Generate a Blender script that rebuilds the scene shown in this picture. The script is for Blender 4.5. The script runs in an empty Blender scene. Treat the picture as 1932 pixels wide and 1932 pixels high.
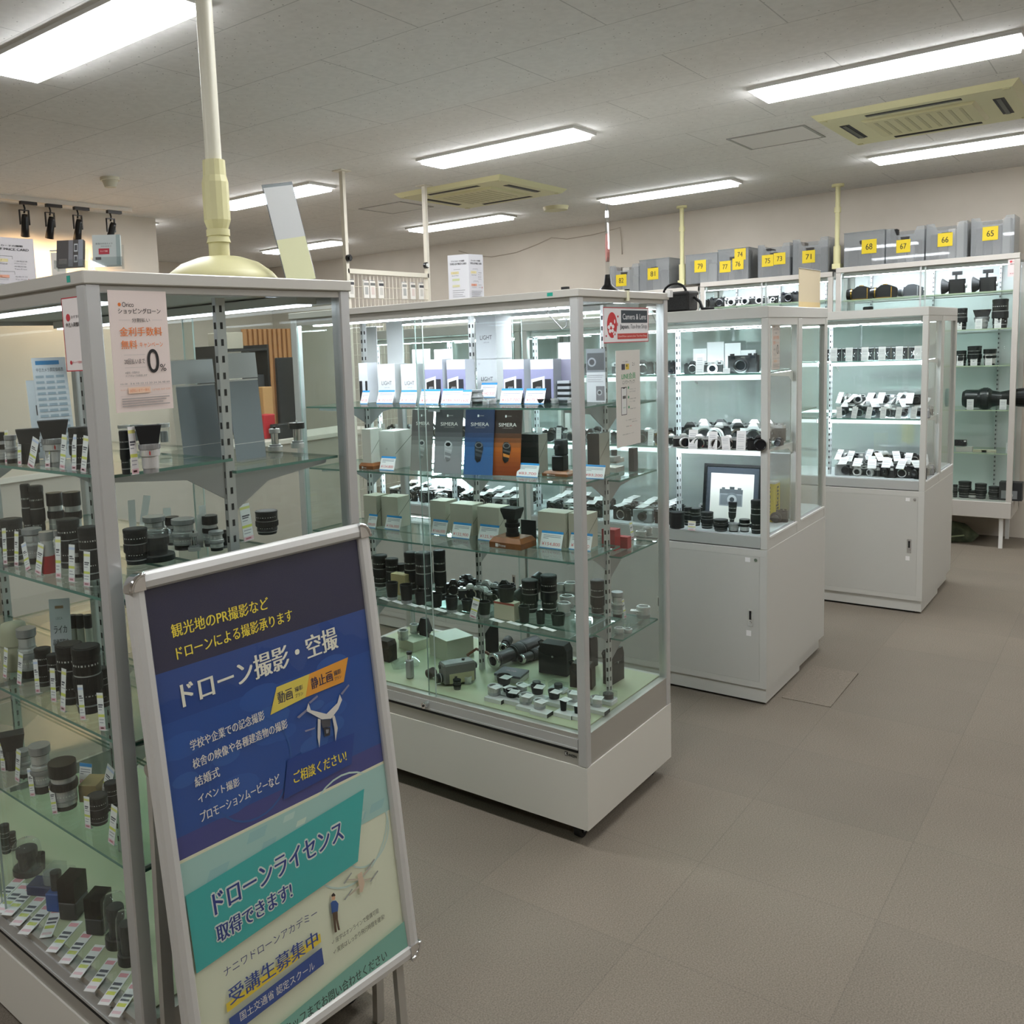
import bpy, bmesh, math, random
from mathutils import Matrix, Vector
random.seed(7)
sc = bpy.context.scene
COL = sc.collection
PI = math.pi
# ---------------------------------------------------------------- camera, world, exposure
F, PX, PY = 1723.49, 733.29, 865.52
YAW, PITCH, ROLL = 0.69874, -0.11507, -0.04312
EYE = Vector((0, 0, 1.63))
fw = Vector((math.cos(YAW)*math.cos(PITCH), math.sin(YAW)*math.cos(PITCH), math.sin(PITCH)))
r0 = Vector((math.sin(YAW), -math.cos(YAW), 0)); u0 = r0.cross(fw)
RT = math.cos(ROLL)*r0 + math.sin(ROLL)*u0
UP = -math.sin(ROLL)*r0 + math.cos(ROLL)*u0
cam = bpy.data.objects.new('camera', bpy.data.cameras.new('camera'))
COL.objects.link(cam)
cam.data.sensor_fit = 'HORIZONTAL'; cam.data.sensor_width = 36
cam.data.lens = F/1932*36
cam.data.shift_x = (966-PX)/1932; cam.data.shift_y = -(966-PY)/1932
cam.data.clip_start = .02
cam.matrix_world = Matrix(((RT.x, UP.x, -fw.x, EYE.x), (RT.y, UP.y, -fw.y, EYE.y), (RT.z, UP.z, -fw.z, EYE.z), (0, 0, 0, 1)))
sc.camera = cam
w = bpy.data.worlds.new('world'); sc.world = w; w.use_nodes = True
w.node_tree.nodes['Background'].inputs[0].default_value = (.6, .62, .65, 1)
w.node_tree.nodes['Background'].inputs[1].default_value = .3
sc.view_settings.view_transform = 'Standard'; sc.view_settings.look = 'None'
sc.view_settings.exposure = 0.1; sc.view_settings.gamma = 1; sc.view_settings.use_curve_mapping = False
LAMP = 29.0      # ceiling fixtures
LED = 42.0       # light bars inside the showcases
SPOT = 12.0      # track spotlights
cy = sc.cycles
cy.max_bounces = 8; cy.diffuse_bounces = 4; cy.glossy_bounces = 4; cy.transmission_bounces = 4
cy.transparent_max_bounces = 40; cy.sample_clamp_indirect = 4; cy.caustics_reflective = False; cy.caustics_refractive = False
cy.use_denoising = True
CZ = 2.81        # ceiling height

def ray(u, v):
    return RT*((u-PX)/F) + UP*(-(v-PY)/F) + fw
def at(u, v, z):                      # photo pixel -> point at height z
    d = ray(u, v); return EYE + d*((z-EYE.z)/d.z)
def atx(u, v, x):
    d = ray(u, v); return EYE + d*((x-EYE.x)/d.x)
def aty(u, v, y):
    d = ray(u, v); return EYE + d*((y-EYE.y)/d.y)
PLX = None
def base(uv, z):                       # point on a shelf; on shelves near eye height the distance PLX of the row is used
    if PLX is None: return at(*uv, z)
    q = atx(*uv, PLX); return Vector((q.x, q.y, z))
def mpp(p):                           # metres per photo pixel at a point
    return (Vector(p)-EYE).dot(fw)/F

# ---------------------------------------------------------------- materials
def lin(c):
    return c/12.92 if c <= .04045 else ((c+.055)/1.055)**2.4
def rgb(h):
    return tuple(lin(int(h[i:i+2], 16)/255) for i in (0, 2, 4)) + (1,)
MATS = {}
def M(h, rough=.5, metal=0, emit=0, coat=0):
    k = (h, rough, metal, emit, coat)
    if k in MATS: return MATS[k]
    m = bpy.data.materials.new('surface_%s' % h); m.use_nodes = True
    b = m.node_tree.nodes['Principled BSDF']
    b.inputs['Base Color'].default_value = rgb(h); b.inputs['Roughness'].default_value = rough; b.inputs['Metallic'].default_value = metal
    if coat: b.inputs['Coat Weight'].default_value = coat; b.inputs['Coat Roughness'].default_value = .08
    if emit:
        b.inputs['Emission Color'].default_value = rgb(h); b.inputs['Emission Strength'].default_value = emit
    MATS[k] = m; return m
def glassy(name, tint, f0=.035, haze=0.0, k=.75, hz='c9cccd'):
    m = bpy.data.materials.new(name); m.use_nodes = True; nt = m.node_tree; nt.nodes.clear()
    N = nt.nodes.new; L = nt.links.new
    out = N('ShaderNodeOutputMaterial'); tr = N('ShaderNodeBsdfTransparent'); gl = N('ShaderNodeBsdfGlossy')
    tr.inputs[0].default_value = rgb(tint); gl.inputs['Roughness'].default_value = .02; gl.inputs[0].default_value = (1, 1, 1, 1)
    lw = N('ShaderNodeLayerWeight'); lw.inputs[0].default_value = .5
    p = N('ShaderNodeMath'); p.operation = 'POWER'; p.inputs[1].default_value = 5; L(lw.outputs['Facing'], p.inputs[0])
    a = N('ShaderNodeMath'); a.operation = 'MULTIPLY_ADD'; a.inputs[1].default_value = k; a.inputs[2].default_value = f0; L(p.outputs[0], a.inputs[0])
    mx = N('ShaderNodeMixShader'); L(a.outputs[0], mx.inputs[0]); L(tr.outputs[0], mx.inputs[1]); L(gl.outputs[0], mx.inputs[2])
    last = mx
    if haze:
        df = N('ShaderNodeBsdfDiffuse'); df.inputs[0].default_value = rgb(hz)
        m2 = N('ShaderNodeMixShader'); m2.inputs[0].default_value = haze; L(mx.outputs[0], m2.inputs[1]); L(df.outputs[0], m2.inputs[2]); last = m2
    L(last.outputs[0], out.inputs[0]); return m
GLASS = glassy('clear_glass', 'f9fcfb', .022)
SHELF = glassy('shelf_glass', 'eef6f3', .04)
ACRYL = glassy('clear_acrylic', 'f6f8f8', .03, .04)
BINPL = glassy('milky_plastic', 'eef0f2', .03, .24)
FILM = glassy('smoked_film', 'b8c2c6', .03, .30)
SMOKE = glassy('smoked_plastic', '6a6e70', .03, .3, .75, '1c1c1c')
GEDGE = M('5d8579', .15)
ALU = M('d2d3d2', .36, .55); ALUD = M('b9b6ae', .4, .5); CHROME = M('e8e8ea', .08, 1)
PAINT = M('c9c8c1', .5); MIRROR = M('d9e3df', .03, .6); CREAM = M('dcd9b8', .45); WHITE = M('e6e6e2', .5); PAPER = M('eeecea', .7)
BLACK = M('0d0d0e', .33); MATTE = M('131314', .55); RUBBER = M('0c0c0d', .65); DARK = M('212122', .45)
SILVER = M('dededc', .26, .5); STEEL = M('b0b1b2', .28, .55); GOLD = M('b08a3c', .25, .9)
LENSGL = M('0c1018', .05, 0, 0, 1)
GREEN = M('1d9a86', .6)
def noisy(name, h1, h2, scale, rough=.9, spec=.2, detail=4):
    m = bpy.data.materials.new(name); m.use_nodes = True; nt = m.node_tree; b = nt.nodes['Principled BSDF']
    tc = nt.nodes.new('ShaderNodeTexCoord'); n = nt.nodes.new('ShaderNodeTexNoise'); n.inputs['Scale'].default_value = scale; n.inputs['Detail'].default_value = detail
    cr = nt.nodes.new('ShaderNodeValToRGB'); cr.color_ramp.elements[0].color = rgb(h1); cr.color_ramp.elements[1].color = rgb(h2)
    cr.color_ramp.elements[0].position = .35; cr.color_ramp.elements[1].position = .65
    nt.links.new(tc.outputs['Object'], n.inputs['Vector']); nt.links.new(n.outputs['Fac'], cr.inputs[0]); nt.links.new(cr.outputs[0], b.inputs['Base Color'])
    b.inputs['Roughness'].default_value = rough; b.inputs['Specular IOR Level'].default_value = spec
    return m, nt, b, tc, cr
def floor_mat():
    m, nt, b, tc, cr = noisy('carpet_tile', '6d6559', '857c6f', 240, .85, .3, 4)
    N = nt.nodes.new; L = nt.links.new
    br = N('ShaderNodeTexBrick'); br.offset = 0; br.inputs['Scale'].default_value = 1; br.inputs['Brick Width'].default_value = .5; br.inputs['Row Height'].default_value = .5
    br.inputs['Mortar Size'].default_value = .0018; br.inputs['Mortar Smooth'].default_value = .3; br.inputs['Bias'].default_value = 0
    br.inputs['Color1'].default_value = (.96, .96, .96, 1); br.inputs['Color2'].default_value = (1.05, 1.04, 1.03, 1); br.inputs['Mortar'].default_value = (.86, .86, .86, 1)
    mp = N('ShaderNodeMapping'); mp.inputs['Location'].default_value = (-4.163, -1.03, 0); L(tc.outputs['Object'], mp.inputs[0]); L(mp.outputs[0], br.inputs['Vector'])
    n2 = N('ShaderNodeTexNoise'); n2.inputs['Scale'].default_value = 2.2; n2.inputs['Detail'].default_value = 5; L(tc.outputs['Object'], n2.inputs['Vector'])
    r2 = N('ShaderNodeMapRange'); r2.inputs[3].default_value = .86; r2.inputs[4].default_value = 1.12; L(n2.outputs['Fac'], r2.inputs[0])
    mu = N('ShaderNodeMix'); mu.data_type = 'RGBA'; mu.blend_type = 'MULTIPLY'; mu.inputs[0].default_value = 1; L(cr.outputs[0], mu.inputs[6]); L(br.outputs[0], mu.inputs[7])
    m3 = N('ShaderNodeMix'); m3.data_type = 'RGBA'; m3.blend_type = 'MULTIPLY'; m3.inputs[0].default_value = 1; L(mu.outputs[2], m3.inputs[6]); L(r2.outputs[0], m3.inputs[7])
    L(m3.outputs[2], b.inputs['Base Color']); return m
def ceil_mat():
    m, nt, b, tc, cr = noisy('rock_wool_board', 'e4e2de', 'eae8e4', 30, .9, .1)
    N = nt.nodes.new; L = nt.links.new
    vo = N('ShaderNodeTexVoronoi'); vo.inputs['Scale'].default_value = 38; L(tc.outputs['Object'], vo.inputs['Vector'])
    lt = N('ShaderNodeMath'); lt.operation = 'LESS_THAN'; lt.inputs[1].default_value = .13; L(vo.outputs['Distance'], lt.inputs[0])
    wn = N('ShaderNodeTexNoise'); wn.inputs['Scale'].default_value = 60; L(tc.outputs['Object'], wn.inputs['Vector'])
    g2 = N('ShaderNodeMath'); g2.operation = 'GREATER_THAN'; g2.inputs[1].default_value = .52; L(wn.outputs['Fac'], g2.inputs[0])
    an = N('ShaderNodeMath'); an.operation = 'MULTIPLY'; L(lt.outputs[0], an.inputs[0]); L(g2.outputs[0], an.inputs[1])
    br = N('ShaderNodeTexBrick'); br.offset = .5; br.inputs['Scale'].default_value = 1; br.inputs['Brick Width'].default_value = 1.0; br.inputs['Row Height'].default_value = .5
    br.inputs['Mortar Size'].default_value = .0025; br.inputs['Color1'].default_value = br.inputs['Color2'].default_value = (1, 1, 1, 1); br.inputs['Mortar'].default_value = (.7, .7, .7, 1)
    rt = N('ShaderNodeMapping'); rt.inputs['Rotation'].default_value = (0, 0, PI/2); rt.inputs['Location'].default_value = (.12, .2, 0); L(tc.outputs['Object'], rt.inputs[0]); L(rt.outputs[0], br.inputs['Vector'])
    mu = N('ShaderNodeMix'); mu.data_type = 'RGBA'; mu.blend_type = 'MULTIPLY'; mu.inputs[0].default_value = 1; L(cr.outputs[0], mu.inputs[6]); L(br.outputs[0], mu.inputs[7])
    m3 = N('ShaderNodeMix'); m3.data_type = 'RGBA'; L(an.outputs[0], m3.inputs[0]); L(mu.outputs[2], m3.inputs[6]); m3.inputs[7].default_value = rgb('a5a39e')
    L(m3.outputs[2], b.inputs['Base Color']); return m
WALL = noisy('painted_wall', 'cdc5b8', 'd3cbbe', 3, .85, .15)[0]
LEATH = noisy('black_leather', '141414', '262626', 160, .55, .4)[0]
BROWN = noisy('brown_leather', '2a211d', '40332c', 60, .5, .4)[0]
WOOD = noisy('varnished_wood', '6e3f1e', '8a5228', 25, .35, .5)[0]
TRUNK = noisy('olive_cloth', '3c4234', '5a604c', 14, .85, .1)[0]

# ---------------------------------------------------------------- mesh builder
def T(x=0, y=0, z=0): return Matrix.Translation((x, y, z))
def RX(a): return Matrix.Rotation(a, 4, 'X')
def RY(a): return Matrix.Rotation(a, 4, 'Y')
def RZ(a): return Matrix.Rotation(a, 4, 'Z')
I4 = Matrix.Identity(4)
TXT = {}
def text_mesh(s, bold):
    k = (s, bold)
    if k not in TXT:
        cu = bpy.data.curves.new('lettering', 'FONT'); cu.body = s; cu.resolution_u = 8 if len(s) < 3 else 4; cu.offset = bold; cu.space_line = 1.0
        o = bpy.data.objects.new('lettering', cu); me = o.to_mesh()
        vs = [v.co.copy() for v in me.vertices]; fs = [tuple(p.vertices) for p in me.polygons]
        o.to_mesh_clear(); bpy.data.objects.remove(o)
        x0 = min(v.x for v in vs); x1 = max(v.x for v in vs); y0 = min(v.y for v in vs); y1 = max(v.y for v in vs)
        TXT[k] = ([((v.x-x0)/(x1-x0), (v.y-y0)/(y1-y0)) for v in vs], fs, (x1-x0)/(y1-y0))
    return TXT[k]
class MB:
    def __init__(s): s.v = []; s.f = []; s.mi = []; s.sm = []; s.mats = []
    def mat(s, m):
        if m not in s.mats: s.mats.append(m)
        return s.mats.index(m)
    def add(s, vs, fs, m, X=I4, smooth=False):
        o = len(s.v); i = s.mat(m)
        s.v += [X @ Vector(v) for v in vs]
        for f in fs: s.f.append([o+k for k in f]); s.mi.append(i); s.sm.append(smooth)
        return s
    def box(s, x0, x1, y0, y1, z0, z1, m, X=I4, side=None):
        vs = [(x0,y0,z0),(x1,y0,z0),(x1,y1,z0),(x0,y1,z0),(x0,y0,z1),(x1,y0,z1),(x1,y1,z1),(x0,y1,z1)]
        fs = [(3,2,1,0),(4,5,6,7),(0,1,5,4),(1,2,6,5),(2,3,7,6),(3,0,4,7)]
        if side is None: s.add(vs, fs, m, X)
        else: s.add(vs, fs[:2], m, X); s.add(vs, fs[2:], side, X)
        return s
    def hull(s, pts, m, X=I4, smooth=False):
        bm = bmesh.new()
        for p in pts: bm.verts.new(p)
        r = bmesh.ops.convex_hull(bm, input=bm.verts)
        bmesh.ops.delete(bm, geom=list({g for g in r['geom_interior'] + r['geom_unused'] if isinstance(g, bmesh.types.BMVert)}), context='VERTS')
        bmesh.ops.recalc_face_normals(bm, faces=bm.faces)
        bm.verts.index_update()
        s.add([v.co.copy() for v in bm.verts], [[v.index for v in f.verts] for f in bm.faces], m, X, smooth); bm.free(); return s
    def cbox(s, x0, x1, y0, y1, z0, z1, m, c=.003, X=I4):     # box with chamfered edges
        p = []
        for x, sx in ((x0,1),(x1,-1)):
            for y, sy in ((y0,1),(y1,-1)):
                for z, sz in ((z0,1),(z1,-1)):
                    p += [(x+sx*c, y+sy*c, z), (x+sx*c, y, z+sz*c), (x, y+sy*c, z+sz*c)]
        return s.hull(p, m, X)
    def rbox(s, x0, x1, y0, y1, z0, z1, m, r, X=I4, n=4):     # vertical edges rounded
        p = []
        for cx, cy_, a0 in ((x1-r, y1-r, 0), (x0+r, y1-r, PI/2), (x0+r, y0+r, PI), (x1-r, y0+r, 1.5*PI)):
            for k in range(n+1):
                a = a0 + k*PI/2/n; p.append((cx+r*math.cos(a), cy_+r*math.sin(a)))
        return s.prism(p, z0, z1, m, X)
    def prism(s, poly, z0, z1, m, X=I4, cap=None):
        n = len(poly); vs = [(x, y, z0) for x, y in poly] + [(x, y, z1) for x, y in poly]
        s.add(vs, [[(i), (i+1) % n, n+(i+1) % n, n+i] for i in range(n)], m, X)
        s.add(vs, [list(range(n-1, -1, -1)), list(range(n, 2*n))], cap or m, X); return s
    def lathe(s, prof, m, X=I4, seg=24, smooth=True):
        n = len(prof); vs = []; fs = []
        for i in range(seg):
            a = 2*PI*i/seg; c, q = math.cos(a), math.sin(a)
            vs += [(r*c, r*q, z) for r, z in prof]
        for i in range(seg):
            j = (i+1) % seg
            for k in range(n-1): fs.append((i*n+k, j*n+k, j*n+k+1, i*n+k+1))
        return s.add(vs, fs, m, X, smooth)
    def cyl(s, r, z0, z1, m, X=I4, seg=24, r2=None, c=0):
        r2 = r if r2 is None else r2; n = seg
        vs = [(r*math.cos(2*PI*i/n), r*math.sin(2*PI*i/n), z0) for i in range(n)] + [(r2*math.cos(2*PI*i/n), r2*math.sin(2*PI*i/n), z1) for i in range(n)]
        s.add(vs, [(i, (i+1) % n, n+(i+1) % n, n+i) for i in range(n)], m, X, True)
        return s.add(vs, [list(range(n-1, -1, -1)), list(range(n, 2*n))], m, X)
    def tube(s, pts, r, m, X=I4, seg=8):
        pts = [Vector(p) for p in pts]; vs = []; fs = []; n = len(pts)
        for i, p in enumerate(pts):
            d = (pts[min(i+1, n-1)] - pts[max(i-1, 0)]).normalized()
            a = d.orthogonal().normalized() if i == 0 else (pa - d*pa.dot(d)).normalized()
            pa = a; b = d.cross(a)
            vs += [p + a*(r*math.cos(2*PI*k/seg)) + b*(r*math.sin(2*PI*k/seg)) for k in range(seg)]
        for i in range(n-1):
            for k in range(seg): fs.append((i*seg+k, i*seg+(k+1) % seg, (i+1)*seg+(k+1) % seg, (i+1)*seg+k))
        fs += [list(range(seg-1, -1, -1)), list(range((n-1)*seg, n*seg))]
        return s.add(vs, fs, m, X, True)
    def text(s, t, x, y, wd, ht, m, X=I4, bold=0, z=0):        # lettering fitted to a box in the local XY plane
        vs, fs, asp = text_mesh(t, 0)
        d = abs(ht)*bold*1.4; sh = [(0, 0)] if not bold else ([(-d, 0), (d, 0)] if bold < .04 else [(d*math.cos(k*PI/4), d*math.sin(k*PI/4)) for k in range(8)])
        for k, (dx, dy) in enumerate(sh): s.add([(x+a*wd+dx, y+b*ht+dy, z+k*.00005) for a, b in vs], fs, m, X)
        return s
    def mesh(s, name):
        me = bpy.data.meshes.new(name); me.from_pydata(s.v, [], s.f)
        for m in s.mats: me.materials.append(m)
        me.polygons.foreach_set('material_index', s.mi); me.polygons.foreach_set('use_smooth', s.sm); me.update(); return me
def obj(name, mb, parent=None, X=I4):
    o = bpy.data.objects.new(name, mb.mesh(name) if isinstance(mb, MB) else mb); COL.objects.link(o)
    if parent: o.parent = parent
    o.matrix_local = X; return o
def tag(o, label, cat, group=None):
    o['label'] = label; o['category'] = cat
    if group: o['group'] = group
    return o
def thing(name, label, cat, X=I4, group=None):
    o = bpy.data.objects.new(name, None); COL.objects.link(o); o.empty_display_size = .02; o.matrix_local = X
    return tag(o, label, cat, group)
def struct(name, mb):
    o = obj(name, mb); o['kind'] = 'structure'; return o
UPR = RX(PI/2)        # local XY plane stood upright: x right, y -> z, facing -Y
FX = RZ(-PI/2)        # turns a thing that faces -Y to face -X
ORD = 'first second third fourth fifth sixth seventh eighth ninth tenth eleventh twelfth thirteenth fourteenth fifteenth sixteenth seventeenth eighteenth nineteenth twentieth'.split()
# ---------------------------------------------------------------- the room
XB, YL, YF = 8.44, 6.35, 9.0
struct('floor', MB().box(-3, XB+.1, -4, YF+.1, -.05, 0, floor_mat()))
struct('ceiling', MB().box(-3, XB+.1, -4, YF+.1, CZ, CZ+.05, ceil_mat()))
struct('wall_back', MB().box(XB, XB+.1, -4, YF, 0, CZ, WALL))
struct('wall_right', MB().box(-3, XB, -4.1, -4, 0, CZ, WALL))
struct('wall_front', MB().box(-3.1, -3, -4, YF, 0, CZ, WALL))
struct('wall_far', MB().box(-3, XB, YF, YF+.1, 0, CZ, WALL))
XC = aty(297, 470, YL).x
struct('wall_left', MB().box(-3, XC, YL, YL+.25, 0, CZ, WALL))

tag(obj('loose_carpet_tile', MB().hull([(4.17, 1.03, .0005), (4.665, 1.03, .0005), (4.665, 1.235, .0005), (4.17, 1.235, .0005), (4.17, 1.03, .003), (4.665, 1.03, .007), (4.665, 1.235, .006), (4.17, 1.235, .002)], noisy('loose_tile', '6f675b', '887e71', 240, .85, .3, 3)[0])), 'slightly lifted carpet tile beside the first painted case', 'carpet tile')
# recessed ceiling fixtures: (x, y, label)
LX, LY = (1.97, 4.73, 7.12, -.43), (-1.0, 1.0, 3.0, 5.0, 7.05)
def ceiling_light(x, y, label):
    t = thing('ceiling_light', label, 'ceiling light', T(x, y, CZ), 'recessed strip lights in the ceiling')
    obj('diffuser', MB().hull([(sx*.11, sy*.515, -.035) for sx in (-1,1) for sy in (-1,1)] + [(sx*.115, sy*.52, -.004) for sx in (-1,1) for sy in (-1,1)], M('f6f8fb', .5, 0, LAMP)), t)
    fr = MB()
    for a in ((-.135, -.115, -.54, .54), (.115, .135, -.54, .54), (-.115, .115, -.54, -.52), (-.115, .115, .52, .54)): fr.box(*a, -.016, 0, WHITE)
    obj('frame', fr, t)
LN = {(0,2): 'big bright strip light at the top left corner of the picture', (1,1): 'strip light nearer than the right hand air conditioner', (2,1): 'strip light just beyond the right hand air conditioner',
      (1,2): 'strip light on ceiling above the gap between the two glass showcases', (2,2): 'strip light on ceiling just before the storage bins', (1,3): 'strip light behind the yellowed support pole and acrylic panel',
      (2,3): 'strip light beyond the air conditioner with the black slots', (2,4): 'smallest strip light, far off behind the leaning acrylic panel', (1,4): 'strip light half hidden behind the warm lit wall corner'}
for i, x in enumerate(LX):
    for j, y in enumerate(LY):
        if (i, j) in ((0, 3), (0, 4), (3, 0), (3, 3), (3, 4)): continue
        ceiling_light(x, y, LN.get((i, j), 'strip light outside the picture, in row %d of column %d' % (j+1, i+1)))

def air_con(x, y, label, a):
    t = thing('ceiling_air_conditioner', label, 'air conditioner', T(x, y, CZ) @ RZ(a), 'cassette air conditioners')
    yel = M('d8d3a6', .45); yel2 = M('cfc99a', .45)
    p = MB().hull([(sx*.47, sy*.47, 0) for sx in (-1,1) for sy in (-1,1)] + [(sx*.44, sy*.44, -.03) for sx in (-1,1) for sy in (-1,1)], yel)
    obj('panel', p, t)
    g = MB().hull([(sx*.27, sy*.27, -.028) for sx in (-1,1) for sy in (-1,1)] + [(sx*.25, sy*.25, -.042) for sx in (-1,1) for sy in (-1,1)], yel2)
    for k in range(9): g.box(-.2, .2, -.2+k*.05, -.185+k*.05, -.0435, -.041, M('b5af84', .5))
    obj('intake_grille', g, t)
    for k in range(4):
        v = MB().box(-.22, .22, -.385, -.335, -.0315, -.027, RUBBER, RZ(k*PI/2)); v.box(-.215, .215, -.37, -.35, -.035, -.031, M('4a473c', .5), RZ(k*PI/2))
        obj('air_slot', v, t)
    for k in range(4): obj('corner_clip', MB().box(.4, .43, .4, .43, -.034, -.028, yel2, RZ(k*PI/2)), t)
air_con(5.92, 3.95, 'yellowed ceiling air conditioner above the middle of the shop', 0)
air_con(5.93, 1.02, 'yellowed ceiling air conditioner at the upper right, between two strip lights', 0)
for (x, y, lab) in ((5.97, 4.82, 'square access hatch left of the middle air conditioner'), (5.86, 1.79, 'square access hatch beside the right hand air conditioner')):
    t = MB()
    for a in ((-.22, .22, -.22, -.205), (-.22, .22, .205, .22), (-.22, -.205, -.205, .205), (.205, .22, -.205, .205)): t.box(*a, -.005, 0, M('8f8c86', .4, .3))
    t.box(-.205, .205, -.205, .205, -.003, 0, M('e4e2de', .9))
    tag(obj('access_hatch', t, None, T(x, y, CZ)), lab, 'access hatch', 'ceiling hatches')
o = obj('ceiling_speaker', MB().cyl(.1, -.03, 0, M('d6d0aa', .5), r2=.11), None, T(7.1, 3.98, CZ)); tag(o, 'round yellowed cover on the ceiling right of the air conditioner', 'ceiling cover')
t = thing('smoke_detector', 'round smoke detector on the ceiling left of the thick pole', 'smoke detector', T(3.48, 5.13, CZ))
obj('base', MB().cyl(.06, -.02, 0, M('d8d2bc', .5)), t); obj('sensor_head', MB().cyl(.035, -.06, -.02, M('c9c3ac', .5), r2=.05), t)

# track with four spotlights before the warm wall
TY = YL-.3
p0, p1 = at(-260, 352, CZ), at(252, 392, CZ)
tr = thing('light_track', 'white ceiling track holding four black spotlights', 'light track', T(0, 0, 0))
obj('rail', MB().box(1.6, p1.x, TY-.02, TY+.02, CZ-.03, CZ, M('cfc8bc', .5)), tr)
for k, u in enumerate((44, 92, 144, 206)):
    x = aty(u, 385, TY).x
    s = thing('track_spotlight', 'black track spotlight on the warm wall, %s from the left of four' % ORD[k], 'spotlight', T(x, TY, CZ-.03) @ Matrix.Scale(.8, 4), 'black track spotlights')
    obj('adapter', MB().box(-.03, .12, -.018, .018, -.028, 0, BLACK), s)
    y = MB().tube([(0, 0, -.02), (.01, 0, -.06), (0, 0, -.1)], .008, BLACK)
    for q in (-1, 1): y.box(q*.042-.003, q*.042+.003, -.01, .01, -.2, -.075, BLACK)
    y.box(-.045, .045, -.01, .01, -.081, -.073, BLACK); obj('yoke', y, s)
    Xh = T(0, 0, -.2) @ RX(.35) @ RY((-.12, .02, 0, .12)[k])
    h = MB().lathe([(0, .09), (.025, .09), (.03, .06), (.032, -.02), (.038, -.1), (.034, -.1), (.03, -.05), (0, -.045)], BLACK, Xh, 20); obj('lamp_head', h, s)
    obj('bulb', MB().cyl(.022, -.052, -.046, M('ffb870', .5, 0, 20), Xh), s)
    l = bpy.data.lights.new('spot_beam', 'SPOT'); l.energy = SPOT; l.color = (1, .66, .36); l.spot_size = 2.3; l.spot_blend = 1.0; l.shadow_soft_size = .05
    lo = bpy.data.objects.new('spot_beam', l); COL.objects.link(lo); lo.parent = s; lo.matrix_local = Xh @ T(0, 0, -.11) @ RX(.5)
    # RX(.35) tips the beam towards the wall

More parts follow.
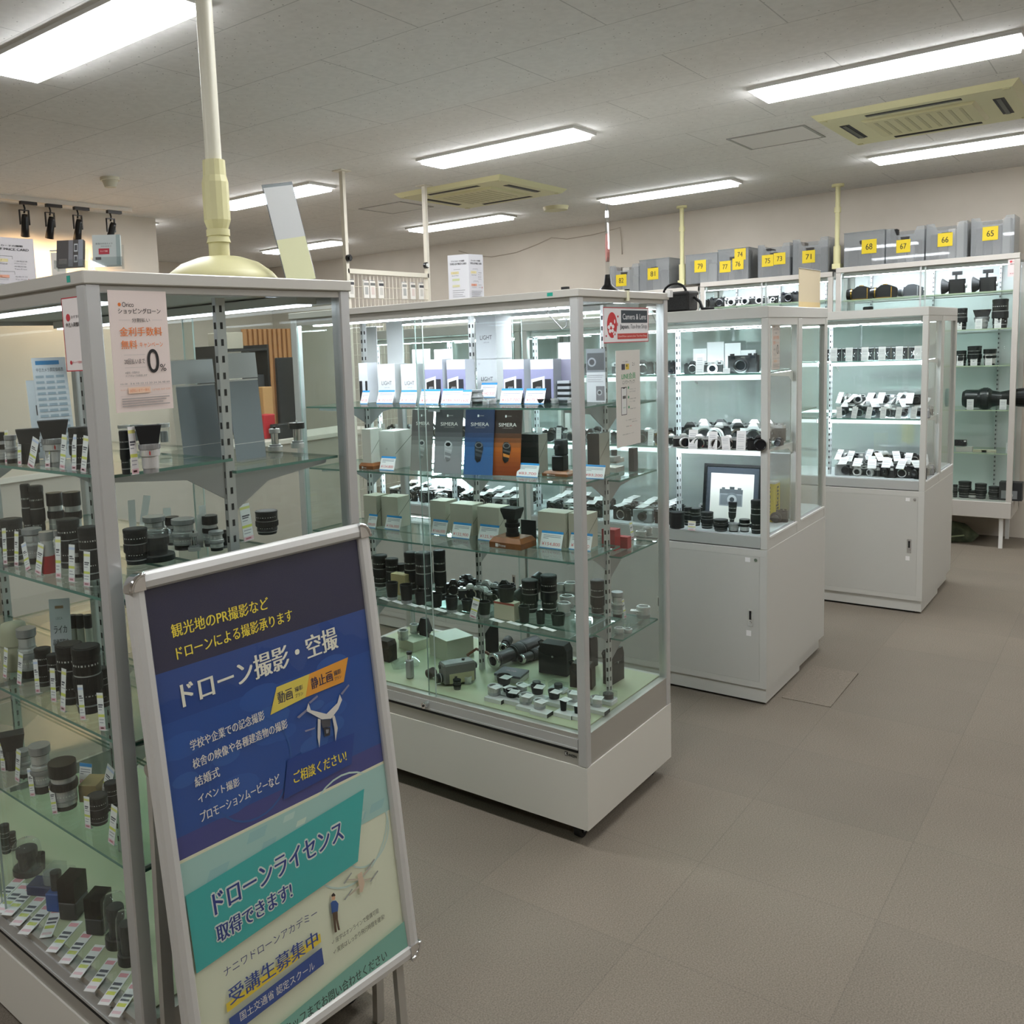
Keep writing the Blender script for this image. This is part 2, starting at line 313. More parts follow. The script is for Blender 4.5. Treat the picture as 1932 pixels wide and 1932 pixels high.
# ---------------------------------------------------------------- glass showcases
def standard(x, y, z0, z1, parent, mat=ALU, w_=.012):
    m = MB().box(x-w_, x+w_, y-.006, y+.006, z0, z1, mat)
    z = z0+.03
    while z < z1-.02:
        m.box(x-.003, x+.003, y-.0068, y-.006, z, z+.014, RUBBER); m.box(x-.003, x+.003, y+.006, y+.0068, z, z+.014, RUBBER)
        m.box(x-w_-.0008, x-w_, y-.003, y+.003, z, z+.014, RUBBER); m.box(x+w_, x+w_+.0008, y-.003, y+.003, z, z+.014, RUBBER)
        z += .035
    return obj('shelf_standard', m, parent)
def alu_case(X, W, Ln, label, shelves_f, shelves_r, zg, zband, ledmat, mids):
    """aluminium showcase: local x = depth (0 faces the aisle), y = length, open glass all round"""
    t = thing('glass_showcase', label, 'display case', X, 'aluminium glass showcases'); H_, p = 1.80, .032
    for px_, py_ in ((0, 0), (W-p, 0), (0, Ln-p), (W-p, Ln-p)):
        obj('corner_post', MB().cbox(px_, px_+p, py_, py_+p, zg-.11, H_-.022, ALU, .003), t)
    top = MB().cbox(-.004, W+.004, -.004, Ln+.004, H_-.024, H_, M('cfccc4', .4, .5), .002)
    top.box(.02, W-.02, .03, Ln-.03, H_-.026, H_-.024, WHITE)
    obj('top_panel', top, t)
    r = MB()
    for a in ((.004, .02, p, Ln-p), (W-.02, W-.004, p, Ln-p)): r.box(*a, H_-.05, H_-.024, ALUD)
    for a in ((p, W-p, .004, .02), (p, W-p, Ln-.02, Ln-.004)): r.box(*a, H_-.038, H_-.024, ALUD)
    obj('upper_rail', r, t)
    b = MB()
    b.box(.004, W-.004, .004, Ln-.004, zg-.11, zg-.004, ALUD); b.box(p, W-p, p, Ln-p, zg-.004, zg, M('b6ba9a', .5))
    b.box(.0, .005, p, Ln-p, zg-.05, zg-.02, ALU); b.box(-.002, .004, p, Ln-p, zg-.056, zg-.05, ALU); b.box(-.0005, .004, p, Ln-p, zg-.066, zg-.058, RUBBER)
    obj('sill_frame', b, t)
    obj('base_panel', MB().box(0, W, 0, Ln, .062, zg-.1105, M('dad7cd', .5)), t)
    for cx, cy2 in ((.06, .06), (W-.06, .06), (.06, Ln-.06), (W-.06, Ln-.06)):
        c = MB().cyl(.0275, -.012, .012, RUBBER, T(cx, cy2, .0285) @ RX(PI/2) @ RZ(0)); c.box(cx-.012, cx+.012, cy2-.016, cy2-.0125, .02, .062, BLACK); c.box(cx-.012, cx+.012, cy2+.0125, cy2+.016, .02, .062, BLACK)
        c.cyl(.008, -.017, .017, STEEL, T(cx, cy2, .0285) @ RX(PI/2)); obj('caster', c, t)
    g0, g1 = zg, H_-.04
    h = Ln/2
    for nm, a in (('sliding_door', (.012, .017, .033, h+.018)), ('sliding_door', (.005, .010, h-.018, Ln-.033)), ('glass_pane', (p, W-p, .010, .015)), ('glass_pane', (p, W-p, Ln-.015, Ln-.010)), ('sliding_door', (W-.017, W-.012, .033, h+.018)), ('sliding_door', (W-.010, W-.005, h-.018, Ln-.033))):
        d = obj(nm, MB().box(*a, g0-.02, g1, GLASS), t)
        if nm == 'sliding_door':
            for y in (a[2]-.0012, a[3]+.0002): obj('polished_edge', MB().box(a[0], a[1], y, y+.001, g0-.02, g1, M('b4c4bd', .15)), d)
        if nm == 'sliding_door' and a[0] < .1 and a[2] > .1:
            k = MB().cyl(.011, -.04, .01, CHROME, T(-.012, h+.02, zg-.035) @ RY(-PI/2)); k.cyl(.004, .01, .012, BLACK, T(-.012, h+.02, zg-.035) @ RY(-PI/2)); obj('door_lock', k, d)
    for y in mids: standard(W/2, y, zg, g1, t)
    def shelf(x0, x1, z):
        s = obj('glass_shelf', MB().box(x0, x1, .035, Ln-.035, z-.006, z, SHELF, side=GEDGE), t)
        for y in mids:
            xa, xb = (x0+.02, W/2-.01) if x0 < W/2-.05 else (W/2+.01, x1-.02)
            near, far = (xb, xa) if x0 < W/2-.05 else (xa, xb)
            obj('shelf_bracket', MB().prism([(near, -.006), (far, -.006), (far, -.016), (near+(far-near)*.35, -.035), (near, -.09)], -.0015, .0015, STEEL, T(0, y, z) @ RX(PI/2)), s)
    for z in shelves_f: shelf(.03, W/2-.004, z)
    for z in shelves_r: shelf(W/2+.004, W-.03, z)
    lb = MB().box(.05, .11, .06, Ln-.06, H_-.05, H_-.03, WHITE); lb.box(.056, .104, .07, Ln-.07, H_-.054, H_-.05, ledmat)
    lb.box(W-.11, W-.05, .06, Ln-.06, H_-.05, H_-.03, WHITE); lb.box(W-.104, W-.056, .07, Ln-.07, H_-.054, H_-.05, ledmat); obj('light_bar', lb, t)
    return t
LEDW = M('eef4ff', .5, 0, LED); LEDD = M('eef4ff', .5, 0, LED*.1)
C1 = T(.9285, 1.4715, 0) @ RZ(-.0448); W1 = .672
C2 = T(2.528, 1.3468, 0); W2 = .667
S1 = (1.423, 1.181, .892, .628); G1 = .335
S2 = (1.434, 1.192, .940, .684); G2 = .385
alu_case(C1, W1, 1.25, 'nearest aluminium glass showcase full of lenses, behind the folding sign', S1, (1.395, 1.15, .87, .61), G1, .25, LEDD, (.056, .62, 1.19))
alu_case(C2, W2, 1.25, 'middle aluminium glass showcase on casters with lit top and price cards', S2, (1.42, 1.165, .898, .604), G2, .276, LEDW, (.085, .625, 1.165))
def steel_case(X, W, Ln, label, z1, z2, zg, bays):
    t = thing('steel_showcase', label, 'display case', X, 'painted steel showcases'); H_ = 1.76; p = .03
    # painted frame of the upper case
    f = MB()
    for a in ((0, p, 0, p), (W-p, W, 0, p), (0, p, Ln-p, Ln), (W-p, W, Ln-p, Ln), (W/2-.03, W/2+.03, 0, p), (W/2-.03, W/2+.03, Ln-p, Ln)): f.cbox(*a, zg-.0595, H_-.0505, PAINT, .002)
    f.cbox(0, W, 0, Ln, H_-.05, H_, PAINT, .003)
    f.box(p, W-p, .001, p, zg-.0595, zg-.01, PAINT); f.box(p, W-p, Ln-p, Ln-.001, zg-.0595, zg-.01, PAINT)
    f.box(p, W/2-.03, .003, p, H_-.08, H_-.05, PAINT); f.box(W/2+.03, W-p, .003, p, H_-.08, H_-.05, PAINT)
    for a, b in ((p, W/2-.03), (W/2+.03, W-p)):
        f.box(a, a+.012, .003, .02, zg-.01, H_-.08, PAINT); f.box(b-.012, b, .003, .02, zg-.01, H_-.08, PAINT); f.box(a, b, -.003, .004, zg-.012, zg-.004, WHITE)
    obj('upper_frame', f, t)
    d = MB().box(.01, W-.01, .01, Ln-.01, zg-.03, zg, M('dfe3e4', .45)); d.box(-.001, .012, p, Ln-p, zg-.055, zg-.004, ALU); obj('display_deck', d, t)
    b = MB().cbox(0, W, 0, Ln, .075, zg-.06, PAINT, .002); b.box(.006, W*.55, .004, Ln-.012, .012, .075, PAINT); b.box(W*.55, W-.02, .02, Ln-.012, .012, .075, PAINT); b.box(.03, W-.04, .04, Ln-.04, 0, .012, RUBBER); b.box(-.002, 0, 0, Ln, zg-.092, zg-.062, PAINT); b.box(-.002, 0, 0, .03, .1052, zg-.0922, PAINT); b.box(-.002, 0, 0, Ln, .0765, .105, PAINT)
    obj('base_cabinet', b, t)
    n = len(bays)-1
    for k in range(n):
        y0, y1 = bays[k]+(.032 if k == 0 else .0), bays[k+1]
        s = obj('sliding_door', MB().box(-.0015, .003, y0, y1-.002, .106, zg-.093, M('c3c2bb', .5)), t)
        hd = MB().box(-.003, -.001, y0+.028, y0+.05, .355, .435, CHROME); hd.box(-.0034, -.0025, y0+.034, y0+.044, .385, .425, BLACK); hd.cyl(.006, 0, .004, CHROME, T(-.003, y0+.039, .372) @ RY(-PI/2)); obj('door_pull', hd, s)
        if k == 0:
            st = MB().box(-.0024, -.0015, y0+.04, y0+.062, zg-.12, zg-.1, PAPER); st.box(-.0024, -.0015, y0+.035, y0+.056, .31, .335, PAPER); obj('paper_sticker', st, s)
            obj('keyhole', MB().cyl(.007, 0, .003, CHROME, T(-.0015, y0+.016, zg-.108) @ RY(-PI/2)), s)
    g1 = H_-.05
    obj('glass_pane', MB().box(.008, .013, p, Ln-p, zg, g1, GLASS), t)
    for a, b2 in ((p+.012, W/2-.042), (W/2+.042, W-p-.012)): obj('glass_pane', MB().box(a, b2, .010, .015, zg, g1-.03, GLASS), t)
    obj('glass_pane', MB().box(W-.013, W-.008, p, Ln-p, zg, g1, GLASS), t)
    obj('divider', MB().box(W/2-.006, W/2+.006, .04, Ln-.04, zg, g1, MIRROR), t)
    lw_ = M('e9edf0', .4)
    for k in range(n):
        for y in (bays[k]+.045, bays[k+1]-.02) if k else (bays[1]-.03,):
            if k: continue
        standard(.1, bays[k+1]-.02, zg, g1, t, lw_, .016)
        y0, y1 = bays[k]+.04, bays[k+1]-.04
        for z in (z1, z2):
            s = obj('glass_shelf', MB().box(.03, W/2-.02, y0, y1, z-.006, z, SHELF, side=GEDGE), t)
            lb = MB().box(.03, .05, y0, y1, z-.03, z-.007, WHITE); lb.box(.051, .06, y0, y1, z-.03, z-.012, LEDW); lb.box(.026, .0295, y0, y1, z-.028, z-.009, M('f4f7ff', .5, 0, 1.2)); obj('light_bar', lb, s)
            obj('shelf_bracket', MB().prism([(W/2-.02, -.006), (.05, -.006), (.05, -.012), (W/2-.1, -.03), (W/2-.02, -.07)], -.0015, .0015, WHITE, T(0, y0-.02, z) @ RX(PI/2)), s)
    lb = MB().box(.03, .07, .04, Ln-.04, g1-.03, g1-.005, WHITE); lb.box(.035, .065, .05, Ln-.05, g1-.033, g1-.03, LEDW); obj('light_bar', lb, t)
    return t
C3 = T(4.034, 1.2596, 0); C4 = T(5.874, .9706, 0) @ RZ(-.01)
W3, W4 = .92, .90
L3 = 1.215; B3 = (0, .455, .835, 1.215); B4 = (0, .55, 1.1)
Z3 = (1.476, 1.144, .766); Z4 = (1.466, 1.127, .777)
steel_case(C3, W3, L3, 'painted steel showcase with lit camera shelves, right behind the middle glass case', Z3[0], Z3[1], Z3[2], B3)
steel_case(C4, W4, 1.1, 'farther painted steel showcase with lit camera shelves, at the right end of the row', Z4[0], Z4[1], Z4[2], B4)

C5 = T(4.034, 1.2596+L3+.012, 0)
sc5 = steel_case(C5, W3, 1.06, 'painted steel showcase behind the left half of the middle glass case', Z3[0], Z3[1], Z3[2], (0, .53, 1.06))
for t_ in (.53, .62, .72): obj('light_tube', MB().cyl(.014, Z3[2]+.02, 1.40, LEDW, T(W3/2-.03, t_+.18, 0), 12), sc5)

# wall cabinets along the back wall
def wall_cab(y0, y1, x0, z1, label, shelf_z):
    t = thing('wall_display_cabinet', label, 'display cabinet', T(x0, y0, 0), 'glass cabinets on the back wall'); Ln = y1-y0; W = XB-.02-x0; zb = .25
    f = MB(); fr = M('c4bfb7', .45)
    for a in ((0, .03, 0, .035), (0, .03, Ln-.035, Ln), (W-.03, W, 0, .03), (W-.03, W, Ln-.03, Ln)): f.box(*a, zb, z1, fr)
    f.cbox(-.005, W, 0, Ln, z1-.04, z1, fr, .003); f.cbox(-.005, W, 0, Ln, zb-.02, zb+.1, fr, .003)
    obj('frame', f, t)
    obj('back_panel', MB().box(W-.02, W-.012, .03, Ln-.03, zb+.1, z1-.04, M('d9dedb', .5)), t)
    for y in (.03, Ln-.035): obj('side_panel', MB().box(.03, W-.03, y, y+.005, zb+.1, z1-.04, GLASS), t)
    h = Ln/2
    for k, a in enumerate(((.008, .012, .036, h+.015), (.016, .020, h-.015, Ln-.036))): 
        g = obj('sliding_door', MB().box(*a, zb+.1, z1-.04, GLASS), t); e = MB().box(a[0]-.001, a[1]+.001, a[3 if k == 0 else 2]-.006, a[3 if k == 0 else 2]+.006, zb+.1, z1-.04, ALU); obj('door_stile', e, g)
    for z in shelf_z: obj('glass_shelf', MB().box(.05, W-.04, .04, Ln-.04, z-.008, z, SHELF, side=M('b9c9a8', .3)), t)
    for y in (.16, h, Ln-.16): standard(W-.04, y, zb+.1, z1-.04, t)
    lb = MB().box(.04, .09, .05, Ln-.05, z1-.07, z1-.04, WHITE); lb.box(.09, .094, .05, Ln-.05, z1-.068, z1-.042, LEDW); lb.box(.045, .085, .05, Ln-.05, z1-.073, z1-.07, LEDW); obj('light_bar', lb, t)
    for a in ((.03, .05), (.03, Ln-.07), (W-.07, .05), (W-.07, Ln-.07)): obj('leg', MB().box(a[0], a[0]+.025, a[1], a[1]+.025, 0, zb-.02, WHITE), t)
XW = 7.93
SZ = (1.89, 1.62, 1.352, 1.025, .705)
wall_cab(.755, 1.96, XW, 2.145, 'tall lit wall cabinet at the far right holding large lenses', SZ)
wall_cab(1.985, 3.05, XW, 2.12, 'lit wall cabinet just left of the far right one, behind the beige card', (1.905, 1.55, 1.25, .95, .65))
wall_cab(3.07, 4.2, XW, 2.09, 'wall cabinet under the leftmost storage bins', (1.85, 1.55, 1.25, .95, .65))

# ---------------------------------------------------------------- folding advertising stand
SO = Vector((.964, 1.328, .259)); SYAW, SLEAN = -.081, .107
sex = Vector((math.cos(SYAW), math.sin(SYAW), 0)); sny = Vector((-math.sin(SYAW), math.cos(SYAW), 0)); seu = Vector((0, 0, 1))*math.cos(SLEAN) + sny*math.sin(SLEAN)
SX = Matrix(((sex.x, seu.x, 0, SO.x), (sex.y, seu.y, 0, SO.y), (sex.z, seu.z, 0, SO.z), (0, 0, 0, 1)))
snn = sex.cross(seu)
for i in range(3): SX[i][2] = snn[i]
PWID, PHGT = .552, .959
def sp(cx, cy_, c=5):                 # crop reading of the poster -> its own plane
    u, v = 230+.29503*cx, (960 if c == 5 else 1420)+.29503*cy_
    d = ray(u, v); t_ = (SO-EYE).dot(snn)/d.dot(snn); q = EYE+d*t_-SO
    return q.dot(sex), q.dot(seu)
stand = thing('folding_sign_stand', 'folding A-frame sign with a blue and teal drone poster, in front', 'sign stand', SX)
Li = PWID; Hi = PHGT; fwid = .032
fm = MB(); FRM = M('d9d8d4', .35, .3)
def bar(x0, x1, y0, y1, horiz):
    a, b = (y0, y1) if horiz else (x0, x1); md = (a+b)/2; hw = (b-a)/2
    pr = [(-hw, -.008), (hw, -.008), (hw, .006), (hw*.7, .0125), (0, .015), (-hw*.7, .0125), (-hw, .006)]
    if horiz: fm.prism([(z, q) for q, z in pr], x0, x1, FRM, T(0, md, 0) @ Matrix(((0,0,1,0),(0,1,0,0),(1,0,0,0),(0,0,0,1))))
    else: fm.prism([(q, z) for q, z in pr], y0, y1, FRM, T(md, 0, 0) @ Matrix(((1,0,0,0),(0,0,1,0),(0,1,0,0),(0,0,0,1))))
bar(-.002, Li+.002, Hi-.001, Hi+fwid, True); bar(-.002, Li+.002, -fwid, .001, True)
bar(-fwid, .001, -.002, Hi+.002, False); bar(Li-.001, Li+fwid, -.002, Hi+.002, False)
obj('snap_frame', fm, stand)
for cx, cy_, a in ((0, Hi, PI/2), (Li, Hi, 0), (Li, 0, -PI/2), (0, 0, PI)):
    pts = [(0, 0)] + [((fwid+.002)*math.cos(k*PI/16), (fwid+.002)*math.sin(k*PI/16)) for k in range(9)]
    k_ = MB().prism(pts, -.009, .0165, CHROME, T(cx, cy_, 0) @ RZ(a))
    k_.tube([((fwid-.002)*math.cos(k*PI/16), (fwid-.002)*math.sin(k*PI/16), .015) for k in range(9)], .005, CHROME, T(cx, cy_, 0) @ RZ(a)); obj('corner_cap', k_, stand)
obj('backing_board', MB().box(-.01, Li+.01, -.01, Hi+.01, -.006, 0, M('55565a', .6)), stand)
# front legs run below the frame; the rear frame hinges near mid height
lg = MB()
XI = SX.inverted()
for x in (.02, Li-.02):
    a = SX @ Vector((x, -.02, -.012)); f_ = a - seu*(a.z/seu.z); q0, q1 = XI @ a, XI @ f_
for x in (-.012, Li+.012):
    a = XI @ (SX @ Vector((x, .62, -.022))); b_ = SX @ Vector((x, .62, -.022)); foot = Vector((b_.x, b_.y, 0)) + sny*.03; b2 = XI @ foot
    lg2 = MB().hull([a+Vector((q*.012, s_*.0, z_*.008)) for q in (-1,1) for s_ in (0,) for z_ in (-1,1)] + [b2+Vector((q*.012, 0, z_*.008)) for q in (-1,1) for z_ in (-1,1)], ALUD)
    lg2.cyl(.012, -.016, .016, CHROME, T(a.x, a.y, a.z+.004) @ RY(PI/2), 12); obj('rear_leg', lg2, stand)
for x in (.03, Li-.03):
    a = SX @ Vector((x, -.03, -.004)); f_ = Vector((a.x, a.y, 0)) - sny*.012; q0, q1 = XI @ a, XI @ f_
    obj('front_leg', MB().hull([q0+Vector((q*.011, 0, z_*.007)) for q in (-1,1) for z_ in (-1,1)] + [q1+Vector((q*.011, 0, z_*.007)) for q in (-1,1) for z_ in (-1,1)], ALUD), stand)
# poster print
ps = MB(); zc_ = [0.0004]
gl = .3
def PM(h): return M(h, .35, 0, 0, .25)
def poly(pts, h, c=5):
    q = [sp(*p, c) for p in pts]; zc_[0] += .00006
    q = [(min(max(x, 0), Li), min(max(y, 0), Hi)) for x, y in q]
    ps.add([(x, y, zc_[0]) for x, y in q], [list(range(len(q)))] if sum((q[i-1][0]-q[i][0])*(q[i-1][1]+q[i][1]) for i in range(len(q))) > 0 else [list(range(len(q)-1, -1, -1))], PM(h))
def ptext(s, bl, br, tl, h, c=5, bold=.012, outline=None):
    a, b, t_ = sp(*bl, c), sp(*br, c), sp(*tl, c); ang = math.atan2(b[1]-a[1], b[0]-a[0]); ang = max(-.03, min(.03, ang)); wd = math.hypot(b[0]-a[0], b[1]-a[1]); ht = t_[1]-a[1]
    zc_[0] += .00006
    if outline: ps.text(s, 0, 0, wd, ht, PM(outline), T(a[0], a[1], zc_[0]) @ RZ(ang), bold+.05); zc_[0] += .0005
    ps.text(s, 0, 0, wd, ht, PM(h), T(a[0], a[1], zc_[0]) @ RZ(ang), bold)
    if bold: zc_[0] += .0001
def rect(x0, x1, y0, y1, h):
    zc_[0] += .00006; ps.add([(x0, y0, zc_[0]), (x1, y0, zc_[0]), (x1, y1, zc_[0]), (x0, y1, zc_[0])], [(0, 1, 2, 3)], PM(h))
ysplit = (sp(362, 745, 6)[1] + sp(1665, 15, 6)[1])/2
ytop = Hi
ps.box(0, Li, 0, Hi, 0, .0004, PM('e6ebcf'))
b1 = sp(130, 1090)[1]; b2_ = sp(220, 1400)[1]
rect(0, Li, ysplit, Hi, '2b5298')
rect(0, Li, b1, Hi, '2b2c48'); rect(0, Li, b2_, b1, '27498c')
rect(0, Li, ysplit, sp(330, 560, 6)[1], '454a86')
rect(0, Li, ysplit-.006, ysplit, 'e8e8c8')
random.seed(3)
for k in range(16):                   # soft cloud and ring artwork of the printed sky
    x, y = random.uniform(.02, Li-.05), random.uniform(ysplit+.03, b2_); r_ = random.uniform(.012, .04); zc_[0] += .00003
    ps.add([(x+r_*1.5*math.cos(2*PI*i/14), min(max(y+r_*.7*math.sin(2*PI*i/14), ysplit), Hi), zc_[0]) for i in range(14)], [list(range(14))], PM(random.choice(('3059a0', '2f5aa2', '345fa4'))))
for cx, cy_, ra in ((.19, .55, .1), (.42, .33, .12), (.47, .30, .07)):
    zc_[0] += .00003; vs = []
    for i in range(33):
        a = 2*PI*i/32
        for r_ in (ra, ra+.004): vs.append((min(max(cx+r_*math.cos(a), 0), Li), cy_+r_*math.sin(a), zc_[0]))
    ps.add(vs, [(2*i, 2*i+1, 2*i+3, 2*i+2) for i in range(32)], PM('2f5a9c' if cy_ > .5 else 'c9e0d4'))
rect(0, Li, ysplit-.115, ysplit-.006, 'a9d0c6')
for k in range(10):
    x, y = random.uniform(.0, Li-.06), random.uniform(ysplit-.10, ysplit-.02); zc_[0] += .00003
    s_ = random.uniform(.012, .03); ps.add([(x, y-s_*.3, zc_[0]), (x+s_*1.6, y-s_*.3, zc_[0]), (x+s_*2, y+s_*.4, zc_[0]), (x+s_*.4, y+s_*.4, zc_[0])], [(0, 1, 2, 3)], PM(random.choice(('bfdccf', '9cc8c4', 'cfe2cf'))))
ptext('観光地のPR撮影など', (320, 828), (938, 640), (312, 740), 'f7e24c')
ptext('ドローンによる撮影承ります', (352, 968), (1090, 706), (340, 885), 'f7e24c')
ptext('ドローン撮影・空撮', (392, 1275), (1380, 885), (368, 1112), 'f1efdc', 5, .02)
poly([(985, 1140), (1195, 1055), (1170, 1205), (945, 1318)], 'e6d25e'); poly([(1195, 1055), (1442, 948), (1415, 1105), (1170, 1205)], 'eaa23c')
ptext('動画', (998, 1250), (1090, 1210), (992, 1175), '23284e'); ptext('撮影', (1103, 1172), (1155, 1150), (1100, 1142), '4b4a52'); ptext('プラン', (1105, 1208), (1155, 1187), (1103, 1185), '4b4a52')
ptext('静止画', (1210, 1155), (1345, 1098), (1207, 1082), '23284e'); ptext('撮影', (1352, 1068), (1398, 1048), (1350, 1037), '4b4a52'); ptext('プラン', (1356, 1098), (1398, 1080), (1354, 1077), '4b4a52')
poly([(1053, 1602), (1480, 1430), (1462, 1630), (1028, 1858)], '20428c')
ptext('学校や企業での記念撮影', (436, 1548), (908, 1345), (428, 1482), 'eceadd'); ptext('校舎の映像や各種建造物の撮影', (452, 1665), (1055, 1398), (445, 1600), 'eceadd')
ptext('結婚式', (465, 222), (622, 148), (460, 155), 'eceadd', 6); ptext('イベント撮影', (485, 325), (748, 208), (478, 268), 'eceadd', 6); ptext('プロモーションムービーなど', (500, 445), (1005, 190), (492, 378), 'eceadd', 6)
ptext('ご相談ください!', (1095, 198), (1430, 50), (1088, 122), 'f7e24c', 6)
# the photographed white multicopter, printed flat
poly([(1170, 1290), (1185, 1240), (1200, 1285), (1300, 1310), (1370, 1240), (1385, 1185), (1400, 1220), (1375, 1280), (1330, 1340), (1270, 1345)], 'e4e0d6')
poly([(1245, 1340), (1262, 1345), (1262, 1440), (1255, 1525), (1243, 1460)], 'd9d5cc'); poly([(1335, 1320), (1352, 1320), (1372, 1400), (1358, 1485), (1350, 1400)], 'd9d5cc')
poly([(1262, 1350), (1325, 1345), (1325, 1390), (1275, 1400)], '4a4c52'); poly([(1280, 1400), (1325, 1395), (1322, 1445), (1290, 1455)], '2c2d33'); poly([(1295, 1410), (1315, 1408), (1312, 1432), (1298, 1435)], '8d8f94')
poly([(1110, 1330), (1170, 1280), (1178, 1290), (1125, 1338)], '8a8aa0'); poly([(1185, 1235), (1240, 1190), (1246, 1200), (1195, 1245)], '8a8aa0'); poly([(1390, 1180), (1440, 1120), (1446, 1128), (1400, 1188)], '8a8aa0'); poly([(1160, 1415), (1225, 1395), (1225, 1405), (1165, 1425)], '8a8aa0')
poly([(398, 912), (1540, 228), (1500, 692), (468, 1408)], '3fb3ad', 6)
ptext('ドローンライセンス', (588, 1035), (1405, 525), (560, 905), '2a3f86', 6, .02, 'dcebe0')
ptext('取得できます!', (605, 1215), (1078, 905), (590, 1105), '2a3f86', 6, .02, 'dcebe0')
ptext('ナニワドローンアカデミー', (645, 1430), (1232, 1000), (632, 1375), '3a4474', 6, 0)
poly([(655, 1600), (1255, 1150), (1262, 1205), (662, 1655)], 'ecd13c', 6)
ptext('受講生募集中', (682, 1612), (1245, 1212), (664, 1505), '2f4a96', 6, .015)
poly([(672, 1695), (1265, 1240), (1280, 1345), (690, 1800)], '2f4f94', 6)
ptext('国土交通省 認定スクール', (748, 1712), (1220, 1362), (740, 1655), 'eceadd', 6, 0)
poly([(1327, 905), (1340, 893), (1352, 905), (1350, 935), (1330, 940)], 'e3b58e', 6); poly([(1327, 905), (1340, 890), (1353, 905), (1350, 912), (1328, 916)], '2b2420', 6)
poly([(1322, 955), (1335, 942), (1355, 940), (1372, 960), (1368, 1010), (1330, 1025)], '2f5a9c', 6); poly([(1332, 1018), (1366, 1008), (1368, 1060), (1382, 1128), (1368, 1130), (1354, 1060), (1362, 1140), (1348, 1145)], '5a4632', 6)
poly([(1492, 775), (1520, 755), (1540, 830), (1525, 885), (1508, 890)], 'dcc4a8', 6)
for q in ([(1500, 800), (1425, 805), (1425, 812), (1500, 812)], [(1530, 770), (1575, 720), (1582, 726), (1535, 785)], [(1535, 805), (1600, 790), (1600, 798), (1538, 815)], [(1505, 840), (1435, 905), (1440, 912), (1508, 855)]): poly(q, 'c4b9a4', 6)
for cx, cy_ in ((1432, 805), (1578, 718), (1600, 792), (1436, 908)):
    poly([(cx-30, cy_+25), (cx+20, cy_-45), (cx+26, cy_-40), (cx-22, cy_+30)], '9fa59c', 6)
ptext('✓ 座学はオンラインで受講可能', (1330, 1225), (1628, 1003), (1328, 1190), '53553f', 6, 0); ptext('✓ 実技はしっかり飛行時間を確保!', (1340, 1287), (1665, 1045), (1336, 1252), '53553f', 6, 0)
poly([(560, 2035), (985, 1735), (1790, 1072), (1815, 1240), (1150, 1700), (560, 2110)], '7fb8a6', 6)
ptext('スタッフまでお問い合わせください', (985, 1838), (1682, 1308), (975, 1768), '2c3a34', 6, .005)
obj('poster', ps, stand)
fv = []; nx, ny = 40, 64                # the loose clear film over the poster
for j in range(ny+1):
    for i in range(nx+1):
        x, y = Li*i/nx, Hi*j/ny; e = min(1, 6*min(x, Li-x)/Li, 6*min(y, Hi-y)/Hi)
        fv.append((x, y, .0085+e*(.0011*math.sin(x*38+5*math.sin(y*7))+.0008*math.sin(y*16+x*30)+.0007*math.sin(x*90+y*11))))
n1 = nx+1
obj('clear_film', MB().add(fv, [(j*n1+i, j*n1+i+1, (j+1)*n1+i+1, (j+1)*n1+i) for j in range(ny) for i in range(nx)], glassy('clear_film', 'ffffff', .035, 0, .5), I4, True), stand)
# ---------------------------------------------------------------- makers for the goods
CACHE = {}
def cached(key, fn):
    if key not in CACHE: CACHE[key] = [(n, mb.mesh(n)) for n, mb in fn()]
    return CACHE[key]
def put(name, parts, label, cat, X, group=None):
    if len(parts) == 1: return tag(obj(name, parts[0][1], None, X), label, cat, group)
    t = thing(name, label, cat, X, group)
    for n, me in parts: obj(n, me, t)
    return t
def seg(r0, r1, z0, z1, m, mb=None, ri=0, kn=0):
    mb = mb or MB(); c = min(.012, (z1-z0)*.2)
    if ri: prof = [(ri, z0), (r0, z0), (r1, z1), (ri+(r1-r0)*.8 if r1 > r0*1.1 else ri, z1), (ri, z0)]
    else: prof = [(0, z0), (r0-c, z0), (r0, z0+c), (r1, z1-c), (r1-c, z1), (0, z1)]
    mb.lathe(prof, m, seg=28, smooth=False)
    if kn:
        for k in range(kn):
            a = 2*PI*k/kn; mb.box(r0-.01, r0+.018, -.05, .05, z0+.02, z1-.02, m, RZ(a))
    return mb
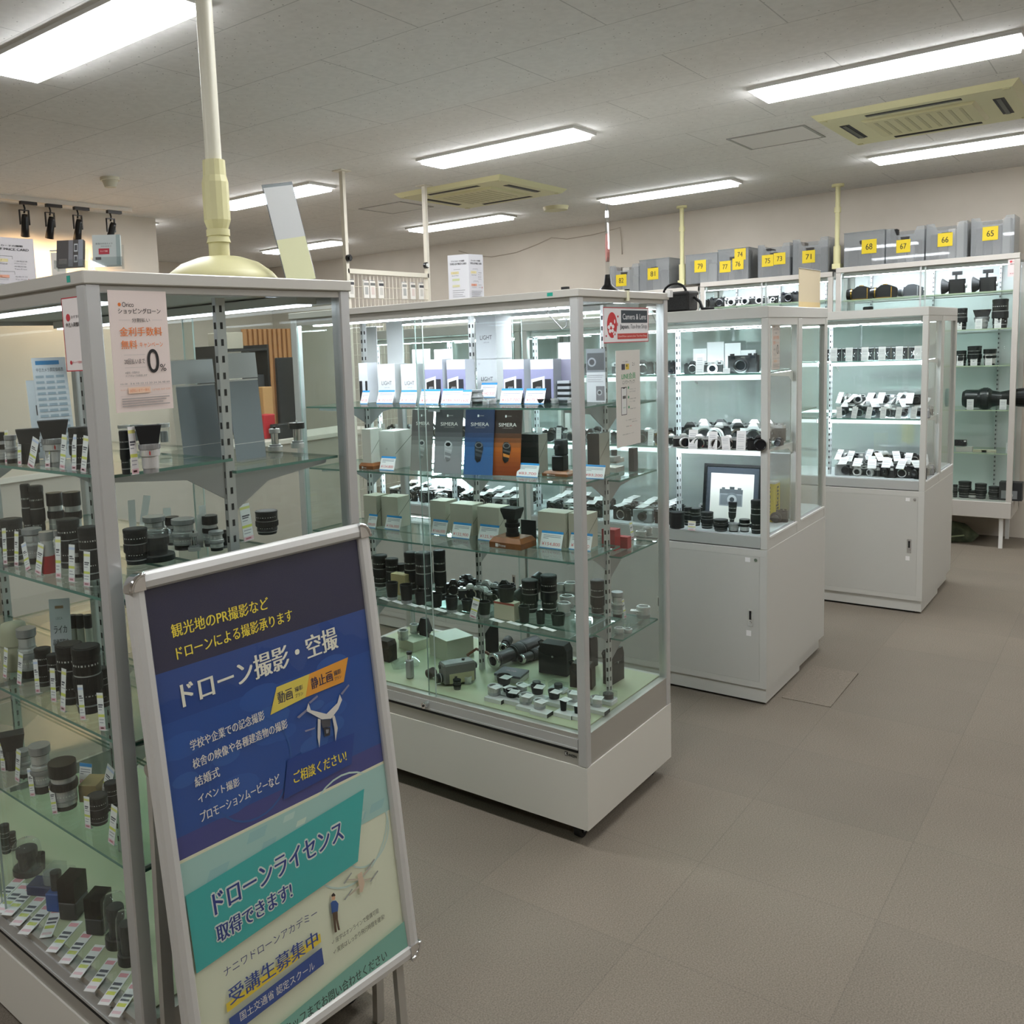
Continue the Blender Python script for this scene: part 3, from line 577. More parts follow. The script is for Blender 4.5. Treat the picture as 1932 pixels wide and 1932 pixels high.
def lens_parts(st):
    P_ = []
    def marks(z, r, n, h, mb):
        for k in range(n):
            a = -PI/2+(k-n/2)*.24; mb.box(r-.002, r+.006, -.035 if k % 3 else -.07, .035 if k % 3 else .07, z, z+h, M('d8d8d2', .6), RZ(a))
        return mb
    if st in ('black', 'black2', 'tele', 'zoom'):
        g = seg(.93, .93, .63, .66, DARK, seg(.93, .93, .70, .715, STEEL, seg(.955, .955, .80, .84, DARK, seg(.9, .9, .20, .23, DARK)))); P_ += [('engraved_ring', marks(.74, .95, 9, .028, marks(.27, .88, 6, .02, g)))]
        P_ += [('mount_cap', seg(.82, .82, 0, .1, DARK)), ('barrel', seg(.88, .88, .1, .34, BLACK, seg(.95, .95, .6, .9, BLACK)))]
        P_ += [('focus_ring', seg(.98, .98, .34, .58, RUBBER, kn=26)), ('silver_ring', seg(.93, .93, .58, .61, SILVER, seg(.9, .9, .115, .14, STEEL))), ('lens_cap', seg(.97, .97, .9, 1, MATTE, seg(.8, .8, .98, 1.012, DARK)))]
    if st in ('silver', 'silverblack'):
        P_ += [('engraved_ring', marks(.30, .86, 9, .03, seg(.89, .89, .20, .225, STEEL, seg(.83, .83, .62, .64, STEEL))))]
    if st == 'silver':
        P_ += [('mount_cap', seg(.8, .8, 0, .16, BLACK)), ('barrel', seg(.86, .86, .16, .4, SILVER, seg(.8, .8, .58, .82, SILVER))), ('focus_ring', seg(.98, .98, .4, .5, STEEL, seg(.94, .94, .51, .58, SILVER), kn=30)), ('lens_cap', seg(.95, .95, .84, 1, STEEL, seg(.86, .86, .82, .85, BLACK)))]
    if st == 'silverblack':
        P_ += [('mount_cap', seg(.8, .8, 0, .1, BLACK)), ('barrel', seg(.86, .86, .1, .44, SILVER, seg(.85, .85, .6, .7, SILVER))), ('focus_ring', seg(.97, .97, .44, .6, BLACK, kn=26)), ('lens_cap', seg(.98, .98, .72, 1, BLACK, seg(.88, .88, .7, .73, SILVER)))]
    if st == 'redbase':
        P_ += [('mount_cap', seg(.95, .95, 0, .42, M('b3232c', .35))), ('barrel', seg(.85, .85, .42, .8, SILVER)), ('lens_cap', seg(.95, .95, .8, 1, STEEL))]
    if st == 'hooded':     # silver lens wearing a flared black hood
        P_ += [('mount_cap', seg(.6, .6, 0, .1, STEEL)), ('barrel', seg(.66, .66, .1, .35, SILVER, seg(.78, .78, .36, .5, SILVER))), ('focus_ring', seg(.84, .84, .5, .62, STEEL, kn=26)), ('red_dot', MB().cyl(.05, -.005, .01, M('c02018'), T(0, -.79, .43) @ RX(PI/2), 10))]
        h = MB().prism([(-.72, .62), (.72, .62), (1.0, 1), (-1.0, 1)], -.62, .62, MATTE, RX(PI/2)); h.box(-.86, .86, -.5, .5, .995, 1.004, RUBBER); P_ += [('lens_hood', h)]
    if st == 'blackhood':
        h = MB().prism([(-.78, .6), (.78, .6), (1.0, 1), (-1.0, 1)], -.7, .7, MATTE, RX(PI/2)); h.box(-.86, .86, -.58, .58, .995, 1.004, RUBBER)
        P_ += [('barrel', seg(.72, .72, 0, .3, BLACK)), ('focus_ring', seg(.8, .8, .3, .6, RUBBER, kn=24)), ('lens_hood', h)]
    if st == 'ring':
        P_ += [('tube', seg(.9, .9, 0, 1, SILVER, ri=.72)), ('thread_ring', seg(1, 1, .66, .95, SILVER, seg(.96, .96, .05, .3, STEEL, ri=.75), ri=.75, kn=0))]
    if st == 'cup':
        P_ += [('hood_shell', seg(.78, 1.0, 0, 1, MATTE, ri=.7)), ('hood_ring', seg(.82, .82, 0, .28, STEEL, ri=.68))]
    if st == 'darkcup':
        P_ += [('hood_shell', seg(.8, 1.0, .05, 1, MATTE, ri=.72)), ('hood_floor', seg(.8, .8, 0, .05, RUBBER))]
    if st == 'dome':
        d = MB().lathe([(.96, .18), (.98, .7), (.9, .88), (.7, .97), (0, 1.0)], ACRYL, seg=28)
        P_ += [('base', seg(1, 1, 0, .18, BLACK)), ('cover', d), ('lens', seg(.62, .62, .18, .5, BLACK, seg(.7, .7, .5, .75, DARK, kn=20)))]
    if st == 'canister':
        P_ += [('body', seg(1, 1, 0, .82, LEATH)), ('lid', seg(1.03, 1.03, .82, 1, LEATH)), ('rim', seg(1.04, 1.04, .8, .83, DARK))]
    if st == 'finder':
        P_ += [('base', seg(1, 1, 0, .18, SILVER, seg(.8, .8, .18, .26, STEEL))), ('pillar', seg(.5, .5, .26, .72, CHROME)), ('top', seg(.75, .75, .72, .9, SILVER)), ('shoe', MB().box(-.14, .14, -.25, .25, .9, 1, BLACK))]
    if st == 'blackfinder':
        P_ += [('base', seg(.85, .85, 0, .18, SILVER, seg(.7, .7, .18, .26, STEEL))), ('pillar', seg(.5, .5, .26, .7, CHROME)), ('top', seg(1, 1, .7, .92, BLACK)), ('shoe', MB().box(-.12, .12, -.2, .2, .92, 1, WHITE))]
    if st == 'jar':
        P_ += [('jar', seg(.9, .9, 0, .8, ACRYL)), ('lid', seg(1, 1, .8, 1, SILVER)), ('lens', seg(.6, .6, .05, .6, STEEL))]
    if st == 'cream':
        P_ += [('case_body', MB().lathe([(0, 0), (.9, 0), (1, .05), (1, .8), (.85, .95), (0, 1)], M('b9b79c', .5))), ('case_band', seg(1.02, 1.02, .5, .54, M('9a9880', .5)))]
    if st == 'bottle':
        P_ += [('case_body', seg(.9, .9, 0, .7, M('b9bcae', .2), kn=14)), ('lid', seg(.95, .95, .7, 1, DARK))]
    return P_
LDESC = dict(black='black lens', black2='black lens', tele='long black lens', zoom='black zoom lens', silver='steel-capped silver lens', silverblack='black-capped silver lens', redbase='red-based silver lens', hooded='flare-hooded silver lens',
  blackhood='square-hooded black lens', ring='silver threaded ring', cup='steel-ringed black hood cup', darkcup='black lens hood cup', dome='domed dark lens', canister='black leather lens canister', finder='chrome finder',
  blackfinder='chrome finder with black top', jar='small clear jar with silver lid', cream='cream lens case', bottle='ribbed clear tube case with dark lid')
LNAME = dict(ring='extension_ring', cup='lens_hood', darkcup='lens_hood', canister='lens_canister', finder='camera_finder', blackfinder='camera_finder', jar='lens_jar', cream='lens_case', bottle='lens_case')
LCAT = dict(ring='extension ring', cup='lens hood', darkcup='lens hood', canister='lens canister', finder='finder', blackfinder='finder', jar='jar', cream='lens case', bottle='lens case')
def K(ox, oy, s): return lambda x, y: (ox+s*x, oy+s*y)
K1, K2, K3, K4 = K(0, 340, .35197), K(0, 760, .24837), K(0, 1140, .21739), K(0, 1480, .23398)
K7, K8, J1 = K(660, 540, .32091), K(660, 840, .32091), K(690, 1020, .30538)
J3, J4, J5, J6, J8 = K(1230, 520, .18116), K(1230, 740, .18116), K(1540, 560, .2029), K(1130, 380, .41511), K(620, 300, .32091)
def hdir(p):
    d = Vector((p.x, p.y, 0)); return d.normalized()
def put_lens(st, uv, wpx, hpx, z, label, group, tilt=0):
    p = base(uv, z); m = mpp(p); r = wpx*m/2; c = p+hdir(p)*r*.92; h = hpx*m
    for L_ in (S1, S2):
        if z in L_: h = min(h, (L_[L_.index(z)-1] if L_.index(z) else 1.74)-z-.02)
    if st in LNAME: pass
    X = T(c.x, c.y, z) @ RZ(math.atan2(p.y, p.x)-PI/2+tilt) @ Matrix.Diagonal((r, r, h, 1))
    return put(LNAME.get(st, 'camera_lens'), cached(('lens', st), lambda: lens_parts(st)), label, LCAT.get(st, 'lens'), X, group)
def lens_row(kk, s, z, items, place, group):
    """items: (style, x centre, y base, width, height) in crop pixels, left to right"""
    n = {}
    for st, x, y, w_, h_ in items: n[LNAME.get(st, 'lens')] = 0
    for st, x, y, w_, h_ in sorted(items, key=lambda q: q[1]):
        k = LNAME.get(st, 'lens'); i = n[k]; n[k] += 1
        put_lens(st, kk(x, y), w_*s, h_*s, z, '%s, %s %s from left %s' % (LDESC[st], ORD[i], LCAT.get(st, 'lens').split()[-1], place), group)

def tag_parts(v):
    card = MB().box(-.5, .5, -.012, .012, 0, 1, PAPER); card.hull([(-.5, 0, 0), (.5, 0, 0), (.5, .35, 0), (-.5, .35, 0), (-.5, 0, .006), (.5, .35, .006), (.5, 0, .006), (-.5, .35, .006)], PAPER)
    pr = MB(); y = -.0145
    def q(a, b, c, d, h): pr.add([(a, y, c), (b, y, c), (b, y, d), (a, y, d)], [(0, 1, 2, 3)], M(h, .7))
    if v == 3:
        for a, b in ((.80, .77), (.70, .66), (.58, .56), (.48, .46), (.22, .20), (.12, .09)): q(-.36, .30, b, a, 'b9b8bc')
        return [('card', card), ('printing', pr)]
    q(-.5, .5, .86, .93, 'e4e08a' if v != 2 else 'c9d4ee'); q(-.5, .5, .36, .43, 'd8dc6a'); q(-.5, .5, .02, .12, 'ecc4cc')
    for k, (a, b) in enumerate(((.70, .66), (.64, .61), (.56, .54), (.30, .28), (.22, .20))): q(-.38, .38-.12*((k+v) % 3), b, a, '55555c' if k < 2 else '9a98a0')
    q(-.3, .25, .05, .09, 'b84858')
    return [('card', card), ('printing', pr)]
def put_tag(uv, wpx, hpx, z, label, group, rot=-PI/2, lean=.14, roll=0, v=0, cat='price tag'):
    p = base(uv, z); m = mpp(p)
    X = T(p.x, p.y, z) @ RZ(rot) @ RX(-lean) @ RY(roll) @ Matrix.Diagonal((wpx*m, wpx*m, hpx*m, 1))
    return put('price_tag', cached(('tag', v), lambda: tag_parts(v)), label, cat, X, group)
def tag_row(kk, s, z, items, place, group, rot=-PI/2, plain=False):
    for i, it in enumerate(sorted(items, key=lambda q: q[0])):
        x, y, w_, h_ = it[:4]; roll = it[4] if len(it) > 4 else 0
        # a card turned side-on to the camera looks narrower than it is
        put_tag(kk(x, y), w_*s*1.2, h_*s, z, 'white price tag, %s tag from left %s' % (ORD[i], place), group, rot, .12, roll, 3 if plain else i % 3)
def flat_parts(plain):
    c = MB().box(-.5, .5, -.5, .5, -.5, .5, PAPER); pr = MB(); y = -.62
    for a, b, h in ((.30, .42, 'e4a0a8'), (.06, .14, '5a5a66'), (-.06, .0, '5a5a66'), (-.22, -.12, 'd4d86a'), (-.42, -.34, 'e6c8cc')) if not plain else ((.2, .24, 'b4b4b8'), (.05, .1, 'a0a0a6'), (-.2, -.16, 'c4c4c8')): pr.add([(-.42, y, a), (.38, y, a), (.38, y, b), (-.42, y, b)], [(0, 1, 2, 3)], M(h, .7))
    return [('card', c), ('printing', pr)]
def flat_tag(uv, wpx, lpx, z, label, group, rot, v=0, lift=.0006, plain=True):
    p = at(*uv, z); m = mpp(p)
    X = T(p.x, p.y, z+lift) @ RZ(rot) @ RX(-PI/2) @ Matrix.Diagonal((wpx*m, .0009, lpx*m, 1))
    return put('price_tag', cached(('flat', plain), lambda: flat_parts(plain)), label, 'price tag', X, group)
def price_card(uv, wpx, hpx, z, price, label, group, rot=-PI/2, lean=.35):
    p = at(*uv, z); m = mpp(p); w_, h_ = wpx*m, hpx*m
    c = MB().box(-w_/2, w_/2, 0, h_, -.0008, 0, PAPER); c.box(-w_/2, w_/2, h_*.86, h_, 0, .0003, M('2b8fd0', .5)); c.box(-w_/2, w_/2, 0, h_*.05, 0, .0003, M('4c94c8', .5))
    for k, (a, b) in enumerate(((.30, .80), (.12, .72), (.55, .66))): c.box(-w_*.5+w_*.1, -w_*.5+w_*(.9 if k < 2 else .35), h_*(.74-.09*k), h_*(.77-.09*k), 0, .0003, M('8a8a92', .7))
    c.text(price, -w_*.42, h_*.14, w_*.84, h_*.22, M('d86a6a', .6), I4, .0, .0005)
    st = MB().hull([(-w_*.3, 0, -.001), (w_*.3, 0, -.001), (-w_*.3, 0, -h_*.5), (w_*.3, 0, -h_*.5), (-w_*.3, h_*.3, -.001), (w_*.3, h_*.3, -.001)], ACRYL)
    X = T(p.x, p.y, z) @ RZ(rot) @ RX(PI/2-lean)
    t = thing('price_card', label, 'price card', X, group); obj('card', c, t); obj('stand', st, t, RX(lean) if False else I4); return t
def sheet_on(name, plane, val, tl, tr, bl, prints, label, cat, col='eeeae6', group=None, th=.0006, off=0.0, border=None):
    """paper held flat against a pane: plane 'x' or 'y' at value val"""
    f = (lambda q: atx(*q, val)) if plane == 'x' else (lambda q: aty(*q, val))
    a, b, c = f(tl), f(tr), f(bl)
    w_ = (b-a).length; h_ = (a-c).length
    R_ = (FX if plane == 'x' else I4)
    sg = Vector((0, -1, 0)) if plane == 'x' else Vector((1, 0, 0))
    base = Vector((a.x, a.y, a.z-h_)); tilt = math.atan2((a-c).dot(sg), (a-c).z)
    X = T(*base) @ R_ @ UPR
    return put(name, [(name, sheet_mb(w_, h_, prints, col, th, border).mesh(name))], label, cat, X, group)
def sheet_mb(w_, h_, prints, col='eeeae6', th=.0006, border=None, mb=None, X=I4, rough=.6):
    mb = mb or MB(); mb.box(0, w_, 0, h_, -th, 0, M(col, rough), X)
    z = .0003
    if border:
        bw = w_*(.03 if h_ > w_ else .009)
        for a in ((0, w_, 0, bw), (0, w_, h_-bw, h_), (0, bw, 0, h_), (w_-bw, w_, 0, h_)): mb.add([(a[0], a[2], z), (a[1], a[2], z), (a[1], a[3], z), (a[0], a[3], z)], [(0, 1, 2, 3)], M(border, rough), X)
    for p in prints:
        z += .00005 if p[0] != 't' or len(p) < 8 or not p[7] else .00015; k = p[0]
        if k == 'r': mb.add([(p[1]*w_, p[2]*h_, z), (p[3]*w_, p[2]*h_, z), (p[3]*w_, p[4]*h_, z), (p[1]*w_, p[4]*h_, z)], [(0, 1, 2, 3)], M(p[5], rough), X)
        elif k == 'p': mb.add([(x*w_, y*h_, z) for x, y in p[1]], [list(range(len(p[1])))], M(p[2], rough), X)
        elif k == 'c':
            ry = p[5] if len(p) > 5 else p[3]*w_/h_
            mb.add([(p[1]*w_+p[3]*w_*math.cos(2*PI*i/24), p[2]*h_+ry*h_*math.sin(2*PI*i/24), z) for i in range(24)], [list(range(24))], M(p[4], rough), X)
        else: mb.text(p[1], p[2]*w_, p[3]*h_, (p[4]-p[2])*w_, (p[5]-p[3])*h_, M(p[6], rough), X, p[7] if len(p) > 7 else 0, z)
    return mb
def lines(x0, x1, ys, h='9a9696', t=.006): return [('r', x0, y, x1-(.06*(i % 3)), y+t, h) for i, y in enumerate(ys)]
ORICO = [('c', .18, .885, .026, 'ea7a2c'), ('t', 'Orico', .225, .865, .42, .905, '3a3432'), ('t', 'ショッピングローン', .15, .81, .88, .855, '3a3432', .01), ('r', .15, .757, .34, .759, 'b8b0ac'), ('r', .72, .757, .9, .759, 'b8b0ac'), ('t', '分割払い', .37, .74, .68, .775, '4a4442'),
  ('t', '金利手数料', .15, .625, .88, .70, 'ee843a', .008), ('t', '無料', .16, .52, .43, .592, 'ee843a', .008), ('t', 'キャンペーン', .47, .53, .88, .575, 'ee843a'), ('r', .19, .47, .55, .472, 'b0a8a4'), ('t', '20回払いまで', .19, .395, .54, .44, '3a3432', .0), ('r', .19, .365, .55, .367, 'b0a8a4'),
  ('t', '0', .585, .315, .79, .515, '1e1a1a', .0), ('t', '%', .80, .325, .91, .385, '2a2624'), ('t', '※金利・手数料は', .19, .315, .43, .334, '6a6462'), ('t', 'ナニワグループが負担します', .19, .288, .56, .307, '6a6462'),
  ('r', .08, .215, .96, .217, 'c8bcb8'), ('r', .08, .13, .96, .132, 'c8bcb8'), ('r', .22, .15, .60, .20, 'f6d0b4'), ('t', '20回払いまで一律0%', .24, .162, .58, .188, 'e07a3a'), ('t', 'お支払い回数', .09, .225, .21, .24, '8a8482'), ('t', '3 6 10 12 15 20 24 36 48 60', .26, .225, .95, .24, '8a8482'), ('t', 'キャンペーン', .09, .175, .2, .19, 'd08a5a'), ('t', '5.67 8.05 10.47 12.93', .63, .165, .95, .18, 'e0a070')] + lines(.1, .93, (.105, .085, .065, .045), 'a8a09c', .008)
YF1 = (C1 @ Vector((.3, .009, 1.6))).y
sheet_on('loan_poster', 'y', YF1, (202, 547), (312, 547), (202+9, 780), ORICO, 'pink loan poster with an orange heading and a big 0% on the nearest case', 'poster', 'ecdcd4')
sheet_on('stock_poster', 'x', .9335, (115, 563), (150, 554), (115, 700), [('c', .3, .73, .11, 'b8323a'), ('t', 'おすすめ', .46, .715, .92, .755, '3a3434'), ('t', '中古入荷情報', .16, .60, .95, .66, '2a2626', .02), ('c', .28, .12, .06, 'b8323a'), ('t', 'ネットで更新中!', .36, .105, .92, .14, 'b84a50')],
  'white poster with a red border beside the corner post of the nearest case', 'poster', 'dcd4d0', None, .0006, 0, 'b02a34')
X2L = sheet_on('tax_free_sign', 'y', 1.3558, (1137.7, 579), (1223, 583), (1137.7, 648), [('c', .18, .5, .105, 'c8282c', .36), ('r', .375, .56, .97, .92, '24323a'), ('t', 'Camera & Lens', .41, .66, .94, .82, 'eceef0'), ('t', 'Japan.', .35, .36, .55, .52, '2a3034', .02), ('t', 'Tax-free Shop', .58, .36, .96, .52, '44484c'), ('r', .29, .10, .97, .26, 'c03a30'), ('t', 'Used/New camera lens Tax-free Shop', .31, .14, .95, .21, 'f0d8d0')]
  + [('c', .155+.045*math.cos(a), .42+.10*math.sin(a), .028, 'f4ecec', .055) for a in (.4, 1.66, 2.9, 4.17, 5.43)] + [('c', .235+.028*math.cos(a), .24+.06*math.sin(a), .016, 'f4ecec', .034) for a in (.4, 1.66, 2.9, 4.17, 5.43)] + [('c', .23, .6, .014, 'f4ecec', .06), ('c', .3, .74, .016, 'b8323a', .03), ('c', .05, .2, .014, 'a83048', .03), ('c', .29, .52, .012, 'd88a90', .05)],
  'white sign with red sun, blossoms and a tax-free notice on the middle case', 'sign', 'eeeceb', None, .0012, 0, 'b8323a')
sheet_on('membership_poster', 'y', 1.3558, (1161.5, 662), (1207, 662), (1163, 846), [('t', 'LINE会員', .22, .70, .80, .765, '2f9a5c', .015), ('t', 'にパワーアップ!', .26, .648, .76, .69, '3a3a38'), ('r', .22, .80, .36, .86, '3a3640'), ('r', .39, .80, .53, .86, 'd8b83a'), ('r', .41, .83, .46, .85, '4a4020'), ('t', 'もっと便利に', .27, .875, .5, .89, '5a5856'), ('t', '2:1', .66, .835, .76, .87, '6a6a68'),
  ('r', .19, .33, .42, .62, '3a3634'), ('r', .205, .337, .405, .612, 'dcdcd8'), ('r', .26, .605, .35, .615, '2a2624'), ('r', .25, .50, .38, .53, '5a5654'), ('t', '会員証', .26, .40, .37, .415, '5a9a78'), ('c', .49, .61, .026, '2f8a5c'), ('c', .49, .51, .026, '2f8a5c'), ('c', .50, .405, .026, '2f8a5c'), ('t', 'アカウントを', .53, .585, .80, .597, '7a7a78'), ('t', '友だち追加', .53, .56, .78, .572, '7a7a78'), ('t', '会員証を連携', .53, .485, .80, .497, '7a7a78'), ('t', 'ポイント連携', .53, .455, .76, .467, '7a7a78'), ('t', '登録 完了', .55, .38, .80, .392, '5a5856'),
  ('t', 'カード情報とポイント', .36, .265, .80, .277, '5a5856'), ('t', '合算できます', .62, .24, .85, .252, '5a5856'), ('t', '登録料', .37, .20, .5, .212, '5a5856'), ('t', '無料', .52, .20, .6, .212, 'c84a48'), ('t', '詳細は店頭スタッフまで', .22, .12, .7, .132, '7a7a78')] , 'narrow white poster with green lettering and a phone drawing, under the tax-free sign', 'poster', 'd9d5cc')
sheet_on('loan_poster', 'y', 1.2596+.017, (1456.5, 606), (1471.5, 604), (1456.5, 698), ORICO, 'small pink loan poster inside the end pane of the painted case', 'poster', 'ead6d0')
sheet_on('stock_poster', 'x', XW+.003, J6(1860, 258), J6(1905, 262), J6(1862, 342), [('c', .3, .80, .13, 'c84a50'), ('t', '中古入荷', .45, .76, .92, .83, '5a4a4a'), ('t', '情報', .2, .62, .8, .70, '4a4040'), ('t', '更新中', .2, .12, .8, .2, 'c07a7c')], 'small pink notice at the top of the far right wall cabinet', 'poster', 'ead8d6')
o = obj('case_label', MB().box(0, .012, 0, .012, -.0004, 0, GREEN), None, C1 @ T(-.0045, .052, 1.782) @ FX @ UPR); tag(o, 'green square sticker on the top edge of the nearest case', 'sticker', 'green asset stickers')
o = obj('case_label', MB().box(0, .02, 0, .011, -.0004, 0, GREEN), None, C2 @ T(-.0045, .105, 1.783) @ FX @ UPR); tag(o, 'green sticker on the top edge of the middle glass case', 'sticker', 'green asset stickers')
lm = MB().box(0, .011, 0, .015, -.0004, 0, BLACK); lm.text('K', .002, .002, .007, .011, PAPER, I4, .03, .0002); lm.text('ANZEN', .013, .0015, .03, .008, M('2a2a2a'), I4, .04, 0)
o = obj('maker_plate', lm, None, C2 @ T(.0032, .082, .298) @ FX @ UPR); tag(o, 'small black lettered maker mark low on the middle glass case', 'maker mark')

# ---------------------------------------------------------------- on top of the showcases
def pole(base, top, r, label, dome):
    t = thing('support_pole', label, 'support pole', T(*base), 'ceiling support poles'); h = top-base.z
    pal = M('dedbc8', .4); yel = M('d9d4a2', .45)
    if dome:
        d = MB().lathe([(.13, 0), (.135, .012), (.12, .03), (.09, .052), (.05, .066), (.02, .07), (0, .07)], yel, seg=36); d.cyl(.13, 0, .002, yel); obj('dome_base', d, t)
        c = MB().cyl(.024, .068, .10, yel); c.cyl(.028, .10, .115, yel, r2=.024); c.cyl(.027, .115, .13, yel); c.lathe([(0, .13), (.024, .13), (.031, .15), (.031, .235), (.027, .25), (.026, .285), (0, .285)], yel, seg=14, smooth=False); obj('collar', c, t)
        obj('tube', MB().cyl(.0185, .28, h-.02, pal), t)
    else:
        obj('tube', MB().cyl(r, .0, h-.01, yel), t); obj('collar', MB().cyl(r*1.5, .04, .18, yel), t); obj('upper_collar', MB().cyl(r*1.4, h-.22, h-.18, yel), t); obj('foot_bracket', MB().box(-.03, .06, -.03, .03, 0, .04, yel), t)
    obj('ceiling_plate', MB().cyl(.05 if dome else .045, h-.02, h, yel), t)
    return t
pole(Vector((1.416, 1.675, 1.80)), CZ, .02, 'thick cream support pole with a domed base on the nearest case', True)
pole(Vector((8.06, atx(1287, 500, 8.06).y, 2.122)), CZ, .018, 'thin yellowed pole between storage bins, left one of two', False)
pole(Vector((8.06, atx(1579, 500, 8.06).y, 2.147)), CZ, .018, 'thin yellowed pole between storage bins, right one of two', False)
CARDS = [('t', 'プライスカードの種類', .16, .84, .80, .875, '2a2a2e', .03), ('t', 'TYPES OF PRICE CARD', .10, .775, .90, .815, '2a2a2e', .03), ('r', .14, .57, .52, .625, 'e8dca8'), ('t', 'うぐいす', .24, .585, .42, .61, '9a9060'), ('t', 'Second Hand', .18, .525, .50, .55, '6a6a6e'), ('r', .27, .67, .60, .675, '55555a'), ('r', .27, .64, .275, .675, '55555a'), ('r', .595, .62, .60, .675, '55555a'), ('t', '一般保証書', .62, .58, .86, .60, '5a5a5e'), ('t', 'Warranty', .62, .535, .84, .555, '6a6a6e'), ('t', '免税対象', .62, .485, .84, .505, '5a5a5e'), ('t', 'Tax-Free', .62, .44, .84, .46, '6a6a6e'),
  ('r', .14, .29, .52, .34, 'e6a890'), ('t', '委託', .28, .30, .40, .325, 'a85a40'), ('t', 'Consignment', .18, .245, .50, .27, '6a6a6e'), ('r', .30, .40, .62, .405, '55555a'), ('r', .30, .36, .305, .405, '55555a'), ('r', .615, .35, .62, .405, '55555a'), ('t', '免税不可', .62, .305, .84, .325, '5a5a5e'), ('t', 'Tax-Free', .62, .255, .82, .275, '6a6a6e'), ('t', '×', .84, .24, .92, .28, 'b83838')] + lines(.14, .86, (.17, .13, .09, .05), 'a0a0a4', .012)
# price-card guide, left edge of the picture, on the nearest case
f = at(66, 536, 1.80); q = T(.905+.06, 1.98, 1.80)
a_, b_ = aty(-48, 440, 2.02), aty(62, 448, 2.02)
o = obj('guide_card', sheet_mb((b_-a_).length, .128, CARDS, 'dcd8dc', .002), None, T(a_.x, 2.02, 1.801) @ RZ(.0) @ UPR); tag(o, 'white card explaining price cards on the nearest case, at the left edge', 'notice card', 'price card guides')
# three-sided guide on the middle case
pr = MB(); g0 = at(893, 572, 1.80); 
pa, pb, pc = Vector((2.66, 1.86, 0)), Vector((2.60, 2.045, 0)), Vector((2.78, 1.98, 0))
pk = atx(886, 565, 2.60); 
side = .072
pm = thing('guide_prism', 'white three-sided card stand on top of the middle glass case', 'notice card', T(pk.x, pk.y, 1.801), 'price card guides')
Hp = .15
obj('front_face', sheet_mb(side, Hp, CARDS, 'dedee2', .002), pm, RZ(-.15) @ UPR)
obj('left_face', sheet_mb(side, Hp, [(c[0],)+tuple(c[1:]) for c in CARDS[:6]] + [('r', .2, .42, .55, .47, 'd8e0b0'), ('r', .2, .28, .55, .33, 'e4e0b4')] + lines(.2, .8, (.2, .15, .1, .06), 'a8a8ac', .012), 'e9e9ec', .002), pm, RZ(-1.2) @ T(-side, 0, 0) @ UPR)
obj('back_face', MB().box(0, .083, 0, Hp, -.002, 0, M('dcdce0', .6)), pm, T(side*math.cos(.15), -side*math.sin(.15), 0) @ RZ(PI-.69) @ T(0, 0, 0) @ UPR)
# acrylic leaflet holders near the corner of the nearest case
def leaflet(u, v, wpx, hpx, col, prints, label, rot, lean=.25):
    p = at(u, v, 1.80) if v > 640 else None
    return p
def holder(pos, w_, h_, prints, col, label, rot, stack=.02):
    t = thing('leaflet_holder', label, 'leaflet holder', T(*pos) @ RZ(rot), 'leaflet holders on the nearest case')
    L_ = T(0, 0, .012) @ RX(PI/2-.22)
    obj('leaflet_stack', sheet_mb(w_, h_, prints, col, stack, None, None, T(-w_/2, .004, .012)), t, L_)
    h = MB().box(-w_/2-.004, w_/2+.004, 0, h_*.32, .014, .0155, ACRYL); h.box(-w_/2-.004, w_/2+.004, 0, h_*.8, -.003, -.0015, ACRYL)
    for q in (-1, 1): h.box(q*(w_/2+.002)-.001, q*(w_/2+.002)+.001, 0, h_*.32, -.003, .0155, ACRYL)
    obj('acrylic_pocket', h, t, L_); obj('foot', MB().box(-w_/2, w_/2, -.01, .035, 0, .002, ACRYL), t); return t
holder((aty(137, 517, 1.60).x, 1.60, 1.801), .052, .052, [('r', 0, 0, 1, 1, '3b3632'), ('r', .45, 0, .62, 1, '77767a'), ('r', .82, 0, 1, 1, '8a8f98'), ('r', .66, .15, .8, .42, 'b8bcbe'), ('r', .66, .55, .8, .85, 'b8bcbe'), ('r', .68, .2, .78, .37, '3a3a3e'), ('r', .68, .6, .78, .8, '3a3a3e'), ('r', .1, .1, .4, .3, '66605a')], '3b3632', 'stack of dark photo leaflets in a clear holder near the corner post', -.95, .010)
holder((aty(205, 515, 1.55).x, 1.55, 1.801), .052, .060, [('t', '新宿の中古カメラ', .12, .68, .72, .74, '55585a'), ('r', .22, .36, .60, .55, 'b02838'), ('t', 'ネットで検索', .28, .43, .54, .49, 'f0d8d8'), ('r', .1, .18, .3, .27, '3a3436'), ('r', .85, 0, 1, 1, '9aaaa8'), ('t', '買取募集中', .3, .6, .68, .64, '77787a')], 'c4ccc9', 'pale leaflets with a red block in a clear holder on the nearest case', -.75, .010)
o = obj('notice_stand', MB().box(-.03, .03, 0, .12, -.0015, .0015, ACRYL).box(-.03, .03, .117, .121, -.004, .004, WHITE).box(-.027, .027, .01, .11, .0016, .0022, M('ece6dc', .6)).box(-.03, .03, 0, .003, -.04, .02, ACRYL), None, T(aty(112, 522, 1.68).x, 1.68, 1.803) @ RZ(-.6) @ RX(PI/2-.2) @ Matrix.Scale(.5, 4)); tag(o, 'little acrylic notice stand left of the dark leaflets', 'notice stand')
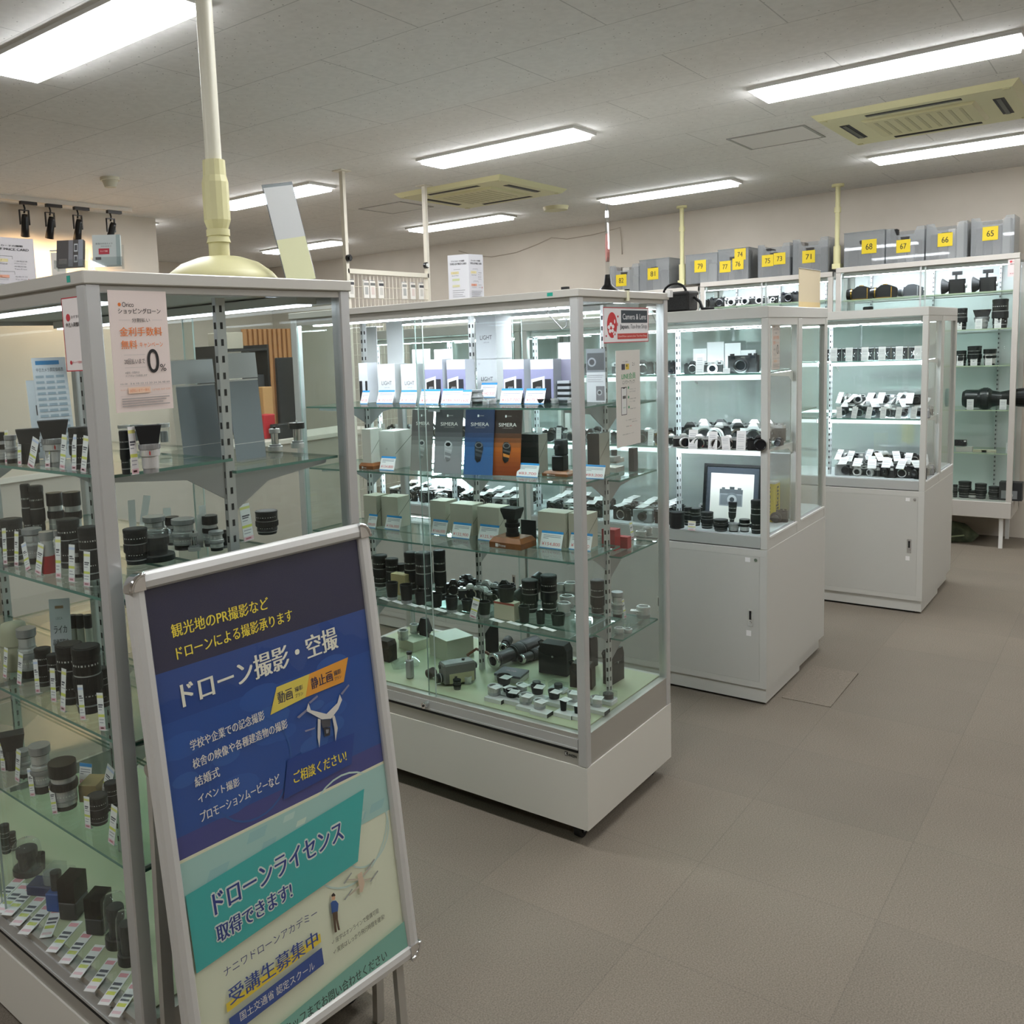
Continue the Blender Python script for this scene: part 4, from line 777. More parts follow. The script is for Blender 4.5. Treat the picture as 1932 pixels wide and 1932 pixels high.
# tall leaning acrylic panel behind the thick pole
ap = thing('acrylic_panel', 'tall leaning acrylic sign seen from behind, right of the thick pole', 'sign panel', T(aty(566, 532, 1.50).x, 1.50, 1.8005) @ RZ(-.35) @ Matrix.Scale(.76, 4))
Lp = RX(PI/2-.12) @ RZ(.16)
p_ = MB().box(-.045, .055, 0, .295, -.0015, .0015, FILM); obj('panel', p_, ap, Lp)
pp = MB().box(-.043, .053, 0, .13, .0018, .0024, M('dfe0b4', .5)); pp.box(-.043, .053, .13, .285, .0018, .0024, M('cfd2d0', .5)); obj('paper', pp, ap, Lp)
obj('foot', MB().box(-.05, .06, -.03, .05, 0, .003, ACRYL), ap)
# black stand with a thin clear blade on the middle case
bs = at(1145, 546, 1.80) if False else aty(1147, 548, 1.52)
t = thing('blade_sign', 'thin clear blade sign rising from a black foot on the middle case', 'sign', T(bs.x, bs.y, 1.801))
obj('foot', MB().lathe([(.058, 0), (.055, .012), (.03, .025), (.014, .04), (.01, .075), (0, .075)], BLACK, seg=20), t)
b = MB().hull([(-.0035, -.03, .06), (.0035, -.03, .06), (-.0035, .03, .06), (.0035, .03, .06), (-.0035, -.045, .16), (.0035, .045, .16), (.0035, -.045, .16), (-.0035, .045, .16), (-.0035, -.01, .33), (.0035, .01, .33), (.0035, -.01, .33), (-.0035, .01, .33)], ACRYL)
b.prism([(.03*math.cos(k*PI/8), .17+.05*math.sin(k*PI/8)) for k in range(16)], -.0045, .0045, M('c87a70', .5), RZ(PI/2) @ RX(PI/2)); obj('blade', b, t, RZ(-1.0))
bb = aty(1072, 548, 1.62)
o = obj('dust_blower', MB().hull([(r_*math.cos(a)*1.5, r_*math.sin(a), z_) for r_, z_ in ((.015, 0), (.022, .012), (.018, .026)) for a in [k*PI/5 for k in range(10)]], BLACK).box(-.03, -.012, -.012, .012, 0, .036, DARK), None, T(bb.x, bb.y, 1.801)); tag(o, 'little black gadget on the middle case, left of the blade sign', 'gadget')
o = obj('edge_clip', MB().box(-.004, .004, -.003, .012, -.034, .004, CREAM).box(-.004, .004, -.003, .03, .0, .004, CREAM), None, T(aty(1184, 560, 1.3428).x, 1.3398, 1.801)); tag(o, 'cream clip on the top edge above the tax-free sign', 'clip')
o = obj('corner_guard', MB().box(-.012, .012, -.012, .006, -.016, .008, WHITE), None, T(2.528+W2, 1.345, 1.801)); tag(o, 'white corner guard at the far top corner of the middle case', 'corner guard')
# camera bag on the painted case
bp = aty(1295, 582, 1.75); bg = thing('camera_bag', 'black shoulder bag with a looped handle on top of the painted case', 'bag', T(4.16, 1.72, 1.761) @ RZ(-PI/2-.1) @ Matrix.Scale(.8, 4))
obj('body', MB().cbox(-.115, .115, -.06, .06, 0, .105, LEATH, .012), bg); obj('flap', MB().cbox(-.118, .118, -.065, .064, .085, .115, MATTE, .01), bg)
obj('handle', MB().tube([(-.07*math.cos(k*PI/10), 0, .11+.055*math.sin(k*PI/10)) for k in range(11)], .007, RUBBER), bg); obj('strap', MB().tube([(.118, 0, .08), (.15, .01, .05), (.17, .0, .01), (.2, -.02, .008), (.24, 0, .008)], .009, RUBBER), bg)
# beige card standing on the painted case
a_, b_ = aty(1507.5, 540, 1.33), aty(1547.5, 540, 1.33); top_ = aty(1507.5, 505, 1.33).z
bc = MB().box(0, b_.x-a_.x, 0, top_-1.76, -.002, 0, M('d3c4a4', .6)); bc.box(0, b_.x-a_.x, 0, (top_-1.76)*.16, 0, .0008, M('dcc48e', .6)); bc.box(0, b_.x-a_.x, top_-1.762, top_-1.76, -.003, .003, WHITE)
o = obj('card_stand', bc.box(0, b_.x-a_.x, 0, .002, -.05, .01, ACRYL), None, T(a_.x, 1.33, 1.761) @ UPR); tag(o, 'blank beige card standing on the painted case before the wall cabinet', 'card')

# ---------------------------------------------------------------- storage bins on the wall cabinets
def bin_(u0, u1, vtop, vbase, nums, label, zt, notch, seed, fill):
    xb = 8.02
    a, b = atx(u0, vbase, xb), atx(u1, vbase, xb); w_ = a.y-b.y; h_ = atx(u0, vtop, xb).z-atx(u0, vbase, xb).z; D = .30
    BX = T(xb, a.y, zt) @ FX
    t = thing('storage_bin', label, 'storage bin', BX, 'milky plastic bins on the wall cabinets')
    wl = .003; m = MB()
    m.box(0, w_, 0, D, 0, wl, BINPL)
    n0, n1 = w_*.2, w_*.8
    if notch: m.prism([(0, 0), (w_, 0), (w_, h_), (n1, h_), (n1-.02, h_*.8), (n0+.02, h_*.8), (n0, h_), (0, h_)], -wl, 0, BINPL, UPR)
    else: m.box(0, w_, 0, wl, 0, h_, BINPL)
    m.box(0, w_, D-wl, D, 0, h_, BINPL); m.box(0, wl, 0, D, 0, h_, BINPL); m.box(w_-wl, w_, 0, D, 0, h_, BINPL)
    m.box(-.004, w_+.004, -.004, D, h_*.985 if not notch else 0, h_ if not notch else .004, BINPL)
    obj('tub', m, t)
    obj('handle_slot', MB().prism([(w_*.4, h_*.64), (w_*.6, h_*.64), (w_*.62, h_*.74), (w_*.38, h_*.74)], 0, .0012, M('3a3836', .8), UPR), t)
    for (nx, nz, s) in nums:
        k = w_*.36; c = MB().box(0, k, 0, k*1.02, 0, .0012, M('d9bf1e', .6)); c.text(s, k*.28, k*.28, k*.44, k*.44, M('2a2a1e', .7), I4, .01, .0015)
        obj('number_label', c, t, T(nx*w_, -.0015-.0005*nz, nz*h_) @ UPR)
    random.seed(seed)
    for k in range(fill):
        c = MB(); sw = (w_-.04)/fill; x = .02+k*sw; y = random.uniform(.04, .1); z = .004; hh = random.uniform(.55, 1.02)*h_
        c.cbox(x, x+sw*.86, y, y+random.uniform(.06, .15), z, hh, random.choice((MATTE, M('77726c', .6), M('8d8780', .6), M('c9c4bb', .6), DARK)), .004)
        q = obj('stored_accessory', c, None, BX); tag(q, 'bundled accessory inside the bin labelled %s, %s from the left' % (nums[0][2], ORD[k]), 'accessory', 'goods in the storage bins')
BINS = [(50, 182, 258, 385, [(.22, .25, '82')], 'leftmost milky bin, numbered 82', 2.09, True, 1, 3), (185, 320, 235, 378, [(.28, .35, '81')], 'milky bin numbered 81, left of the left thin pole', 2.09, False, 2, 3), (395, 540, 222, 355, [(.28, .38, '79')], 'milky bin numbered 79, right of the left thin pole', 2.12, False, 3, 3),
  (541, 680, 200, 345, [(.06, .28, '77'), (.48, .33, '76'), (.55, .62, '74')], 'milky bin with three labels numbered 77, 76 and 74', 2.12, False, 4, 4), (722, 868, 185, 335, [(.13, .34, '75'), (.5, .37, '73')], 'milky bin with two labels numbered 75 and 73', 2.12, True, 5, 3), (880, 1040, 160, 322, [(.28, .32, '71')], 'milky bin numbered 71, above the beige card', 2.12, True, 6, 4),
  (1113, 1298, 138, 296, [(.44, .36, '68')], 'milky bin numbered 68, right of the right thin pole', 2.145, False, 7, 3), (1302, 1478, 122, 282, [(.28, .30, '67')], 'milky bin numbered 67', 2.145, True, 8, 4), (1484, 1672, 100, 266, [(.29, .36, '66')], 'milky bin numbered 66, holding a cream folder', 2.145, True, 9, 4), (1688, 1885, 75, 250, [(.27, .40, '65')], 'rightmost milky bin, numbered 65', 2.145, True, 10, 4)]
for b in BINS: bin_(J6(b[0], 0)[0], J6(b[1], 0)[0], J6(0, b[2])[1], J6(0, b[3])[1], *b[4:])
# sagging cable on the back wall, bag under the wall cabinet
cp = [atx(*J8(x, y), XB-.01) for x, y in ((765, 540), (850, 565), (960, 575), (1100, 550), (1230, 500), (1310, 462), (1400, 470), (1550, 445), (1650, 420), (1715, 402), (1722, 480), (1725, 560))]
o = obj('wall_cable', MB().tube(cp, .004, M('b3a797', .7)), None); tag(o, 'thin cable sagging along the back wall', 'cable')
random.seed(12); tb = MB(); pts = []
for k in range(90):
    a, e = random.uniform(0, 2*PI), random.uniform(0, 1); pts.append((.16*math.cos(a)*(1-.3*e)*random.uniform(.85, 1), .42*math.sin(a)*(1-.25*e)*random.uniform(.85, 1), .17*e*random.uniform(.7, 1)))
tb.hull(pts, TRUNK); tg = thing('folded_tarp_bag', 'olive cloth bag on the floor under the far right wall cabinet', 'bag', T(8.15, 1.35, .002)); obj('cloth', tb, tg)
obj('drawcord', MB().tube([(-.165, -.3, .07), (-.172, -.1, .03), (-.172, .05, .04), (-.16, .3, .09)], .006, M('77805f', .8)), tg)

# ---------------------------------------------------------------- grid panel with hanging packets, and things beyond the nearest case
gx0, gx1, gy = 4.50, 5.37, 4.07
gp = thing('grid_panel', 'white wire grid panel between two slim uprights, behind the cases', 'grid panel', T(0, gy, 0))
WM = M('dcd6c6', .4)
for x in (gx0, gx1): obj('upright', MB().box(x-.014, x+.014, -.014, .014, 0, CZ, WM).box(x-.05, x+.05, -.04, .04, CZ-.006, CZ, WM), gp)
gt = aty(735, 512, gy).z
obj('top_bar', MB().box(gx0, gx1, -.014, .014, gt-.03, gt, WM), gp)
w_ = MB(); k = gx0+.03
while k < gx1-.02: w_.tube([(k, 0, .3), (k, 0, gt-.02)], .0022, WM, I4, 5); k += .04
k = .35
while k < gt-.04: w_.tube([(gx0, -.003, k), (gx1, -.003, k)], .0022, WM, I4, 5); k += .075
obj('wire_grid', w_, gp)
for i, x in enumerate((662, 690, 702, 718, 762, 778, 794)):
    p = aty(x, 530, gy-.02); q = MB().cbox(-.028, .028, -.009, 0, -.115, 0, M('e6e2da', .3), .003); q.box(-.024, .024, -.0095, -.009, -.03, -.012, M(('3a3a3e', '8a8a86', '6a6a66')[i % 3], .5)); q.box(-.016, .016, -.0095, -.009, -.09, -.04, M(('c8c4bc', 'a8a8a4', 'd8c8c0')[i % 3], .5)); q.cyl(.003, -.02, .02, STEEL, T(0, 0, .004) @ RX(PI/2), 8)
    o = obj('hanging_packet', q, None, T(p.x, gy-.016, gt-.075)); tag(o, 'packet hanging on the wire grid, %s from the left' % ORD[i], 'packet', 'packets hanging on the grid')
for i, (u, v) in enumerate(((656, 487), (802, 501))):
    p = aty(u, v, gy-.016); o = obj('hook_knob', MB().cyl(.022, 0, .02, BLACK, RX(PI/2)).cyl(.014, .02, .03, WHITE if i else BLACK, RX(PI/2)), None, T(p.x, gy-.015, p.z)); tag(o, 'round black knob on the %s slim upright' % ('left', 'right')[i], 'knob', 'knobs on the uprights')
# shelf unit, monitor and boxes seen through the nearest case
def solid(name, u0, u1, v0, v1, y, dep, m, label, cat, rot=0, group=None):
    a, b = aty(u0, v1, y), aty(u1, v0, y)
    o = obj(name, MB().cbox(0, b.x-a.x, 0, dep, 0, b.z-a.z, m, .006), None, T(a.x, y, a.z) @ RZ(rot)); return tag(o, label, cat, group)
a, b = aty(430, 860, 5.6), aty(640, 735, 5.6)
ct = thing('back_counter', 'long counter at the back, seen through the nearest glass case', 'counter', T(2.7, 5.4, 0)); obj('counter_top', MB().cbox(0, 3.6, 0, .5, .93, .97, M('d8d2c6', .5), .004), ct); obj('front_panel', MB().box(.02, 3.58, .03, .48, 0, .93, M('b8b0a4', .6)), ct)
def on_counter(name, u0, u1, h, y, dep, m, label, cat):
    a, b = aty(u0, 800, y), aty(u1, 800, y); o = obj(name, MB().cbox(0, b.x-a.x, 0, dep, 0, h, m, .006), None, T(a.x, y, .971)); return tag(o, label, cat)
t = thing('monitor', 'dark tall screen on the back counter, seen through the nearest case', 'monitor', T(aty(545, 700, 5.75).x, 5.75, .971)); obj('screen', MB().cbox(-.13, .13, 0, .04, .08, .66, MATTE, .008), t); obj('stand', MB().box(-.03, .03, .01, .05, .01, .1, BLACK).box(-.1, .1, -.06, .1, 0, .012, BLACK), t)
on_counter('parcel', 500, 518, .42, 5.74, .15, M('c79a64', .7), 'brown cardboard carton left of the tall screen', 'carton'); on_counter('red_box', 500, 520, .2, 5.58, .12, M('c02430', .5), 'red box on the back counter', 'box'); on_counter('printer', 524, 575, .12, 5.45, .1, MATTE, 'low black machine on the back counter', 'machine')
t = thing('wall_shelf', 'dark shelf unit with boxes against the back wall, seen through the nearest case', 'shelf', T(aty(422, 700, 5.95).x, 5.95, 0)); obj('frame', MB().box(-.02, .0, 0, .34, 0, 1.75, DARK).box(.5, .52, 0, .34, 0, 1.75, DARK).box(0, .5, 0, .34, 1.7, 1.72, DARK).box(0, .5, 0, .34, 1.35, 1.37, DARK).box(0, .5, 0, .34, 1.0, 1.02, DARK), t)
for i, (x, z, w2, h2, c) in enumerate(((.05, 1.371, .18, .2, 'c9c2b2'), (.28, 1.371, .2, .12, '44464a'), (.04, 1.021, .2, .15, '2b3a6a'), (.28, 1.021, .2, .22, '3a3a3c'), (.06, 1.721, .2, .14, 'b9b2a2'))):
    o = obj('stock_box', MB().cbox(0, w2, .03, .25, 0, h2, M(c, .6), .004), None, T(t.location.x+x, 5.95, z)); tag(o, '%s stock box on the dark shelf unit beyond the nearest case' % ('cream', 'charcoal', 'dark blue', 'tall black', 'grey-beige')[i], 'box', 'boxes on the dark shelf unit')
o = obj('slatted_screen', MB().box(0, .6, 0, .02, 0, 1.9, M('9a6a3e', .6)), None, T(aty(462, 700, 6.31).x, 6.31, 0)); 
sl = MB()
for k in range(10): sl.box(k*.06, k*.06+.035, -.015, 0, 0, 1.9, M('b98452', .6))
obj('slats', sl, o); tag(o, 'brown slatted wooden screen far behind the nearest case', 'screen')
# ---------------------------------------------------------------- cameras and boxes
def camera_parts(st):
    P_ = []
    silver = st in ('slr', 'slr_lens', 'range', 'range_lens'); top = SILVER if silver else BLACK
    if st == 'gold': top = GOLD
    if st in ('slr', 'slr_black', 'slr_lens', 'slr_black_lens', 'gold'):
        P_.append(('body', MB().rbox(-.5, .5, -.12, .12, .05, .44, LEATH, .1)))
        t = MB().rbox(-.5, .5, -.125, .125, .44, .53, top, .1); t.rbox(-.49, .49, -.12, .12, 0, .05, top, .1); P_.append(('top_plate', t))
        P_.append(('prism_housing', MB().hull([(-.2, -.15, .5), (.2, -.15, .5), (-.2, .12, .5), (.2, .12, .5), (-.15, -.15, .6), (.15, -.15, .6), (-.08, -.11, .7), (.08, -.11, .7), (-.15, .1, .6), (.15, .1, .6), (-.07, .05, .69), (.07, .05, .69)], top)))
        for x, r in ((-.36, .075), (.36, .085), (.22, .035)): P_.append(('dial', MB().cyl(r, .53, .59, STEEL if silver else DARK, T(x, 0, 0), 16)))
        if st.endswith('_lens') or st == 'gold':
            P_.append(('lens', MB().lathe([(0, .1), (.25, .1), (.25, .2), (.28, .21), (.28, .34), (.25, .36), (.25, .46), (.23, .46), (.2, .43), (0, .43)], SILVER if silver else BLACK, T(0, 0, .27) @ RX(PI/2), 24, False).cyl(.285, .23, .31, RUBBER, T(0, 0, .27) @ RX(PI/2)).cyl(.2, .428, .432, LENSGL, T(0, 0, .27) @ RX(PI/2))))
        else:
            P_.append(('lens_mount', MB().lathe([(.0, .1), (.24, .1), (.24, .15), (.19, .155), (.18, .13), (0, .13)], CHROME, T(0, 0, .27) @ RX(PI/2), 24, False).cyl(.18, .12, .132, BLACK, T(0, 0, .27) @ RX(PI/2))))
        P_.append(('self_timer_lever', MB().cyl(.03, .12, .15, CHROME, T(.36, 0, .32) @ RX(PI/2), 10).box(.345, .375, -.15, -.135, .18, .32, CHROME)))
        for x in (-.5, .5): P_.append(('strap_lug', MB().tube([(x, 0, .42), (x*1.05, 0, .40), (x*1.05, 0, .36), (x, 0, .34)], .012, CHROME, I4, 6)))
    if st in ('range', 'range_lens', 'range_black'):
        P_.append(('body', MB().rbox(-.5, .5, -.11, .11, .05, .42, LEATH, .1)))
        t = MB().rbox(-.5, .5, -.115, .115, .42, .56, top, .1); t.rbox(-.49, .49, -.11, .11, 0, .05, top, .1); t.box(-.36, -.24, -.117, -.114, .45, .53, LENSGL); t.box(.24, .4, -.117, -.114, .46, .53, LENSGL); t.box(-.05, .08, -.117, -.114, .47, .52, M('6a6a60', .2)); P_.append(('top_plate', t))
        for x, r in ((-.37, .07), (.2, .06), (.38, .06)): P_.append(('dial', MB().cyl(r, .56, .62, STEEL if silver else DARK, T(x, 0, 0), 16)))
        P_.append(('lens', MB().lathe([(0, .1), (.22, .1), (.22, .17), (.25, .18), (.25, .26), (.2, .28), (.2, .34), (.18, .34), (.15, .31), (0, .31)], SILVER if silver else BLACK, T(0, 0, .24) @ RX(PI/2), 24, False).cyl(.15, .308, .312, LENSGL, T(0, 0, .24) @ RX(PI/2))))
    if st == 'folding':       # upright folding camera with a round shutter plate
        P_.append(('body', MB().rbox(-.42, .42, -.1, .14, .0, .72, LEATH, .05))); P_.append(('top_plate', MB().rbox(-.44, .44, -.13, .15, .66, .76, BLACK, .05).box(-.42, .42, -.135, -.1, .72, .75, SILVER)))
        P_.append(('bellows', MB().hull([(-.24, -.1, .1), (.24, -.1, .1), (-.24, -.1, .6), (.24, -.1, .6), (-.16, -.3, .2), (.16, -.3, .2), (-.16, -.3, .52), (.16, -.3, .52)], RUBBER)))
        P_.append(('shutter', MB().lathe([(0, .28), (.2, .28), (.2, .34), (.16, .36), (.12, .34), (0, .34)], SILVER, T(0, 0, .38) @ RX(PI/2), 24, False).cyl(.11, .335, .342, LENSGL, T(0, 0, .38) @ RX(PI/2))))
        for x in (-.36, .36): P_.append(('strut', MB().tube([(x, -.1, .08), (x*.6, -.3, .3), (x, -.1, .6)], .014, CHROME, I4, 6)))
        P_.append(('edge_trim', MB().box(-.455, -.43, -.12, .14, 0, .74, CHROME).box(.43, .455, -.12, .14, 0, .74, CHROME)))
    if st in ('compact', 'compact_black'):
        c = M('b4b6b8', .35, .5) if st == 'compact' else MATTE
        P_.append(('body', MB().rbox(-.5, .5, -.14, .14, 0, .58, c, .12))); P_.append(('lens', MB().lathe([(0, .13), (.22, .13), (.22, .22), (.17, .25), (.13, .23), (0, .23)], DARK if st == 'compact' else BLACK, T(-.02, 0, .28) @ RX(PI/2), 20, False).cyl(.12, .225, .232, LENSGL, T(-.02, 0, .28) @ RX(PI/2))))
        P_.append(('viewfinder_window', MB().box(.02, .2, -.145, -.138, .44, .54, LENSGL))); P_.append(('flash_window', MB().box(.28, .45, -.146, -.138, .40, .53, WHITE)))
        P_.append(('wrist_strap', MB().tube([(.5, 0, .35), (.56, -.05, .2), (.5, -.2, .03), (.3, -.32, .02), (.1, -.36, .02)], .014, BLACK, I4, 6)))
    if st in ('blimp', 'blimp_gold', 'blimp_grey'):     # fat rounded medium format camera
        c = {'blimp': BLACK, 'blimp_gold': BLACK, 'blimp_grey': M('4a4c50', .35)}[st]; g = GOLD if st == 'blimp_gold' else STEEL
        P_.append(('body', MB().hull([(x, y, z) for x, z in ((-.4, 0), (.45, 0), (-.42, .1), (.5, .08), (.5, .42), (-.4, .45), (.1, .62), (-.2, .62), (.38, .5)) for y in (-.16, .2)], c)))
        P_.append(('metal_trim', MB().box(.22, .26, -.165, .205, 0, .52, g).cyl(.1, .60, .66, g, T(-.05, 0, 0)).box(-.42, .2, -.168, -.16, .0, .04, g)))
        P_.append(('lens', MB().lathe([(0, 0), (.26, 0), (.26, .12), (.24, .26), (.21, .26), (.18, .2), (0, .2)], c, T(-.4, 0, .27) @ RY(-PI/2), 24, False).cyl(.265, .02, .07, g, T(-.4, 0, .27) @ RY(-PI/2)))); P_.append(('winding_knob', MB().cyl(.1, 0, .06, g, T(.5, 0, .26) @ RY(PI/2), 16)))
    if st == 'bellcam':       # round front camera with a finder on a post
        P_.append(('body', MB().rbox(-.2, .5, -.15, .18, 0, .7, BLACK, .08))); P_.append(('lens_hood', MB().lathe([(0, .0), (.22, 0), (.42, .28), (.40, .3), (.2, .08), (0, .08)], RUBBER, T(-.2, 0, .36) @ RY(-PI/2), 24, False)))
        P_.append(('post', MB().cyl(.05, .7, .9, DARK, T(.1, 0, 0), 12))); P_.append(('finder', MB().rbox(-.08, .36, -.09, .09, .9, 1.08, BLACK, .05))); P_.append(('round_knob', MB().cyl(.12, 0, .06, SILVER, T(.5, 0, .36) @ RY(PI/2), 16)))
    return P_
CDESC = dict(slr='silver SLR camera without lens', slr_lens='silver SLR camera with lens', slr_black='black SLR camera without lens', slr_black_lens='black SLR camera with lens', gold='gold SLR camera', range='silver rangefinder camera', range_lens='silver rangefinder camera', range_black='black rangefinder camera',
  folding='black folding camera', compact='silver compact camera', compact_black='black compact camera', blimp='fat black camera', blimp_gold='fat black camera with gold trim', blimp_grey='fat grey camera', bellcam='black camera with a round hood and finder post')
def put_cam(st, uv, wpx, z, label, group, rot=-PI/2, back=.12, lift=0, tip=0):
    p = base(uv, z); s = wpx*mpp(p); p = p+hdir(p)*s*back
    X = T(p.x, p.y, z+lift) @ RZ(rot) @ RX(tip) @ Matrix.Scale(s, 4)
    return put('camera', cached(('cam', st), lambda: camera_parts(st)), label, 'camera', X, group)
def put_box(name, uv, wpx, hpx, dep, z, col, label, cat, group=None, prints=None, rot=-PI/2, sidecol=None, seam=False, rough=.5, side=None, push=0.0):
    """carton standing with its near front edge at pixel uv (left end of that edge)"""
    p = base(uv, z); p = p+hdir(p)*push; m = mpp(p); w_, h_ = wpx*m, hpx*m
    b = MB().box(0, w_, 0, dep, 0, h_, M(col, rough), I4, M(sidecol, rough) if sidecol else None)
    if sidecol: b.box(0, w_, -.0004, 0, 0, h_, M(col, rough))
    if prints: sheet_mb(w_, h_, prints, col, .0004, None, b, T(0, -.0006, 0) @ UPR, rough)
    if side: sheet_mb(dep, h_, side, sidecol or col, .0004, None, b, T(w_+.0006, 0, 0) @ RZ(PI/2) @ UPR, rough)
    if seam: b.hull([(w_+.0003, .0, h_*.38), (w_+.0003, .0, h_*.40), (w_+.0006, dep, h_*.83), (w_+.0006, dep, h_*.85), (w_, 0, h_*.38), (w_, dep, h_*.85)], M('77746a', .6))
    return put(name, [(name, b.mesh(name))], label, cat, T(p.x, p.y, z+.0004) @ RZ(rot))

# ================================================================ nearest glass showcase
S2_, S3_, S4_ = .24837, .21739, .23398
P1 = 'on the top shelf of the nearest case'; G_ = 'lenses on the top shelf of the nearest case'
lens_row(K2, S2_, S1[0], [('silverblack', 20, 455, 110, 230), ('silver', 95, 462, 95, 215), ('blackhood', 235, 468, 180, 265), ('hooded', 430, 492, 225, 355), ('black', 620, 505, 160, 315)], 'on the top shelf of nearest case, aisle side', G_)
tag_row(K2, S2_, S1[0], [(52, 458, 42, 250, -.1), (150, 472, 42, 265, -.08), (232, 492, 80, 235, .3), (362, 492, 55, 282, -.05), (472, 502, 60, 262, .08), (562, 512, 50, 272, -.03), (632, 528, 60, 280, .1)], 'on the top shelf edge of nearest case', 'tags on the top shelf of the nearest case')
put_lens('hooded', K2(1150, 540), 195*S2_, 365*S2_, S1[0], 'silver lens with flared black hood on the top shelf, right of the corner post', G_)
put_tag(K2(1032, 545), 62*S2_, 365*S2_, S1[0], 'tall price tag left of the silver hooded lens, right of the corner post', 'tags on the top shelf of the nearest case', 0, .05)
put_lens('black', K2(962, 545), 75*S2_, 330*S2_, S1[0], 'narrow black lens beside the corner post on the top shelf', G_)
for i, (x, h) in enumerate(((950, 120), (1045, 130), (1150, 130), (1250, 150))):
    put_lens('jar', K2(x, 290+i*6), 95*S2_, h*S2_, S1[0], 'clear jar with silver lid on the rear of the top shelf, %s from left' % ORD[i], 'jars on the rear top shelf')
# acrylic frames and finders on the rear half
def frame_panel(tl, tr, bl, y, label, split):
    a, b, c = aty(*tl, y), aty(*tr, y), aty(*bl, y); w_ = b.x-a.x; h_ = a.z-1.397
    t = thing('panel_stand', label, 'panel stand', T(a.x, y, 1.397) @ RZ(-.02), 'clear panel stands'); X = RX(PI/2-.08)
    obj('acrylic_sheet', MB().box(0, w_, 0, h_, -.0015, .0015, ACRYL), t, X); obj('grey_insert', MB().box(w_*.1, w_*.97, .003, h_*.74, .0018, .0028, M('9aa4aa', .25)).box(w_*.1, w_*.97, h_*.735, h_*.75, .0028, .0034, WHITE).box(w_*.1, w_*.97, h_*.16, h_*.165, .0028, .0032, PAPER), t, X)
    obj('header_card', MB().box(w_*.02, w_*.99, h_*.76, h_*.99, .0016, .0022, M('d5dada', .5)), t, X); obj('foot', MB().box(0, w_, -.03, .03, 0, .003, ACRYL), t)
frame_panel((325, 678), (408, 670), (345, 866), 1.70, 'clear stand with a grey panel left of the shelf upright, top shelf', 1)
frame_panel((426, 664), (490, 662), (440, 862), 1.60, 'clear stand with a grey panel right of the shelf upright, top shelf', 1)
put_lens('finder', (520, 851), 28, 46, 1.397, 'chrome finder with a small black shoe on the rear top shelf', 'finders on the rear top shelf')
put_lens('blackfinder', (562, 846), 30, 52, 1.397, 'chrome finder with a black disc top on the rear top shelf', 'finders on the rear top shelf')
for k, (tl, tr, bl, lab, pr_) in enumerate((((66, 672), (112, 690), (88, 812), 'white list of dense small print inside the nearest case', [('r', .1, .93, .8, .97, '3a8ac0'), ('t', '中古カメラ買取価格表', .1, .86, .9, .9, '4a5560')] + [('r', .06+.3*(i % 3), .80-.055*(i//3), .30+.3*(i % 3), .825-.055*(i//3), 'a8bcc8') for i in range(39)]),
    ((54, 716), (84, 722), (50, 806), 'small white card with a camera drawing inside the nearest case', [('r', .3, .55, .7, .68, '4a4a4c'), ('c', .5, .61, .1, 'dedede'), ('t', '店内撮影', .2, .28, .85, .38, '5a5a5e'), ('t', 'OKです', .25, .14, .75, .22, '5a5a5e')]))):
    y = 1.9+.05*k; a, b, c = aty(*tl, y), aty(*tr, y), aty(*bl, y); w_ = abs(b.x-a.x)*1.3; h_ = a.z-1.424
    o = obj('notice_card', sheet_mb(w_, h_, pr_, 'e2e8ec', .0015), None, T(a.x, y, 1.4242) @ RZ(-.3) @ RX(PI/2-.18) ); tag(o, lab, 'notice card')
G_ = 'lenses on the second shelf of the nearest case'
lens_row(K2, S2_, S1[1], [('black', 105, 1205, 180, 315), ('silver', 262, 1225, 155, 265), ('redbase', 375, 1300, 110, 320), ('silver', 452, 1240, 70, 270), ('black', 545, 1260, 175, 370), ('silverblack', 612, 1330, 110, 270), ('black', 700, 1350, 165, 400)], 'on the second shelf of nearest case, aisle side', G_)
for i, (st, x, y, w_, h_) in enumerate((('tele', 225, 960, 75, 430), ('tele', 300, 955, 120, 410), ('silverblack', 440, 940, 125, 345), ('black', 482, 960, 85, 150), ('silverblack', 572, 960, 135, 370))):
    put_lens(st, K2(x, y+90), w_*S2_, h_*S2_, S1[1], 'tall %s standing behind on the second shelf, %s from left' % (LDESC[st], ORD[i]), G_)
tag_row(K2, S2_, S1[1], [(42, 1228, 50, 275, -.15), (125, 1242, 50, 265, -.05), (215, 1270, 60, 215, -.4), (288, 1302, 70, 240, .15), (445, 1332, 62, 315, -.08), (545, 1362, 68, 285, -.05), (660, 1395, 70, 265, -.05)], 'on the second shelf edge of nearest case', 'tags on the second shelf of the nearest case')
lens_row(K2, S2_, S1[1], [('black', 1045, 1235, 190, 270), ('dome', 1198, 1215, 275, 245), ('silver', 1185, 1110, 180, 240), ('silverblack', 1320, 1085, 110, 215), ('silver', 1405, 1125, 190, 235), ('finder', 1478, 1130, 95, 155), ('silverblack', 1605, 1095, 125, 235), ('silver', 1650, 1130, 120, 150)], 'on the second shelf seen past the sign top', G_)
for i, (x, y, w_, h_, r_) in enumerate(((1010, 950, 55, 215, 0), (1085, 930, 55, 230, -.2), (1275, 945, 60, 150, 0), (1515, 1095, 60, 250, -.1), (1545, 985, 55, 210, 0))):
    put_tag(K2(x, y), w_*S2_, h_*S2_, S1[1], 'blank white tag back on the second shelf past the post, %s from left' % ORD[i], 'tags on the second shelf of the nearest case', PI*.9, .05, r_)
put_lens('cup', (425, 1035), 34, 30, S1[1], 'silver-rimmed cup on the second shelf, just above the sign edge', G_)
